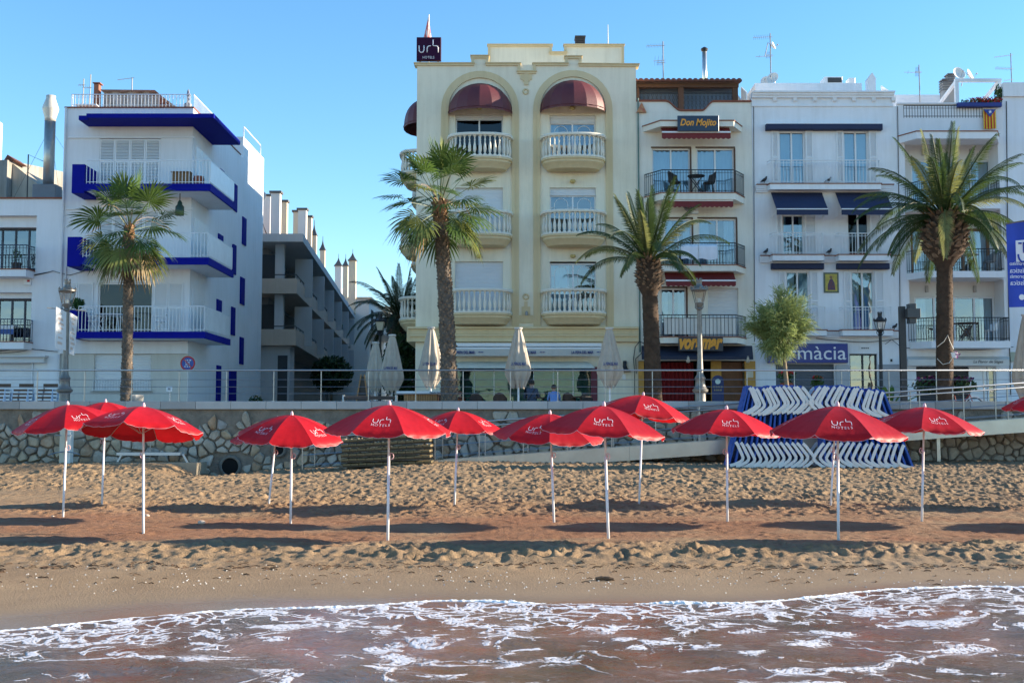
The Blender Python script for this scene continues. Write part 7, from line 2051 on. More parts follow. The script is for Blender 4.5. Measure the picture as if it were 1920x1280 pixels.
# second house on the same side and the ones closing the street
h2 = thing('street_house', 'pale sunlit house with balcony beyond the apartment block', 'building', (X(600, 106, 600), 106, ZP))
e0 = AQ(LEN + 0.1, 1.6, 0)
mb = MB(); mb.box(e0[0] - 9, e0[0], e0[1], e0[1] + 14, ZP, Z(560, e0[1])); mb.build('wall', PALE_P, h2)
mb = MB(); mb.box(e0[0] - 9, e0[0] + 0.25, e0[1] - 0.2, e0[1] + 14.2, Z(560, e0[1]) + 0.003, Z(557, e0[1])); mb.build('cornice', SAND_P, h2)
for k, py in enumerate((625, 690)):
    z = Z(py, e0[1]); mb = MB(); mb.box(e0[0] + 0.003, e0[0] + 1.3, e0[1] + 0.5, e0[1] + 12, z, z + 0.25); b = mb.build('balcony', PALE_P, h2)
    mb = MB(); mb.box(e0[0] + 1.2, e0[0] + 1.28, e0[1] + 0.5, e0[1] + 12, z + 0.25, z + 1.2); mb.build('rail_panel', PALE_P, b)
    for j in range(3):
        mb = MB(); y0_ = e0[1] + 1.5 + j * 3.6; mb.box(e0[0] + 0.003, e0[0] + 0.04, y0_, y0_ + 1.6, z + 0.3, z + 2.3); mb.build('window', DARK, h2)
h3 = thing('end_house', 'cream house with grey tiled roof closing the far end of the side street', 'building', (X(700, 122, 640), 122, ZP))
a, b = X(600, 122, 640), X(790, 122, 640)
mb = MB(); mb.box(a, b, 122, 132, ZP, Z(640, 122)); mb.build('wall', WHITE_L, h3)
mb = MB(); mb.poly([(a - 0.5, 121.5, Z(642, 122)), (b + 0.5, 121.5, Z(642, 122)), (b + 0.5, 127, Z(618, 127)), (a - 0.5, 127, Z(618, 127))]); mb.build('roof', M('roof_slate', (0.08, 0.085, 0.11), rough=0.7, var=0.2), h3)
for px in (640, 665, 690, 715):
    mb = MB(); x = X(px, 122, 660); mb.box(x - 0.5, x + 0.5, 121.96, 121.997, Z(690, 122), Z(660, 122)); mb.build('window', DARK, h3)
    mb = MB(); mb.box(x - 0.8, x + 0.8, 121.3, 121.99, Z(694, 122), Z(691, 122)); mb.build('balcony', WHITE_L, h3)
h4 = thing('far_block', 'sunlit cream block rising behind the end of the side street', 'building', (X(690, 140, 600), 140, ZP))
a, b = X(560, 140, 600), X(800, 140, 600)
mb = MB(); mb.box(X(628, 140, 600), X(745, 140, 600), 140, 150, ZP, Z(575, 140)); mb.build('wall', SAND_P, h4)
mb = MB(); mb.box(a, X(627, 141, 600), 141, 150, ZP, Z(530, 141)); mb.build('wing', PALE_P, h4)
mb = MB(); mb.box(X(745.5, 142, 600), X(830, 142, 600), 142, 150, ZP, Z(600, 142)); mb.build('wing', PALE_P, h4)
for px in (650, 672):
    mb = MB(); x = X(px, 140, 600); mb.box(x - 0.6, x + 0.6, 139.95, 139.997, Z(612, 140), Z(590, 140)); mb.build('window', DARK, h4)

# houses behind the hotel, on the other side of the side street
for k, (y0_, y1_, zt_) in enumerate(((59.05, 72, 15.4), (72.05, 88, 15.2), (88.05, 118, 15.6))):  # unseen houses, added with heights set to keep the side street shaded
    t = thing('rear_shade_house', 'unseen house behind the hotel added to shade the side street, %s from the sea' % ordn[k], 'building', (1.5, y0_, ZP))
    xw = -3.2 - 0.074 * (y0_ - 59)
    mb = MB(); mb.shell(xw, 9.0, y0_, y1_, ZP - 0.1, zt_, True); mb.build('wall', [CREAM2, SAND_P, PALE_P][k], t)
    for f in range(3):
        for j in range(3):
            yy = y0_ + 2 + j * 3.6; mb = MB(); mb.box(xw - 0.03, xw - 0.003, yy, yy + 1.2, ZP + 3.4 + f * 2.9, ZP + 5.2 + f * 2.9); mb.build('window', DARK, t)
# ================================================================== palms
FAN_G = M('fan_leaf', (0.08, 0.135, 0.028), rough=0.42, var=0.35, scale=1.6, trans=0.38, spec=0.5)
FAN_Y = M('fan_leaf_yellow', (0.22, 0.25, 0.07), rough=0.5, var=0.3, scale=1.6, trans=0.38)
FAN_D = M('fan_leaf_dry', (0.24, 0.17, 0.08), rough=0.7, var=0.3, scale=2, trans=0.2)
DATE_G = M('date_leaf', (0.052, 0.085, 0.020), rough=0.42, var=0.35, scale=1.2, trans=0.42)
DATE_Y = M('date_leaf_yellow', (0.19, 0.20, 0.07), rough=0.45, var=0.3, scale=1.2, trans=0.45)
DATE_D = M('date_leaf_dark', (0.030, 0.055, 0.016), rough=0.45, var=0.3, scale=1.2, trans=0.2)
STALK = M('palm_stalk', (0.24, 0.13, 0.06), rough=0.6, var=0.3, scale=3)
BARK = M('palm_bark', (0.12, 0.095, 0.075), rough=0.95, var=0.45, scale=6, bump=2.5, bscale=18)
BARK2 = M('palm_bark_scales', (0.22, 0.155, 0.105), rough=0.9, var=0.65, scale=9, bump=1.5, bscale=25)
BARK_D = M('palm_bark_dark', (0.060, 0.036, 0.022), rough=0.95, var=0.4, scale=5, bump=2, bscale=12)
def dirv_(az, el): return Vector((math.cos(az) * math.cos(el), math.sin(az) * math.cos(el), math.sin(el)))
def fan_frond(rg, az, el, Lp, Rf, droop):
    d = dirv_(az, el)
    mb = MB(); pts = []; p = Vector((0, 0, 0)); dd = d.copy(); n = 6
    p = d * 0.08
    for i in range(n + 1):
        pts.append(p.copy()); p = p + dd * (Lp / n); dd = (dd + Vector((0, 0, -0.05 * droop))).normalized()
    mb.tube(pts, [0.022, 0.018, 0.015, 0.013, 0.011, 0.010, 0.008], 4)
    H = pts[-1]
    d = dd
    side = d.cross(Vector((0, 0, 1)))
    if side.length < 0.1: side = Vector((-math.sin(az), math.cos(az), 0))
    side.normalize(); roll = rg.uniform(-0.5, 0.5)
    nrm_ = side.cross(d).normalized()
    side = (side * math.cos(roll) + nrm_ * math.sin(roll)).normalized(); nrm_ = side.cross(d).normalized()
    ns = 30; span = R(112)
    half = 2 * span / (ns - 1) * 1.02
    for k in range(ns):
        a = -span + 2 * span * k / (ns - 1) + rg.uniform(-0.02, 0.02)
        sd = d * math.cos(a) + side * math.sin(a)
        L_ = Rf * (0.72 + 0.28 * math.cos(a)) * rg.uniform(0.9, 1.06)
        cup = nrm_ * (0.16 * L_ * (1 - math.cos(a)))
        dr = droop * rg.uniform(0.7, 1.3)
        tang = (side * math.cos(a) - d * math.sin(a))
        prev = None
        pl = nrm_ * 0.016 * (1 if k % 2 else -1)
        for t in (0.03, 0.28, 0.52, 0.72, 0.88, 1.0):
            c = H + sd * (L_ * (t - 0.10 * dr * max(0, t - 0.5) ** 2 * 2)) + cup * t + Vector((0, 0, -1)) * (L_ * dr * 0.62 * max(0.0, t - 0.35) ** 1.8) + pl * min(1, t * 2)
            w = L_ * t * half * 0.5 if t < 0.6 else L_ * 0.6 * half * 0.5 * (1.0 - (t - 0.6) / 0.4) ** 0.9 + 0.001
            row = [c - tang * w, c + tang * w]
            if prev: mb.poly([prev[0], prev[1], row[1], row[0]])
            prev = row
    return mb
def tri_boots(mb, z0, z1, rfun, rg, n, size, up=1.0, out=0.05, cx=lambda z: (0, 0)):
    """old leaf bases: little wedges spiralling up the trunk"""
    for i in range(n):
        z = z0 + (z1 - z0) * (i + rg.random()) / n; a = i * 2.39996 + rg.uniform(-0.2, 0.2); r = rfun(z); ox, oy = cx(z)
        s = size * rg.uniform(0.7, 1.3); o = out * rg.uniform(0.5, 1.5)
        rad = Vector((math.cos(a), math.sin(a), 0)); tn = Vector((-math.sin(a), math.cos(a), 0)); b = Vector((ox, oy, z))
        A_ = b + rad * (r * 0.96) + tn * s * 0.75; B_ = b + rad * (r * 0.96) - tn * s * 0.75
        T1 = b + rad * (r + o) + tn * s * 0.4 + Vector((0, 0, s * 1.1 * up)); T2 = b + rad * (r + o) - tn * s * 0.4 + Vector((0, 0, s * 1.1 * up)); U_ = b + rad * (r * 0.95) + Vector((0, 0, s * 1.5 * up))
        mb.poly([A_, B_, T2, T1]); mb.poly([T1, T2, U_]); mb.poly([A_, T1, U_]); mb.poly([B_, U_, T2])
def fan_palm(label, base_px, crown_px, Y, rad, seed, n=44, Lp=1.0, Rf=0.95, hi=86, lo=-62, side_lean=0.0):
    rg = random.Random(seed)
    c = P(crown_px[0], crown_px[1], Y); b = P(base_px[0], base_px[1], Y)
    t = thing('fan_palm', label, 'palm tree', (b.x, Y, ZP), 'fan palms on the promenade')
    H = c.z - ZP; lean = c.x - b.x
    prof = []
    path = []
    for i in range(25):
        f = i / 24
        path.append((lean * f ** 1.5, 0.03 * math.sin(f * 5), H * f))
    rf = lambda z: rad * (1.12 - 0.28 * (z / H)) * (1 + 0.10 * math.exp(-((z / H - 0.0) / 0.08) ** 2) + 0.06 * math.sin(z * 9))
    mb = MB(); mb.tube(path, [rf(p[2]) * (1.0 if i < 23 else 0.8) for i, p in enumerate(path)], 16); mb.build('trunk', BARK, t, smooth=True, local=True)
    cxf = lambda z: (lean * (max(z, 0) / H) ** 1.5, 0.03 * math.sin(z / H * 5))
    mb = MB(); tri_boots(mb, H * 0.06, H - 0.25, rf, rg, int(H * 75), rad * 0.28, 1.0, rad * 0.16, cxf); o = mb.build('leaf_bases', BARK2, t, local=True); o['kind'] = 'stuff'
    mb = MB(); tri_boots(mb, H - 0.75, H + 0.05, lambda z: rad * 0.8, rg, 46, rad * 0.42, 1.5, rad * 0.35, cxf); o = mb.build('crown_fibre', STALK, t, local=True); o['kind'] = 'stuff'
    top = Vector((lean, 0, H))
    for i in range(n):
        f = (i + 0.5) / n
        el = R(hi + (lo - hi) * f ** 0.85) + rg.uniform(-0.12, 0.12); az = i * 2.39996 + rg.uniform(-0.25, 0.25)
        dr = 0.35 + 0.85 * f + rg.uniform(-0.1, 0.25)
        m_ = FAN_Y if rg.random() < 0.30 else FAN_G
        if f > 0.88 and rg.random() < 0.6: m_ = FAN_D
        L_ = Lp * (0.75 + 0.35 * math.sin(PI * min(1, f + 0.25))) * rg.uniform(0.85, 1.1)
        mb = fan_frond(rg, az, el, L_, Rf * rg.uniform(0.88, 1.1), dr)
        obj('frond', mb.mesh('frond', m_), t, top - Vector((0, 0, 0.30 * f)))
    for i in range(9):
        az = rg.uniform(0, 6.28); el = rg.uniform(0.3, 1.1); L_ = rg.uniform(1.5, 2.3); p = top.copy(); d = dirv_(az, el); pts = []
        for k in range(12): pts.append(p.copy()); p = p + d * (L_ / 11); d = (d + Vector((0, 0, -0.17))).normalized()
        mb = MB(); mb.tube(pts, [0.012 - 0.0008 * k for k in range(12)], 4); mb.build('flower_stalk', STALK, t, local=True)
    return t
fan_palm('fan palm before the blue edged house, with shaggy trunk', (236, 760), (243, 428), 38.0, 0.165, 3, n=30, Lp=1.05, Rf=1.0)
fan_palm('tall fan palm covering the left corner of the cream hotel', (843, 760), (824, 385), 38.0, 0.245, 8, n=36, Lp=1.25, Rf=1.05, hi=86, lo=-36)

def date_frond(rg, az, el, L_, curl, leaf, nl=52, vee=0.45):
    d = dirv_(az, el); p = d * 0.12; n = 22; pts = []; dirs = []
    up = Vector((0, 0, -1))
    for i in range(n + 1):
        pts.append(p.copy()); dirs.append(d.copy())
        p = p + d * (L_ / n); f = i / n
        d = (d + Vector((0, 0, -1)) * (curl / n) * (0.35 + 1.5 * f) * max(0.15, math.sqrt(max(0, 1 - d.z * d.z * 0.8)))).normalized()
    mb = MB(); mb.tube(pts, [0.035 * (1 - 0.85 * i / n) + 0.004 for i in range(n + 1)], 4)
    side0 = Vector((-math.sin(az), math.cos(az), 0))
    tw = rg.uniform(-0.35, 0.35)
    for k in range(nl):
        f = 0.10 + 0.90 * k / (nl - 1)
        x = f * n; i = min(int(x), n - 1); q = pts[i].lerp(pts[i + 1], x - i); dr = dirs[i]
        nn = side0.cross(dr).normalized()
        if nn.z < 0 and dr.z < 0.8: pass
        ln = leaf * (0.35 + 0.65 * math.sin(PI * min(1, 0.12 + f * 0.93)) ** 0.7) * rg.uniform(0.85, 1.1)
        fwd = 0.45 + 0.75 * f
        for s in (-1, 1):
            sd = (side0 * s * math.cos(vee + tw * s) + nn * math.sin(vee + tw * s) + dr * fwd + Vector((0, 0, rg.uniform(-0.12, 0.06)))).normalized()
            w = (dr - sd * dr.dot(sd)).normalized() * (0.0125 * (0.7 + 0.5 * leaf / 0.4))
            tip = q + sd * ln + Vector((0, 0, -0.10 * ln)); mid = q + sd * ln * 0.5
            mb.poly([q - w * 0.5, mid - w, mid + w, q + w * 0.5]); mb.poly([mid - w, tip, mid + w])
    return mb
def date_palm(label, base_px, crown_px, Y, rad, seed, n, L_, leaf, pine, hi=88, lo=-18, curl=(0.5, 1.5), mats=(DATE_G, DATE_Y), group='date palms', zbase=None, bias=None):
    rg = random.Random(seed)
    c = P(crown_px[0], crown_px[1], Y); b = P(base_px[0], base_px[1], Y)
    zb_ = ZP if zbase is None else zbase
    t = thing('date_palm', label, 'palm tree', (b.x, Y, zb_), group)
    H = c.z - zb_; lean = c.x - b.x; ph_, pr_ = pine
    path = [(lean * (i / 30) ** 1.4, 0, H * i / 30) for i in range(31)]
    def rf(z):
        g = max(0.0, min(1.0, (z - (H - ph_ * 1.15)) / (ph_ * 0.35)))
        return rad * (1.05 - 0.15 * z / H) * (1 - g) + g * pr_ * (1 - 0.25 * max(0, (z - (H - ph_ * 0.35)) / (ph_ * 0.35)))
    cxf = lambda z: (lean * (max(z, 0) / H) ** 1.4, 0)
    mb = MB(); mb.tube(path, [rf(p[2]) * (1 + 0.03 * math.sin(i * 2.4)) for i, p in enumerate(path)], 18); mb.build('trunk', BARK_D, t, smooth=True, local=True)
    mb = MB(); tri_boots(mb, H - ph_ * 1.05, H - 0.05, rf, rg, int(ph_ * 110), pr_ * 0.20, 0.8, pr_ * 0.22, cxf); o = mb.build('leaf_bases', BARK2, t, local=True); o['kind'] = 'stuff'
    mb = MB(); tri_boots(mb, 0.2, H - ph_ * 1.05, rf, rg, int((H - ph_) * 60), rad * 0.24, 0.7, rad * 0.05, cxf); o = mb.build('trunk_scars', BARK_D, t, local=True); o['kind'] = 'stuff'
    top = Vector((lean, 0, H))
    for i in range(n):
        f = (i + 0.5) / n
        el = R(hi + (lo - hi) * f ** 0.9) + rg.uniform(-0.08, 0.08); az = i * 2.39996 + rg.uniform(-0.2, 0.2)
        cu = curl[0] + (curl[1] - curl[0]) * f + rg.uniform(-0.15, 0.2)
        m_ = mats[1] if rg.random() < 0.22 else mats[0]
        mb = date_frond(rg, az, el, L_ * rg.uniform(0.74, 1.10) * (0.82 + 0.18 * math.sin(PI * f)), cu, leaf)
        obj('frond', mb.mesh('frond', m_), t, top + Vector((math.cos(az), math.sin(az), 0)) * pr_ * 0.35 * (0.3 + f) - Vector((0, 0, 0.15 * f)))
    for i in range(16):
        az = i * 2.4; mb = MB(); d = dirv_(az, rg.uniform(0.2, 1.0)); mb.tube([Vector((0, 0, -0.15)) + Vector((d.x, d.y, 0)) * pr_ * 0.8, Vector((d.x, d.y, 0)) * pr_ * 0.9 + d * rg.uniform(0.2, 0.5)], [0.05, 0.015], 5)
        obj('old_stalk', mb.mesh('old_stalk', STALK), t, top)
    return t
date_palm('broad date palm with thick pineapple top before the loggia house', (1772, 760), (1772, 400), 38.0, 0.27, 21, 54, 3.15, 0.42, (1.55, 0.66), hi=84, lo=-18, curl=(0.6, 2.3))
date_palm('scruffy date palm between the cream hotel and the narrow house', (1226, 760), (1215, 484), 39.0, 0.28, 33, 32, 2.75, 0.38, (1.1, 0.42), hi=89, lo=14, curl=(0.1, 2.1))
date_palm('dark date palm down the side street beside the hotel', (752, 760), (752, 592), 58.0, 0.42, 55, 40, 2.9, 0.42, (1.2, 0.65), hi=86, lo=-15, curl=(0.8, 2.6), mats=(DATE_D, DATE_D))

# ================================================================== tamarisk
rg = random.Random(5)
TAM = M('tamarisk_green', (0.27, 0.33, 0.12), rough=0.6, var=0.35, scale=2.5, trans=0.4)
TAMB = M('tamarisk_bark', (0.20, 0.15, 0.10), rough=0.9, bump=2, bscale=20)
Y = 39.0; c = P(1465, 605, Y); b = P(1475, 750, Y)
t = thing('tamarisk_tree', 'small feathery pale green tree before the pharmacy sign', 'tree', (b.x, Y, ZP))
cl = Vector((c.x - b.x, 0, c.z - ZP))
mb = MB(); mb.tube([(0, 0, 0), (0.02, 0, 0.9), (-0.03, 0.02, 1.6), (cl.x * 0.5, 0, cl.z - 0.9)], [0.10, 0.08, 0.07, 0.055], 9); mb.build('trunk', TAMB, t, smooth=True, local=True)
fol = MB()
for i in range(60):
    d = Vector((rg.gauss(0, 1), rg.gauss(0, 1), rg.gauss(0.25, 0.9))).normalized()
    e = Vector((cl.x + d.x * 1.28 * (1 - 0.32 * max(0, d.z)) * rg.uniform(0.5, 1.02), d.y * 1.0 * rg.uniform(0.5, 1), cl.z - 0.05 + d.z * 1.4 * rg.uniform(0.5, 1.05)))
    s0 = Vector((cl.x * 0.5 + rg.uniform(-0.1, 0.1), rg.uniform(-0.1, 0.1), cl.z - 0.95 + rg.uniform(-0.1, 0.3)))
    m1 = s0.lerp(e, 0.5) + Vector((0, 0, 0.12))
    if i < 26:
        mb = MB(); mb.tube([s0, m1, e], [0.022, 0.012, 0.004], 4); mb.build('branch', TAMB, t, local=True)
    for k in range(240):
        f = rg.uniform(0.35, 1.0); q = (s0.lerp(m1, f * 2) if f < 0.5 else m1.lerp(e, f * 2 - 1)) + Vector((rg.gauss(0, 0.10), rg.gauss(0, 0.10), rg.gauss(0, 0.10)))
        g = (d * 0.7 + Vector((rg.gauss(0, 0.5), rg.gauss(0, 0.5), rg.gauss(0.05, 0.5)))).normalized(); l = rg.uniform(0.14, 0.34); w = g.orthogonal().normalized() * 0.0065
        w = Quaternion(g, rg.uniform(0, 6.28)) @ w
        m_ = q + g * l * 0.55; tp = q + g * l + Vector((0, 0, -0.03))
        fol.poly([q - w, m_ - w * 1.4, m_ + w * 1.4, q + w]); fol.poly([m_ - w * 1.4, tp, m_ + w * 1.4])
fol.build('crown', TAM, t, local=True)

# shrubs in the side street
for (px, py, Yv, r, lb) in ((752, 690, 55, (1.0, 0.8, 1.7), 'dense dark shrub under the side street palm'), (622, 700, 70, (1.3, 1.2, 1.1), 'dark leafy shrub against the apartment block'), (778, 585, 66, (0.9, 0.8, 0.8), 'rounded green shrub top beside the hotel balconies'), (480, 752, 47, (0.3, 0.3, 0.25), 'low green plant at the corner of the blue edged house')):
    q = P(px, py, Yv); z0_ = ZP
    t = thing('street_shrub', lb, 'shrub', (q.x, Yv, z0_))
    mb = MB(); mb.tube([(q.x, Yv, z0_), (q.x, Yv, q.z)], 0.08, 6); mb.build('trunk', TAMB, t)
    leafball(2600 if r[0] > 0.5 else 300, q, r, 0.13 if r[0] > 0.5 else 0.06).build('crown', M('shrub_dark', (0.030, 0.065, 0.018), rough=0.55, var=0.5, scale=2, trans=0.2), t)
# ================================================================== street lamps
CAST = M('cast_iron_grey', (0.20, 0.185, 0.165), rough=0.45, metal=0.3, var=0.25, scale=6)
CASTB = M('cast_iron_black', (0.02, 0.021, 0.024), rough=0.45, var=0.2, scale=6)
LGLASS = glass('lamp_pane', (0.85, 0.87, 0.85), 0.12, 0.1)
def street_lamp(label, px, py_top, py_lant, Y, mat, s=1.0, panes=LGLASS, plain=False):
    x = X(px, Y, py_lant); zt_ = Z(py_top, Y)
    t = thing('street_lamp', label, 'street lamp', (x, Y, ZP), 'street lamps along the promenade')
    H = zt_ - ZP
    hs = 1.08 * s                                   # height of the head
    zs = H - hs
    mb = MB()
    if plain: prof = [(0.10, 0), (0.10, 0.5), (0.07, 0.6), (0.055, zs)]
    else: prof = [(0.22, 0), (0.22, 0.12), (0.17, 0.18), (0.17, 0.75), (0.24, 0.80), (0.25, 0.86), (0.20, 0.90), (0.16, 1.0), (0.15, 1.18), (0.18, 1.22), (0.14, 1.28), (0.105, 1.36), (0.085, 1.9), (0.07, zs - 0.1), (0.075, zs)]
    mb.lathe(prof, (0, 0, 0), 14); o = mb.build('post', mat, t, local=True); smooth_by_angle(o.data, 40)
    mb = MB(); mb.lathe([(0.05 * s, 0), (0.10 * s, 0.04), (0.07 * s, 0.10), (0.14 * s, 0.20), (0.15 * s, 0.24), (0.09 * s, 0.26)], (0, 0, zs), 10)
    for k in range(4):
        a = k * PI / 2 + PI / 4
        mb.tube([(0.06 * s * math.cos(a), 0.06 * s * math.sin(a), zs + 0.02), (0.16 * s * math.cos(a), 0.16 * s * math.sin(a), zs + 0.10), (0.15 * s * math.cos(a), 0.15 * s * math.sin(a), zs + 0.22)], 0.016 * s, 5)
    mb.build('bracket', mat, t, local=True)
    z0_, z1_ = zs + 0.26 * s, zs + 0.62 * s
    w0, w1 = 0.12 * s, 0.19 * s
    cor = [(1, 1), (-1, 1), (-1, -1), (1, -1)]
    for k in range(4):
        a, b = cor[k], cor[(k + 1) % 4]
        mb = MB(); mb.tube([(a[0] * w0, a[1] * w0, z0_), (a[0] * w1, a[1] * w1, z1_)], 0.014 * s, 4); mb.build('lantern_bar', mat, t, local=True)
        mb = MB(); mb.poly([(a[0] * w0, a[1] * w0, z0_), (b[0] * w0, b[1] * w0, z0_), (b[0] * w1, b[1] * w1, z1_), (a[0] * w1, a[1] * w1, z1_)]); mb.build('lantern_pane', panes, t, local=True)
    mb = MB(); mb.lathe([(0.04 * s, 0.0), (0.05 * s, 0.1 * s), (0.0, 0.14 * s)], (0, 0, z0_), 8, cap=False); mb.build('bulb', M('bulb_white', (0.8, 0.8, 0.76), rough=0.3), t, local=True)
    mb = MB(); mb.lathe([(0.24 * s, 0.0), (0.28 * s, 0.03 * s), (0.27 * s, 0.07 * s), (0.17 * s, 0.12 * s), (0.10 * s, 0.19 * s), (0.085 * s, 0.27 * s), (0.10 * s, 0.30 * s), (0.09 * s, 0.36 * s), (0.03 * s, 0.37 * s)], (0, 0, z1_), 12); o = mb.build('lantern_roof', mat, t, local=True); smooth_by_angle(o.data, 40)
    for k in range(8):
        a = k * PI / 4; mb = MB(); mb.lathe([(0.028 * s, 0), (0.035 * s, 0.05 * s), (0.004, 0.10 * s)], (0.26 * s * math.cos(a), 0.26 * s * math.sin(a), z1_ + 0.06 * s), 6); mb.build('crown_finial', mat, t, local=True)
    for k in range(5):
        a = k * 2 * PI / 5; mb = MB(); mb.lathe([(0.018 * s, 0), (0.022 * s, 0.04 * s), (0.003, 0.07 * s)], (0.085 * s * math.cos(a), 0.085 * s * math.sin(a), z1_ + 0.36 * s), 5); mb.build('top_finial', mat, t, local=True)
    return t
street_lamp('ornate grey lamp post carrying a white banner, far left', 126, 521, 560, 36.6, CAST)
street_lamp('ornate lamp post before the orange bar sign, sunlit shaft', 1311, 519, 560, 36.6, CAST)
street_lamp('plain black lamp post before the pharmacy doorway', 1650, 583, 605, 42.0, CASTB, 0.85, plain=True)
street_lamp('black lamp post with cream panes at the side street mouth', 713, 584, 605, 47.5, CASTB, 0.95, panes=M('pane_cream', (0.50, 0.46, 0.34), rough=0.3), plain=True)
# banner on the left lamp post
t = thing('lamp_banner', 'pair of sunlit white printed banner panels on the left lamp post', 'banner', P(126, 668, 36.6))
BANN = M('banner_white', (0.82, 0.82, 0.82), rough=0.6, var=0.03, trans=0.25)
BPR = M('banner_print', (0.70, 0.45, 0.30), rough=0.6, var=0.3, scale=12, col2=(0.62, 0.60, 0.58))
for nm, (c0, c1, c2, c3), (ya_, yb_) in (('panel', ((105, 575), (124, 585), (123, 657), (103, 652)), (36.05, 36.5)), ('panel', ((130, 585), (145, 594), (139, 666), (129, 663)), (36.7, 37.15))):
    A_, B_, C_, D_ = P(*c0, ya_), P(*c1, yb_), P(*c2, yb_), P(*c3, ya_)
    n_ = Vector((B_.y - A_.y, -(B_.x - A_.x), 0)).normalized() * 0.012
    mb = MB(); f = [A_ + n_, D_ + n_, C_ + n_, B_ + n_]; g = [A_ - n_, D_ - n_, C_ - n_, B_ - n_]
    mb.poly(f); mb.poly(list(reversed(g)))
    for i in range(4): mb.poly([f[i], g[i], g[(i + 1) % 4], f[(i + 1) % 4]])
    p_ = mb.build(nm, BANN, t)
    mb = MB()
    for k in range(7):
        v0, v1 = 0.10 + k * 0.12, 0.10 + k * 0.12 + random.uniform(0.02, 0.07); u0, u1 = random.uniform(0.15, 0.4), random.uniform(0.55, 0.85)
        q = lambda u, v: (A_.lerp(B_, u)).lerp(D_.lerp(C_, u), v) + n_ * 1.3
        mb.poly([q(u0, v0), q(u1, v0), q(u1, v1), q(u0, v1)])
    mb.build('print', BPR, p_)
mb = MB(); zz_ = Z(580, 36.6); x = X(126, 36.6, 600); mb.tube([(x - 0.45, 36.1, zz_), (x + 0.4, 37.1, zz_)], 0.015, 5); mb.build('arm', CAST, t)
# blue banner at the right edge
Yb = 36.0
t = thing('blue_banner', 'tall blue hanging banner with mirrored white lettering at the right edge', 'banner', P(1945, 575, Yb))
a, b = X(1889, Yb, 490), X(1968, Yb, 490); zb_, zt_ = Z(576, Yb), Z(421, Yb)
BB = M('banner_blue', (0.020, 0.055, 0.40), rough=0.6, var=0.08, trans=0.2)
mb = MB(); rows = []
for j in range(9):
    f = j / 8; rows.append([(a + (b - a) * i / 14, Yb - 0.25 * i / 14 + 0.02 * math.sin(i * 0.9 + j * 0.3), zb_ + (zt_ - zb_) * f + 0.20 * i / 14 * f) for i in range(15)])
mb.grid(rows); mb.build('cloth', BB, t, smooth=True)
mb = MB(); mb.tube([(a - 0.03, Yb, zt_ + 0.02), (b + 0.05, Yb - 0.25, zt_ + 0.22)], 0.025, 6); mb.tube([(b + 0.05, Yb - 0.2, ZP), (b + 0.05, Yb - 0.2, zt_ + 1.6)], 0.07, 10); mb.build('pole', CAST, t)
yy = Yb - 0.34
mb = MB(); lx_ = X(1905, yy, 470); mb.prism([(lx_, Z(491, yy)), (lx_ + 0.6, Z(491, yy)), (lx_ + 0.6, Z(448, yy)), (lx_, Z(451, yy))], yy, yy + 0.012); mb.build('logo_plate', PRINT, t)
mb = MB(); mb.tube([(lx_ + 0.14 * math.cos(q) + 0.2, yy - 0.012, Z(466, yy) - 0.18 + 0.24 * math.sin(q)) for q in np.linspace(PI, 1.6 * PI, 8)], 0.028, 5); mb.tube([(lx_ + 0.08, yy - 0.012, Z(456, yy)), (lx_ + 0.17, yy - 0.012, Z(456, yy))], 0.028, 5); mb.tube([(lx_ + 0.24, yy - 0.012, Z(454, yy)), (lx_ + 0.24, yy - 0.012, Z(474, yy))], 0.028, 5); mb.build('logo', BB, t)
for s_, py in (('Compromiso', 495), ('Turística', 507), ('Compromís', 519), ('Turística', 530)):
    w = 0.086 * len(s_)
    text_on(s_, 0.2, PRINT, t, (X(1893, yy, 500) + w / 2, yy - 0.012, Z(py, yy)), width=w, height=0.15, mirror=True)
mb = MB(); mb.lathe([(0.09, 0), (0.09, 0.01)], (0, 0, 0), 14); o = mb.build('seal', PRINT, t, local=True); o.location = Vector((X(1916, yy, 558), yy, Z(557, yy))) - t.location; o.rotation_euler = (R(90), 0, 0)

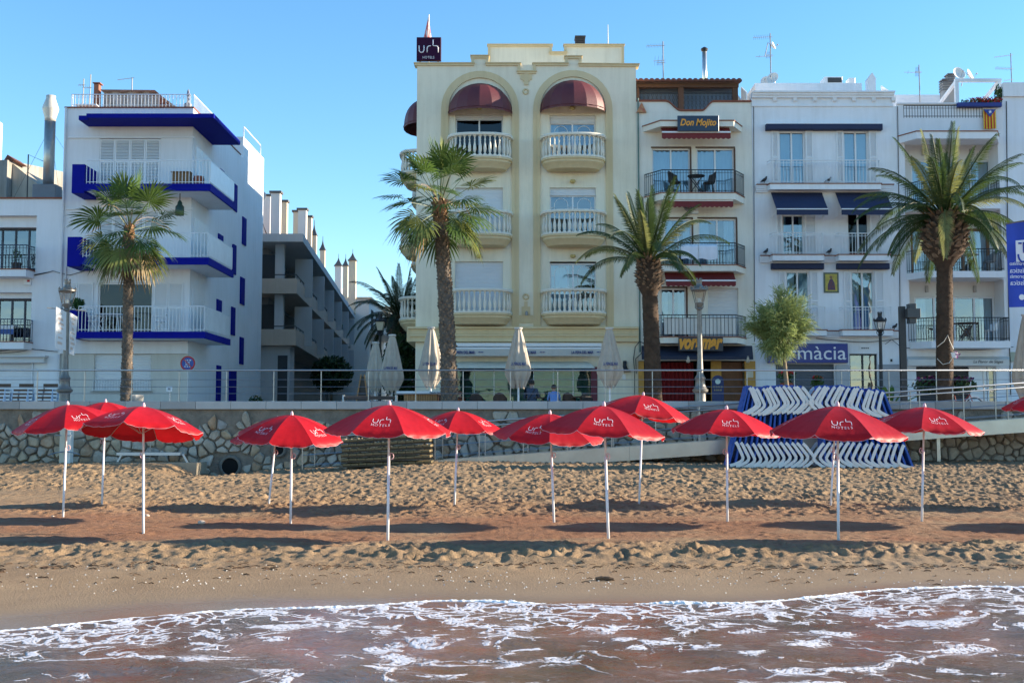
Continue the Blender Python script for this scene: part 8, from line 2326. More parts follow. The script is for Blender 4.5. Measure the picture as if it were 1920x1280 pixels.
# ================================================================== closed beige parasols
BEI = M('parasol_beige', (0.50, 0.435, 0.36), rough=0.85, var=0.12, scale=3, trans=0.10)
def closed_parasol(label, px, Y, top=615, bot=722, mid=697, w=40, text=True, seed=0):
    rg = random.Random(seed)
    x = X(px, Y, 680); t = thing('closed_parasol', label, 'parasol', (x, Y, ZP), 'folded beige parasols on the promenade')
    k = Y / F
    zt_, zm, zb_ = Z(top, Y), Z(mid, Y), Z(bot, Y); hw = w * k / 2
    mb = MB(); mb.tube([(0, 0, 0), (0, 0, zt_ - ZP)], 0.035, 8); mb.lathe([(0.28, 0), (0.28, 0.06), (0.06, 0.10)], (0, 0, 0), 12); mb.build('pole', FRAME_W, t, smooth=False, local=True)
    mb = MB(); n = 64; rows = []; ph = [rg.uniform(0, 6) for _ in range(6)]
    for j in range(15):
        f = j / 14
        z = zt_ - 0.05 + (zb_ - zt_) * f
        r = 0.10 + (hw - 0.06) * min(1, f / 0.74) ** 0.85
        if f > 0.76: r *= 1 - 0.55 * (f - 0.76) / 0.24
        row = []
        for i in range(n + 1):
            q = 2 * PI * i / n
            fold = 1 + (0.06 + 0.16 * f) * math.cos(8 * q + ph[0] + 0.6 * f) + 0.07 * f * math.cos(13 * q + ph[1])
            zz_ = z - (ZP) + (0.20 * math.cos(8 * q + ph[2]) * max(0, f - 0.72) * 3 if f > 0.7 else 0) * 0.5
            row.append((r * fold * math.cos(q), r * fold * math.sin(q), zz_))
        rows.append(row)
    mb.grid(rows); mb.build('canopy', BEI, t, smooth=True, local=True)
    mb = MB(); mb.lathe([(0.12, -0.05), (0.15, -0.02), (0.14, 0.015), (0.04, 0.03)], (0, 0, zt_ - ZP), 12); mb.build('cap', M('cap_pale', (0.6, 0.58, 0.54)), t, local=True)
    mb = MB(); zz_ = zm + 0.10 - ZP; mb.lathe([(hw * 0.98, 0), (hw * 1.0, 0.03), (hw * 0.97, 0.06)], (0, 0, zz_), 20, cap=False); mb.build('strap', BEI, t, local=True)
    if text:
        text_on('LA PEPA DEL MAR', 0.2, NAVY, t, (x, Y - hw * 1.12 - 0.03, Z(mid - 14, Y)), width=hw * 1.35, height=0.11, offset=0.004)
    return t
closed_parasol('folded beige parasol before the middle of the restaurant glass', 972, 39.0, seed=1)
closed_parasol('folded beige parasol at the right end of the restaurant front', 1143, 39.0, seed=2)
closed_parasol('folded beige parasol just left of the tall fan palm trunk', 808, 39.5, top=614, seed=3)
closed_parasol('folded beige parasol with sunlit side at the side street', 735, 41.5, top=628, bot=733, mid=705, w=38, seed=4)
closed_parasol('folded beige parasol hidden behind the black side street lamp', 704, 44.5, top=642, bot=730, mid=706, w=30, text=False, seed=5)
closed_parasol('folded beige parasol cut off at the right edge of the picture', 1926, 38.5, top=590, bot=745, mid=715, w=44, text=False, seed=6)

# ================================================================== street furniture near the restaurant
WOOD = M('slat_wood', (0.40, 0.20, 0.075), rough=0.6, var=0.25, scale=6, stretch=(3, 1, 0.3))
Y = 38.6
t = thing('bar_counter', 'wood slatted outdoor bar counter with white lettered top', 'counter', (X(788, Y, 745), Y, ZP))
a, b = X(743, Y, 740), X(835, Y, 740); zt_ = Z(733, Y)
mb = MB(); mb.bbox(a, b, Y - 0.05, Y + 0.75, zt_ - 0.10, zt_, 0.012); mb.build('top', FRAME_W, t)
text_on('Estrella Damm', 0.2, IRON, t, (X(818, Y, 740), Y - 0.056, zt_ - 0.05), width=0.42, height=0.06)
n = 14; a2, b2 = X(757, Y, 745), X(820, Y, 745)
for i in range(n):
    w = (b2 - a2) / n; mb = MB(); mb.bbox(a2 + i * w, a2 + (i + 1) * w - 0.012, Y + 0.06, Y + 0.09, ZP + 0.05, zt_ - 0.102, 0.004); mb.build('slat', WOOD, t)
mb = MB(); mb.box(a2, b2, Y + 0.10, Y + 0.6, ZP, zt_ - 0.101); mb.build('carcass', BROWN, t)
Y = 37.2
t = thing('low_bench', 'long dark weathered plank bench with pale metal ends', 'bench', (X(692, Y, 750), Y, ZP))
a, b = X(642, Y, 748), X(744, Y, 748); zt_ = Z(742, Y)
for k in range(3):
    mb = MB(); mb.bbox(a + 0.05, b - 0.05, Y + k * 0.15, Y + k * 0.15 + 0.13, zt_ - 0.05, zt_, 0.006); mb.build('plank', M('plank_dark', (0.09, 0.065, 0.055), rough=0.85, var=0.5, scale=3, stretch=(0.3, 4, 4)), t)
for k in range(2):
    mb = MB(); mb.bbox(a + 0.05, b - 0.05, Y - 0.03, Y - 0.005, zt_ - 0.12 - k * 0.14, zt_ - 0.02 - k * 0.14, 0.006); mb.build('plank', M('plank_dark', (0.09, 0.065, 0.055)), t)
for x in (a, b - 0.06):
    mb = MB(); mb.box(x, x + 0.05, Y - 0.02, Y + 0.45, ZP, zt_ + 0.03); mb.build('end_frame', al, t)
Y = 42.0
t = thing('easel_board', 'leaning wooden A shaped easel board in the side street mouth', 'easel', (X(678, Y, 745), Y, ZP))
zt_ = Z(702, Y); xm = X(680, Y, 720)
for s in (-1, 1):
    mb = MB(); mb.tube([(xm + s * 0.30, Y - 0.2, ZP), (xm + s * 0.06, Y, zt_)], 0.035, 4); mb.build('leg', WOOD, t)
mb = MB(); mb.prism([(xm - 0.24, ZP + 0.25), (xm + 0.24, ZP + 0.25), (xm + 0.09, zt_ - 0.06), (xm - 0.09, zt_ - 0.06)], Y - 0.02, Y + 0.02); mb.build('board', M('slate', (0.06, 0.045, 0.035)), t)
# chairs and tables of the terrace
RAT = M('rattan_dark', (0.045, 0.032, 0.026), rough=0.7, var=0.25, scale=14)
def cafe_chair(label, px, Y, rz=0.0, z=None, mat=RAT, group='dark chairs of the restaurant terrace', s=1.0):
    t = thing('cafe_chair', label, 'chair', (X(px, Y, 745), Y, ZP if z is None else z), group, rz)
    mb = MB(); mb.lathe([(0.22 * s, 0.42 * s), (0.235 * s, 0.44 * s), (0.22 * s, 0.47 * s)], (0, 0, 0), 14); mb.build('seat', mat, t, local=True)
    mb = MB(); rows = []
    for j in range(5):
        f = j / 4; rows.append([(0.25 * s * math.cos(q), 0.25 * s * math.sin(q) + 0.05 * f, (0.47 + 0.42 * f * (0.55 + 0.45 * math.sin(q - 0.0) ** 2)) * s) for q in np.linspace(R(0), R(180), 13)])
    mb.grid(rows); mb.build('backrest', mat, t, smooth=True, local=True)
    for k in range(4):
        q = k * PI / 2 + PI / 4; mb = MB(); mb.tube([(0.2 * s * math.cos(q), 0.2 * s * math.sin(q), 0.43 * s), (0.24 * s * math.cos(q), 0.24 * s * math.sin(q), 0)], 0.016 * s, 5); mb.build('leg', mat, t, local=True)
    return t
def cafe_table(label, px, Y, z=None, mat=RAT, r=0.36, xleg=False, group=None):
    t = thing('cafe_table', label, 'table', (X(px, Y, 745), Y, ZP if z is None else z), group)
    mb = MB(); mb.lathe([(r, 0.71), (r, 0.74)], (0, 0, 0), 18); mb.build('top', mat, t, local=True)
    if xleg:
        for s in (-1, 1):
            for y in (-0.15, 0.15):
                mb = MB(); mb.tube([(s * 0.28, y, 0), (-s * 0.24, y, 0.71)], 0.018, 5); mb.build('leg', mat, t, local=True)
    else:
        mb = MB(); mb.lathe([(0.22, 0), (0.22, 0.03), (0.03, 0.05), (0.03, 0.71)], (0, 0, 0), 10); mb.build('pedestal', mat, t, local=True)
    return t
for i, (px, Y_, rz, lb) in enumerate(((822, 39.6, 0.4, 'nearest the bar counter'), (893, 41.2, 0.1, 'left of the central folded parasol'), (938, 41.0, 3.0, 'touching the central folded parasol'), (1068, 41.0, 2.8, 'right of the person in the blue shirt'), (1100, 42.0, 0.2, 'near the right burgundy pier'))):
    cafe_chair('dark woven chair on the restaurant terrace, ' + lb, px, Y_, rz)
for i, (px, Y_, lb) in enumerate(((872, 42.2, 'before the left glass panes'), (1018, 42.2, 'between the two seated people'), (1090, 40.5, 'beside the right folded parasol'))):
    cafe_table('small dark round table on the restaurant terrace, ' + lb, px, Y_, group='small tables of the restaurant terrace')
# stacked chairs at the far left
for sidx, (px, lb) in enumerate(((-3, 'stack cut by the frame'), (40, 'middle stack'), (86, 'right stack'))):
    for k in range(5):
        Yc = 40.5 + k * 0.04
        t = thing('stacked_chair', 'brown and pale blue chair, %s from the bottom, %s at left' % (ordn[k], lb), 'chair', (X(px, 40.5, 740), Yc, ZP + k * 0.13), 'stacked terrace chairs at far left')
        BRW = M('chair_brown', (0.11, 0.065, 0.04), rough=0.7, var=0.2); PBL = M('chair_pale_blue', (0.42, 0.56, 0.75), rough=0.4)
        mb = MB(); mb.box(-0.24, 0.24, -0.22, 0.22, 0.42, 0.45); mb.build('seat', BRW, t, local=True)
        if k == 4:
            mb = MB(); mb.grid([[(-0.26 + 0.52 * i / 8, 0.24 + 0.03 * math.sin(i * PI / 8), z) for i in range(9)] for z in (0.55, 0.62, 0.68)]); mb.build('backrest', BRW, t, local=True)
        mb = MB(); mb.box(-0.24, 0.24, -0.245, -0.225, 0.40, 0.47); mb.build('front_slat', BRW, t, local=True)
        for s in (-1, 1):
            mb = MB(); mb.tube([(s * 0.29, -0.24, 0), (s * 0.26, -0.24, 0.46), (s * 0.26, 0.24, 0.46), (s * 0.28, 0.3, 0)], 0.016, 5); mb.build('leg_frame', PBL, t, local=True)

# ================================================================== people at the tables (seen from behind)
SKIN = M('skin', (0.42, 0.25, 0.17), rough=0.55)
def seated_person(label, px, Y, s, shirt, hair, lean=0.12, strap=False, rz=0.0, seat=0.46):
    t = thing('person', label, 'person', (X(px, Y, 740), Y, ZP), None, rz)
    V = []; E = []; RD = []
    def v(p, r):
        V.append(Vector(p) * s); RD.append(r * s); return len(V) - 1
    hz = seat
    pel = v((0, 0, hz + 0.08), 0.15); bel = v((0, lean * 0.5, hz + 0.26), 0.145); che = v((0, lean * 1.2, hz + 0.45), 0.165); nk = v((0, lean * 1.7, hz + 0.60), 0.065); hd0 = v((0, lean * 1.9 + 0.01, hz + 0.68), 0.07); hd = v((0, lean * 2.1 + 0.02, hz + 0.77), 0.098); hdt = v((0, lean * 2.1 + 0.01, hz + 0.86), 0.07)
    E += [(pel, bel), (bel, che), (che, nk), (nk, hd0), (hd0, hd), (hd, hdt)]
    for sd in (-1, 1):
        sh = v((sd * 0.18, lean * 1.3, hz + 0.52), 0.075); el = v((sd * 0.25, lean * 1.3 + 0.12, hz + 0.26), 0.05); wr = v((sd * 0.12, lean * 1.3 + 0.36, hz + 0.30), 0.036); ha = v((sd * 0.08, lean * 1.3 + 0.44, hz + 0.30), 0.03)
        E += [(che, sh), (sh, el), (el, wr), (wr, ha)]
        hp = v((sd * 0.10, 0.05, hz + 0.06), 0.095); kn = v((sd * 0.13, 0.46, hz + 0.05), 0.065); an = v((sd * 0.13, 0.44, 0.09), 0.042); to = v((sd * 0.14, 0.58, 0.04), 0.035)
        E += [(pel, hp), (hp, kn), (kn, an), (an, to)]
    me = bpy.data.meshes.new('body'); me.from_pydata([tuple(q) for q in V], E, []); me.update()
    o = obj('body', me, t)
    sk = o.modifiers.new('skin', 'SKIN')
    if not me.skin_vertices:
        pass
    for i, r in enumerate(RD):
        me.skin_vertices[0].data[i].radius = (r, r * (0.72 if i in (1, 2) else 1.0))
    me.skin_vertices[0].data[0].use_root = True
    ss = o.modifiers.new('smooth', 'SUBSURF'); ss.levels = 2; ss.render_levels = 2
    dg = bpy.context.evaluated_depsgraph_get(); ev = bpy.data.meshes.new_from_object(o.evaluated_get(dg))
    o.modifiers.clear(); o.data = ev; ev.shade_smooth()
    ev.materials.clear(); ev.materials.append(shirt); ev.materials.append(SKIN); ev.materials.append(M('trousers', (0.03, 0.035, 0.05), rough=0.8))
    for p in ev.polygons:
        c = p.center / s
        if c.z > hz + 0.615 or (abs(c.x) > 0.1 and c.y > lean * 1.3 + 0.16 and c.z > hz + 0.2): p.material_index = 1
        elif c.z < hz + 0.12: p.material_index = 2
    h = Vector((0, lean * 2.1 + 0.01, hz + 0.80))
    mb = MB(); rows = []
    for j in range(8):
        ph_ = R(-28 + 118 * j / 7); rows.append([tuple((h + Vector((0.108 * math.cos(ph_) * math.cos(q), 0.118 * math.cos(ph_) * math.sin(q) - 0.012, 0.115 * math.sin(ph_)))) * s) for q in np.linspace(R(150), R(390), 15)])
    mb.grid(rows); mb.build('hair', hair, t, smooth=True, local=True)
    for sd in (-1, 1):
        mb = MB(); mb.lathe([(0.012, -0.03), (0.02, 0), (0.012, 0.03)], Vector((sd * 0.102, lean * 2.1 + 0.03, hz + 0.77)) * s, 6); mb.build('ear', SKIN, t, local=True)
    mb = MB(); mb.tube([Vector((0, lean * 2.1 + 0.115, hz + 0.79)) * s, Vector((0, lean * 2.1 + 0.135, hz + 0.755)) * s], [0.012, 0.018], 5); mb.build('nose', SKIN, t, local=True)
    if strap:
        mb = MB(); mb.tube([Vector((0.12, -0.05 + lean, hz + 0.58)) * s, Vector((0.02, -0.125 + lean * 0.9, hz + 0.42)) * s, Vector((-0.13, -0.10 + lean * 0.4, hz + 0.18)) * s], 0.016, 4); mb.build('bag_strap', IRON, t, local=True)
    # chair under the person
    return t
HB = M('hair_dark', (0.018, 0.012, 0.010), rough=0.6); HR = M('hair_auburn', (0.16, 0.06, 0.025), rough=0.6)
seated_person('seated person in dark grey blue shirt with a strap across the back', 997, 43.0, 1.05, M('shirt_slate', (0.055, 0.075, 0.12), rough=0.85), HB, strap=True)
seated_person('seated person in a bright blue shirt leaning forward at a table', 1039, 40.6, 0.86, M('shirt_blue', (0.12, 0.26, 0.62), rough=0.85), HB, lean=0.16)
seated_person('seated person with auburn hair, mostly hidden left of the glass panes', 862, 42.0, 0.72, M('shirt_rust', (0.25, 0.10, 0.06), rough=0.85), HR, lean=0.10)
for px, Y_, s_, lb in ((997, 43.0, 1.05, 'under the person in the dark shirt'), (1039, 40.6, 0.86, 'under the person in the bright blue shirt'), (862, 42.0, 0.72, 'under the person with auburn hair')):
    t = thing('stool', 'low dark stool ' + lb, 'stool', (X(px, Y_, 740), Y_, ZP))
    mb = MB(); mb.lathe([(0.19, 0.40 * s_), (0.2, 0.43 * s_), (0.19, 0.455 * s_)], (0, 0, 0), 12); mb.build('seat', RAT, t, local=True)
    for k in range(4):
        q = k * PI / 2 + 0.8; mb = MB(); mb.tube([(0.15 * math.cos(q), 0.15 * math.sin(q), 0.41 * s_), (0.18 * math.cos(q), 0.18 * math.sin(q), 0)], 0.014, 5); mb.build('leg', RAT, t, local=True)

# ================================================================== signs
Y = 41.0
t = thing('no_parking_sign', 'round blue and red no parking sign on a pole', 'road sign', (X(352, Y, 680), Y, ZP))
xc, zc = X(352, Y, 680), Z(681, Y); r = 0.265
def disc(r0, r1, y, m_, nm, n=28):
    mb = MB(); k = 0
    o_ = [(xc + r1 * math.cos(2 * PI * i / n), y, zc + r1 * math.sin(2 * PI * i / n)) for i in range(n)]
    if r0 == 0: mb.poly(o_)
    else:
        i_ = [(xc + r0 * math.cos(2 * PI * i / n), y, zc + r0 * math.sin(2 * PI * i / n)) for i in range(n)]
        for i in range(n): mb.poly([o_[i], o_[(i + 1) % n], i_[(i + 1) % n], i_[i]])
    return mb.build(nm, m_, t)
SR = M('sign_red', (0.45, 0.02, 0.025), rough=0.4); SB = M('sign_blue', (0.03, 0.09, 0.35), rough=0.4)
disc(0, r, Y, SB, 'face'); disc(r * 0.8, r, Y - 0.005, SR, 'red_rim'); disc(0, r, Y + 0.02, al, 'back')
mb = MB(); mb.tube([(xc - 0.15, Y - 0.006, zc + 0.15), (xc + 0.15, Y - 0.006, zc - 0.15)], 0.02, 4); mb.build('red_bar', SR, t)
for k, w in enumerate((0.26, 0.16, 0.16, 0.24)):
    dashes(PRINT, t, (xc, Y - 0.010, zc + 0.11 - k * 0.075), w, 0.03, (3, 2, 2, 3)[k])
mb = MB(); mb.tube([(xc, Y + 0.045, ZP), (xc, Y + 0.045, zc + 0.2)], 0.025, 6); mb.build('pole', al, t)
Y = 37.5
t = thing('small_notice_post', 'small white notice plate on a thin post behind the railing', 'sign', (X(318, Y, 745), Y, ZP))
mb = MB(); mb.tube([(X(318, Y, 740), Y, ZP), (X(318, Y, 740), Y, Z(733, Y))], 0.018, 6); mb.build('post', al, t)
mb = MB(); mb.bbox(X(312, Y, 730), X(323, Y, 730), Y - 0.02, Y + 0.01, Z(734, Y), Z(724, Y), 0.01); p_ = mb.build('plate', FRAME_W, t)
mb = MB(); mb.box(X(315, Y, 730), X(320, Y, 730), Y - 0.024, Y - 0.021, Z(731, Y), Z(727, Y)); mb.build('pictogram', M('picto_grey', (0.3, 0.3, 0.32)), p_)
Y = 37.6
t = thing('cross_sign_post', 'dark square post carrying a black cross shaped sign seen edge on', 'sign', (X(1694, Y, 700), Y, ZP))
mb = MB(); mb.bbox(X(1689, Y, 650), X(1700, Y, 650), Y, Y + 0.18, ZP, Z(574, Y), 0.01); mb.build('post', CASTB, t)
xc2, zc2 = X(1709, Y, 588), Z(588, Y)
mb = MB()
for (w, h) in ((0.06, 0.32), (0.16, 0.15)): mb.bbox(xc2 - w - 0.05, xc2 + w + 0.05, Y - 0.1 - w, Y + 0.1 + w, zc2 - h, zc2 + h, 0.01)
mb.build('cross_box', M('cross_grey', (0.05, 0.055, 0.06), rough=0.4), t)
mb = MB(); mb.tube([(X(1697, Y, 588), Y + 0.08, zc2), (xc2, Y + 0.08, zc2)], 0.03, 6); mb.build('arm', CASTB, t)

# ================================================================== planters, flowers, bicycle
def potted(label, px, py, Y, r, leafm, flower=None, n=220, size=0.06, pot=True, potm=TERRA):
    q = P(px, py, Y); t = thing('potted_plant', label, 'plant', (q.x, Y, ZP))
    zc_ = q.z - ZP
    mb = MB(); hp = max(0.1, zc_ - r[2] * 0.8); mb.lathe([(0.16, 0), (0.22, hp * 0.85), (0.24, hp), (0.2, hp)], (0, 0, 0), 12); mb.build('pot', potm, t, local=True)
    leafball(n, (0, 0, zc_), r, size).build('leaves', leafm, t, local=True)
    if flower: leafball(n // 3, (0, 0, zc_ + r[2] * 0.55), (r[0] * 0.9, r[1] * 0.9, r[2] * 0.4), size * 0.9).build('blossoms', flower, t, local=True)
    return t
potted('red flowering geranium in a pot before the pharmacy shutter', 1475, 706, 40.5, (0.34, 0.25, 0.28), LEAFG, GER)
potted('second red geranium showing above the lounger stack', 1532, 716, 40.5, (0.24, 0.22, 0.24), LEAFG, GER)
potted('bougainvillea bush with dark magenta blossoms round the broad palm', 1772, 722, 38.6, (1.1, 0.7, 0.36), M('shrub_dark', (0.03, 0.065, 0.018)), M('bougain', (0.16, 0.012, 0.10), rough=0.6, var=0.4), n=1500, size=0.07)
Y = 40.2; q = P(1662, 735, Y)
t = thing('banana_plant', 'broad leaved green plant beside the plain black lamp post', 'plant', (q.x, Y, ZP))
for k in range(9):
    a = k * 2.4; d = dirv_(a, R(60 + 20 * math.sin(k))); mb = MB(); L_ = random.uniform(0.9, 1.35); rows = []
    for i in range(9):
        f = i / 8; p = d * (0.25 + L_ * f) + Vector((0, 0, -0.25 * f * f)); w = 0.13 * math.sin(PI * min(1, f * 0.92 + 0.08)) ** 0.7; sd = Vector((-math.sin(a), math.cos(a), 0)); rows.append([p - sd * w + Vector((0, 0, 0.03)), p, p + sd * w + Vector((0, 0, 0.03))])
    mb.grid(rows); mb.build('leaf', M('banana_leaf', (0.10, 0.20, 0.035), rough=0.4, var=0.3, scale=3, trans=0.3), t, local=True)
mb = MB(); mb.lathe([(0.2, 0), (0.27, 0.3), (0.25, 0.3)], (0, 0, 0), 12); mb.build('pot', TERRA, t, local=True)
# planter drum at the left fan palm
Y = 38.2; q = P(252, 745, Y)
t = thing('planter_drum', 'dark and pale round planter beside the left fan palm', 'planter', (q.x, Y, ZP))
mb = MB(); mb.lathe([(0.22, 0), (0.30, Z(742, Y) - ZP), (0.28, Z(740, Y) - ZP), (0.25, Z(744, Y) - ZP)], (0, 0, 0), 14, cap=False); mb.build('drum', M('drum', (0.16, 0.15, 0.13), var=0.6, scale=5, col2=(0.5, 0.48, 0.44)), t, local=True)
# white hanging pot and rope on the broad palm
Y = 37.62
t = thing('hanging_pot', 'small white pot with purple flowers roped to the broad palm trunk', 'plant pot', P(1789, 668, Y))
q = P(1789, 664, Y)
mb = MB(); mb.lathe([(0.07, -0.12), (0.11, 0.05), (0.12, 0.06), (0.09, 0.05)], q, 10); mb.build('pot', FRAME_W, t)
leafball(70, q + Vector((0.05, -0.03, -0.03)), (0.13, 0.08, 0.12), 0.035).build('flowers', M('violet_flower', (0.25, 0.02, 0.22)), t)
mb = MB(); mb.tube([P(1757, 650, 37.66), P(1770, 640, 37.62), P(1777, 628, 37.6), P(1781, 640, 37.6), P(1788, 655, Y)], 0.012, 5); mb.tube([P(1757, 672, 37.66), P(1768, 683, 37.6), P(1780, 680, 37.6), P(1788, 668, Y)], 0.012, 5); mb.build('rope', M('rope', (0.55, 0.52, 0.46)), t)
# bicycle
Y = 39.4
t = thing('bicycle', 'parked bicycle with pale mudguards behind the ramp railing at right', 'bicycle', (X(1800, Y, 740), Y, ZP), None, R(8))
CHR = M('chrome', (0.6, 0.6, 0.6), rough=0.2, metal=0.9); BRD_ = M('bike_red', (0.30, 0.03, 0.02), rough=0.35)
for sx_ in (-0.52, 0.52):
    mb = MB(); mb.tube([(sx_ + 0.33 * math.cos(q), 0, 0.34 + 0.33 * math.sin(q)) for q in np.linspace(0, 2 * PI, 25)], 0.018, 6, cap=False); w = mb.build('wheel', IRON, t, local=True)
    mb = MB()
    for k in range(12): mb.tube([(sx_, 0, 0.34), (sx_ + 0.32 * math.cos(k * PI / 6), 0, 0.34 + 0.32 * math.sin(k * PI / 6))], 0.002, 3)
    mb.build('spokes', CHR, w, local=True)['kind'] = 'stuff'
    mb = MB(); mb.tube([(sx_ + 0.37 * math.cos(q), 0, 0.34 + 0.37 * math.sin(q)) for q in np.linspace(0.2, 2.6, 14)], 0.02, 4); mb.build('mudguard', WCH, t, local=True)
mb = MB()
for pl in ([(-0.52, 0, 0.34), (-0.12, 0, 0.32), (0.36, 0, 0.78), (-0.2, 0, 0.78), (-0.12, 0, 0.32)], [(-0.52, 0, 0.34), (-0.2, 0, 0.78)], [(0.52, 0, 0.34), (0.36, 0, 0.78), (0.33, 0, 0.92)]): mb.tube(pl, 0.018, 6)
mb.build('frame', BRD_, t, local=True)
mb = MB(); mb.tube([(0.33, 0, 0.92), (0.32, 0, 1.02), (0.30, 0.25, 1.06), (0.16, 0.28, 1.02)], 0.013, 5); mb.tube([(0.32, 0, 1.02), (0.30, -0.25, 1.06), (0.16, -0.28, 1.02)], 0.013, 5); mb.build('handlebar', CHR, t, local=True)
mb = MB(); mb.lathe([(0.05, 0.86), (0.1, 0.89), (0.07, 0.93)], (-0.22, 0, 0), 8); mb.tube([(-0.2, 0, 0.78), (-0.22, 0, 0.88)], 0.014, 5); mb.build('saddle', IRON, t, local=True)
mb = MB(); mb.tube([(-0.12, -0.08, 0.32), (-0.12, 0.08, 0.32)], 0.09, 12); mb.build('chainring', CHR, t, local=True)

# ================================================================== balcony furniture, laundry, pigeons
zf = Z(362, YF - 0.95) + 0.036
cafe_chair('dark wicker armchair left of the top balcony table, narrow house', 1270, YF - 0.55, 1.9, zf, M('wicker_black', (0.02, 0.02, 0.022), rough=0.7), 'dark armchairs on the narrow house balcony')
cafe_chair('dark wicker armchair right of the top balcony table, narrow house', 1334, YF - 0.5, -1.9, zf, M('wicker_black', (0.02, 0.02, 0.022)), 'dark armchairs on the narrow house balcony')
cafe_table('dark cross legged table on the top balcony of the narrow house', 1310, YF - 0.5, zf, M('wicker_black', (0.02, 0.02, 0.022)), 0.34, True)
zf = Z(639, YF - 0.85)
t = cafe_table('brown cross legged table on the lowest loggia balcony', 1815, YF - 0.3, zf, BROWN, 0.48, True)
cafe_chair('pale chair right of the brown loggia table', 1862, YF - 0.3, -1.6, zf, WCH, 'chairs on the loggia balconies')
zf = Z(508, YF - 0.85)
cafe_chair('grey chair on the middle loggia balcony, far right', 1862, YF - 0.2, -1.3, zf, M('chair_grey', (0.2, 0.19, 0.18)), 'chairs on the loggia balconies')
cafe_table('pale table on the middle loggia balcony right of the palm', 1822, YF - 0.2, zf, M('table_pale', (0.55, 0.5, 0.48)), 0.42)
yy = YF - 1.0
for k, (a, b) in enumerate(((1277, 1309), (1310, 1345))):
    t = thing('hanging_towel', 'white towel hung over the middle balcony rail, %s' % ('left of the two' if k == 0 else 'right of the two'), 'towel', P((a + b) / 2, 487, yy), 'white towels over a balcony rail')
    mb = MB(); rows = []
    for j in range(6):
        f = j / 5; rows.append([(X(a, yy, 475) + (X(b, yy, 475) - X(a, yy, 475)) * i / 12, yy + 0.015 * math.sin(i * 1.3 + k) * (0.3 + f) - 0.01, Z(458, yy) + (Z(486, yy) - Z(458, yy)) * f + 0.03 * math.sin(i * 0.5 + k) * f) for i in range(13)])
    rows.insert(0, [(p[0], p[1] + 0.14, p[2] - 0.25) for p in rows[0]])
    mb.grid(rows); mb.build('cloth', M('towel_white', (0.78, 0.78, 0.82), rough=0.9), t, smooth=True)
PIG = M('pigeon_grey', (0.03, 0.03, 0.035), rough=0.6, var=0.3)
for (px, py, Yp, lb) in ((1433, 343, YF - 0.15, 'top ledge, left of the pharmacy house railing'), (1553, 344, YF - 0.15, 'top ledge, inside the pharmacy house railing'), (1436, 477, YF - 0.14, 'middle ledge, left end'), (1555, 477, YF - 0.14, 'middle ledge, between the balconies'), (1674, 478, YF - 0.14, 'middle ledge, right end'), (1677, 618, YF - 0.14, 'lowest ledge, right end')):
    q = P(px, py, Yp); t = thing('pigeon', 'dark pigeon perched on the ' + lb, 'bird', q, 'pigeons on the white house ledges', random.uniform(-1, 1))
    mb = MB(); mb.tube([(-0.16, 0, 0.06), (-0.08, 0, 0.09), (0.0, 0, 0.12), (0.06, 0, 0.15), (0.085, 0, 0.20), (0.09, 0, 0.235), (0.10, 0, 0.25)], [0.012, 0.04, 0.062, 0.055, 0.034, 0.033, 0.012], 8); mb.build('body', PIG, t, smooth=True, local=True)
    mb = MB(); mb.tube([(0.115, 0, 0.24), (0.15, 0, 0.23)], [0.010, 0.002], 4); mb.build('beak', PIG, t, local=True)
    for s in (-1, 1):
        mb = MB(); mb.tube([(0.0, s * 0.025, 0.07), (0.0, s * 0.025, 0.0)], 0.006, 4); mb.build('leg', PIG, t, local=True)

# ================================================================== roof aerials and dishes
AER = M('aerial_grey', (0.32, 0.32, 0.33), rough=0.45, metal=0.4)
def aerial(label, px, py0, py1, Y, els):
    x = X(px, Y, py1); t = thing('roof_aerial', label, 'antenna', (x, Y, Z(py0, Y)), 'roof aerials')
    mb = MB(); mb.tube([(x, Y, Z(py0, Y)), (x, Y, Z(py1, Y))], 0.022, 6); mb.build('mast', M('aerial_mast', (0.22, 0.20, 0.19), rough=0.5), t)
    for (py, L_, n, eh, tilt) in els:
        z = Z(py, Y); a = Vector((x, Y - 0.03, z)); d = Vector((-1, -0.25, tilt)).normalized()
        mb = MB(); mb.tube([a + d * -0.1, a + d * L_], 0.012, 4)
        for k in range(n): p = a + d * (L_ * (k + 0.5) / n); mb.tube([p - Vector((0.02, 0, eh)), p + Vector((0.02, 0, eh))], 0.007, 4)
        mb.build('yagi', AER, t)
    return t
aerial('tall aerial with two combs on the narrow house roof', 1243, 150, 78, YF + 2, ((86, 0.75, 11, 0.08, -0.12), (114, 0.45, 3, 0.2, -0.15), (118, 0.3, 5, 0.12, -0.1)))
aerial('tallest aerial with a small dish on the pharmacy roof', 1444, 156, 63, YF + 2.5, ((70, 0.80, 9, 0.10, -0.12), (106, 0.7, 2, 0.06, -0.12), (104, 0.22, 5, 0.14, -0.1)))
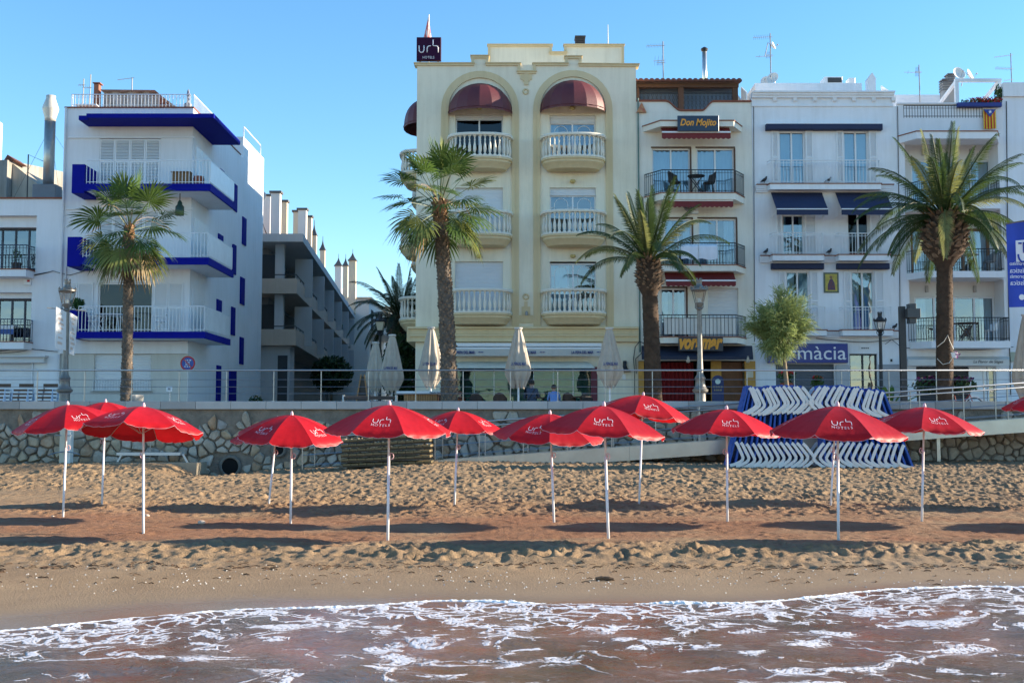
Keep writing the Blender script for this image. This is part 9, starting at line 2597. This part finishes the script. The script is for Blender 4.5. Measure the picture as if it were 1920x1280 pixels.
aerial('aerial between the pharmacy house and the loggia house', 1723, 196, 122, YF + 1.5, ((137, 0.7, 2, 0.07, -0.05), (135, 0.2, 5, 0.2, -0.1)))
aerial('aerial with three combs at the right edge of the roofs', 1895, 160, 100, YF + 3, ((104, 0.85, 9, 0.03, -0.2), (130, 0.8, 12, 0.07, -0.03), (150, 0.4, 4, 0.03, -0.2)))
aerial('small tilted aerial on the blue edged house roof', 248, 170, 146, YF + 3, ((147, 0.6, 8, 0.03, -0.22),))
aerial('thin whip aerial with a red tip on the blue edged house', 170, 200, 140, YF + 2, ((165, 0.3, 4, 0.06, -0.1),))
aerial('thin bent aerial beside the brick roof chimney', 157, 200, 148, YF + 2.2, ((160, 0.2, 3, 0.05, -0.1),))
DISH = M('dish_white', (0.72, 0.69, 0.64), rough=0.45, var=0.06)
for (px, py, Y, r, rz, lb) in ((1798, 138, YF + 1.8, 0.26, 10, 'larger dish above the white pergola'), (1819, 141, YF + 2.2, 0.24, 50, 'second dish right of the larger one above the pergola'), (1450, 86, YF + 2.4, 0.15, 60, 'small dish on the tallest aerial mast'), (1449, 147, YF + 2.2, 0.24, -30, 'dish at the foot of the tallest aerial'), (1436, 153, YF + 2.8, 0.22, -20, 'low half hidden dish left on the pharmacy roof')):
    q = P(px, py, Y); t = thing('satellite_dish', 'pale satellite dish, ' + lb, 'satellite dish', q, 'satellite dishes on the roofs')
    t.rotation_euler = (R(68), 0, R(rz))
    mb = MB(); mb.lathe([(0.01, -0.05), (r * 0.4, -0.04), (r * 0.75, -0.015), (r, 0.03), (r * 1.02, 0.03), (r * 0.8, -0.03), (r * 0.3, -0.07)], (0, 0, 0), 20, cap=False, squash=1.12); mb.build('reflector', DISH, t, smooth=True, local=True)
    mb = MB(); mb.tube([(0, -r, 0.02), (0, -r * 0.4, r * 0.95)], 0.010, 4); mb.lathe([(0.03, 0), (0.035, 0.06)], (0, -r * 0.4, r * 0.93), 6); mb.build('feed_arm', AER, t, local=True)
    mb = MB(); mb.tube([(0, 0, -0.06), (0, 0.25, -0.14), (0, -0.8 * 0.3, -0.5)], 0.02, 5); mb.build('mount', AER, t, local=True)
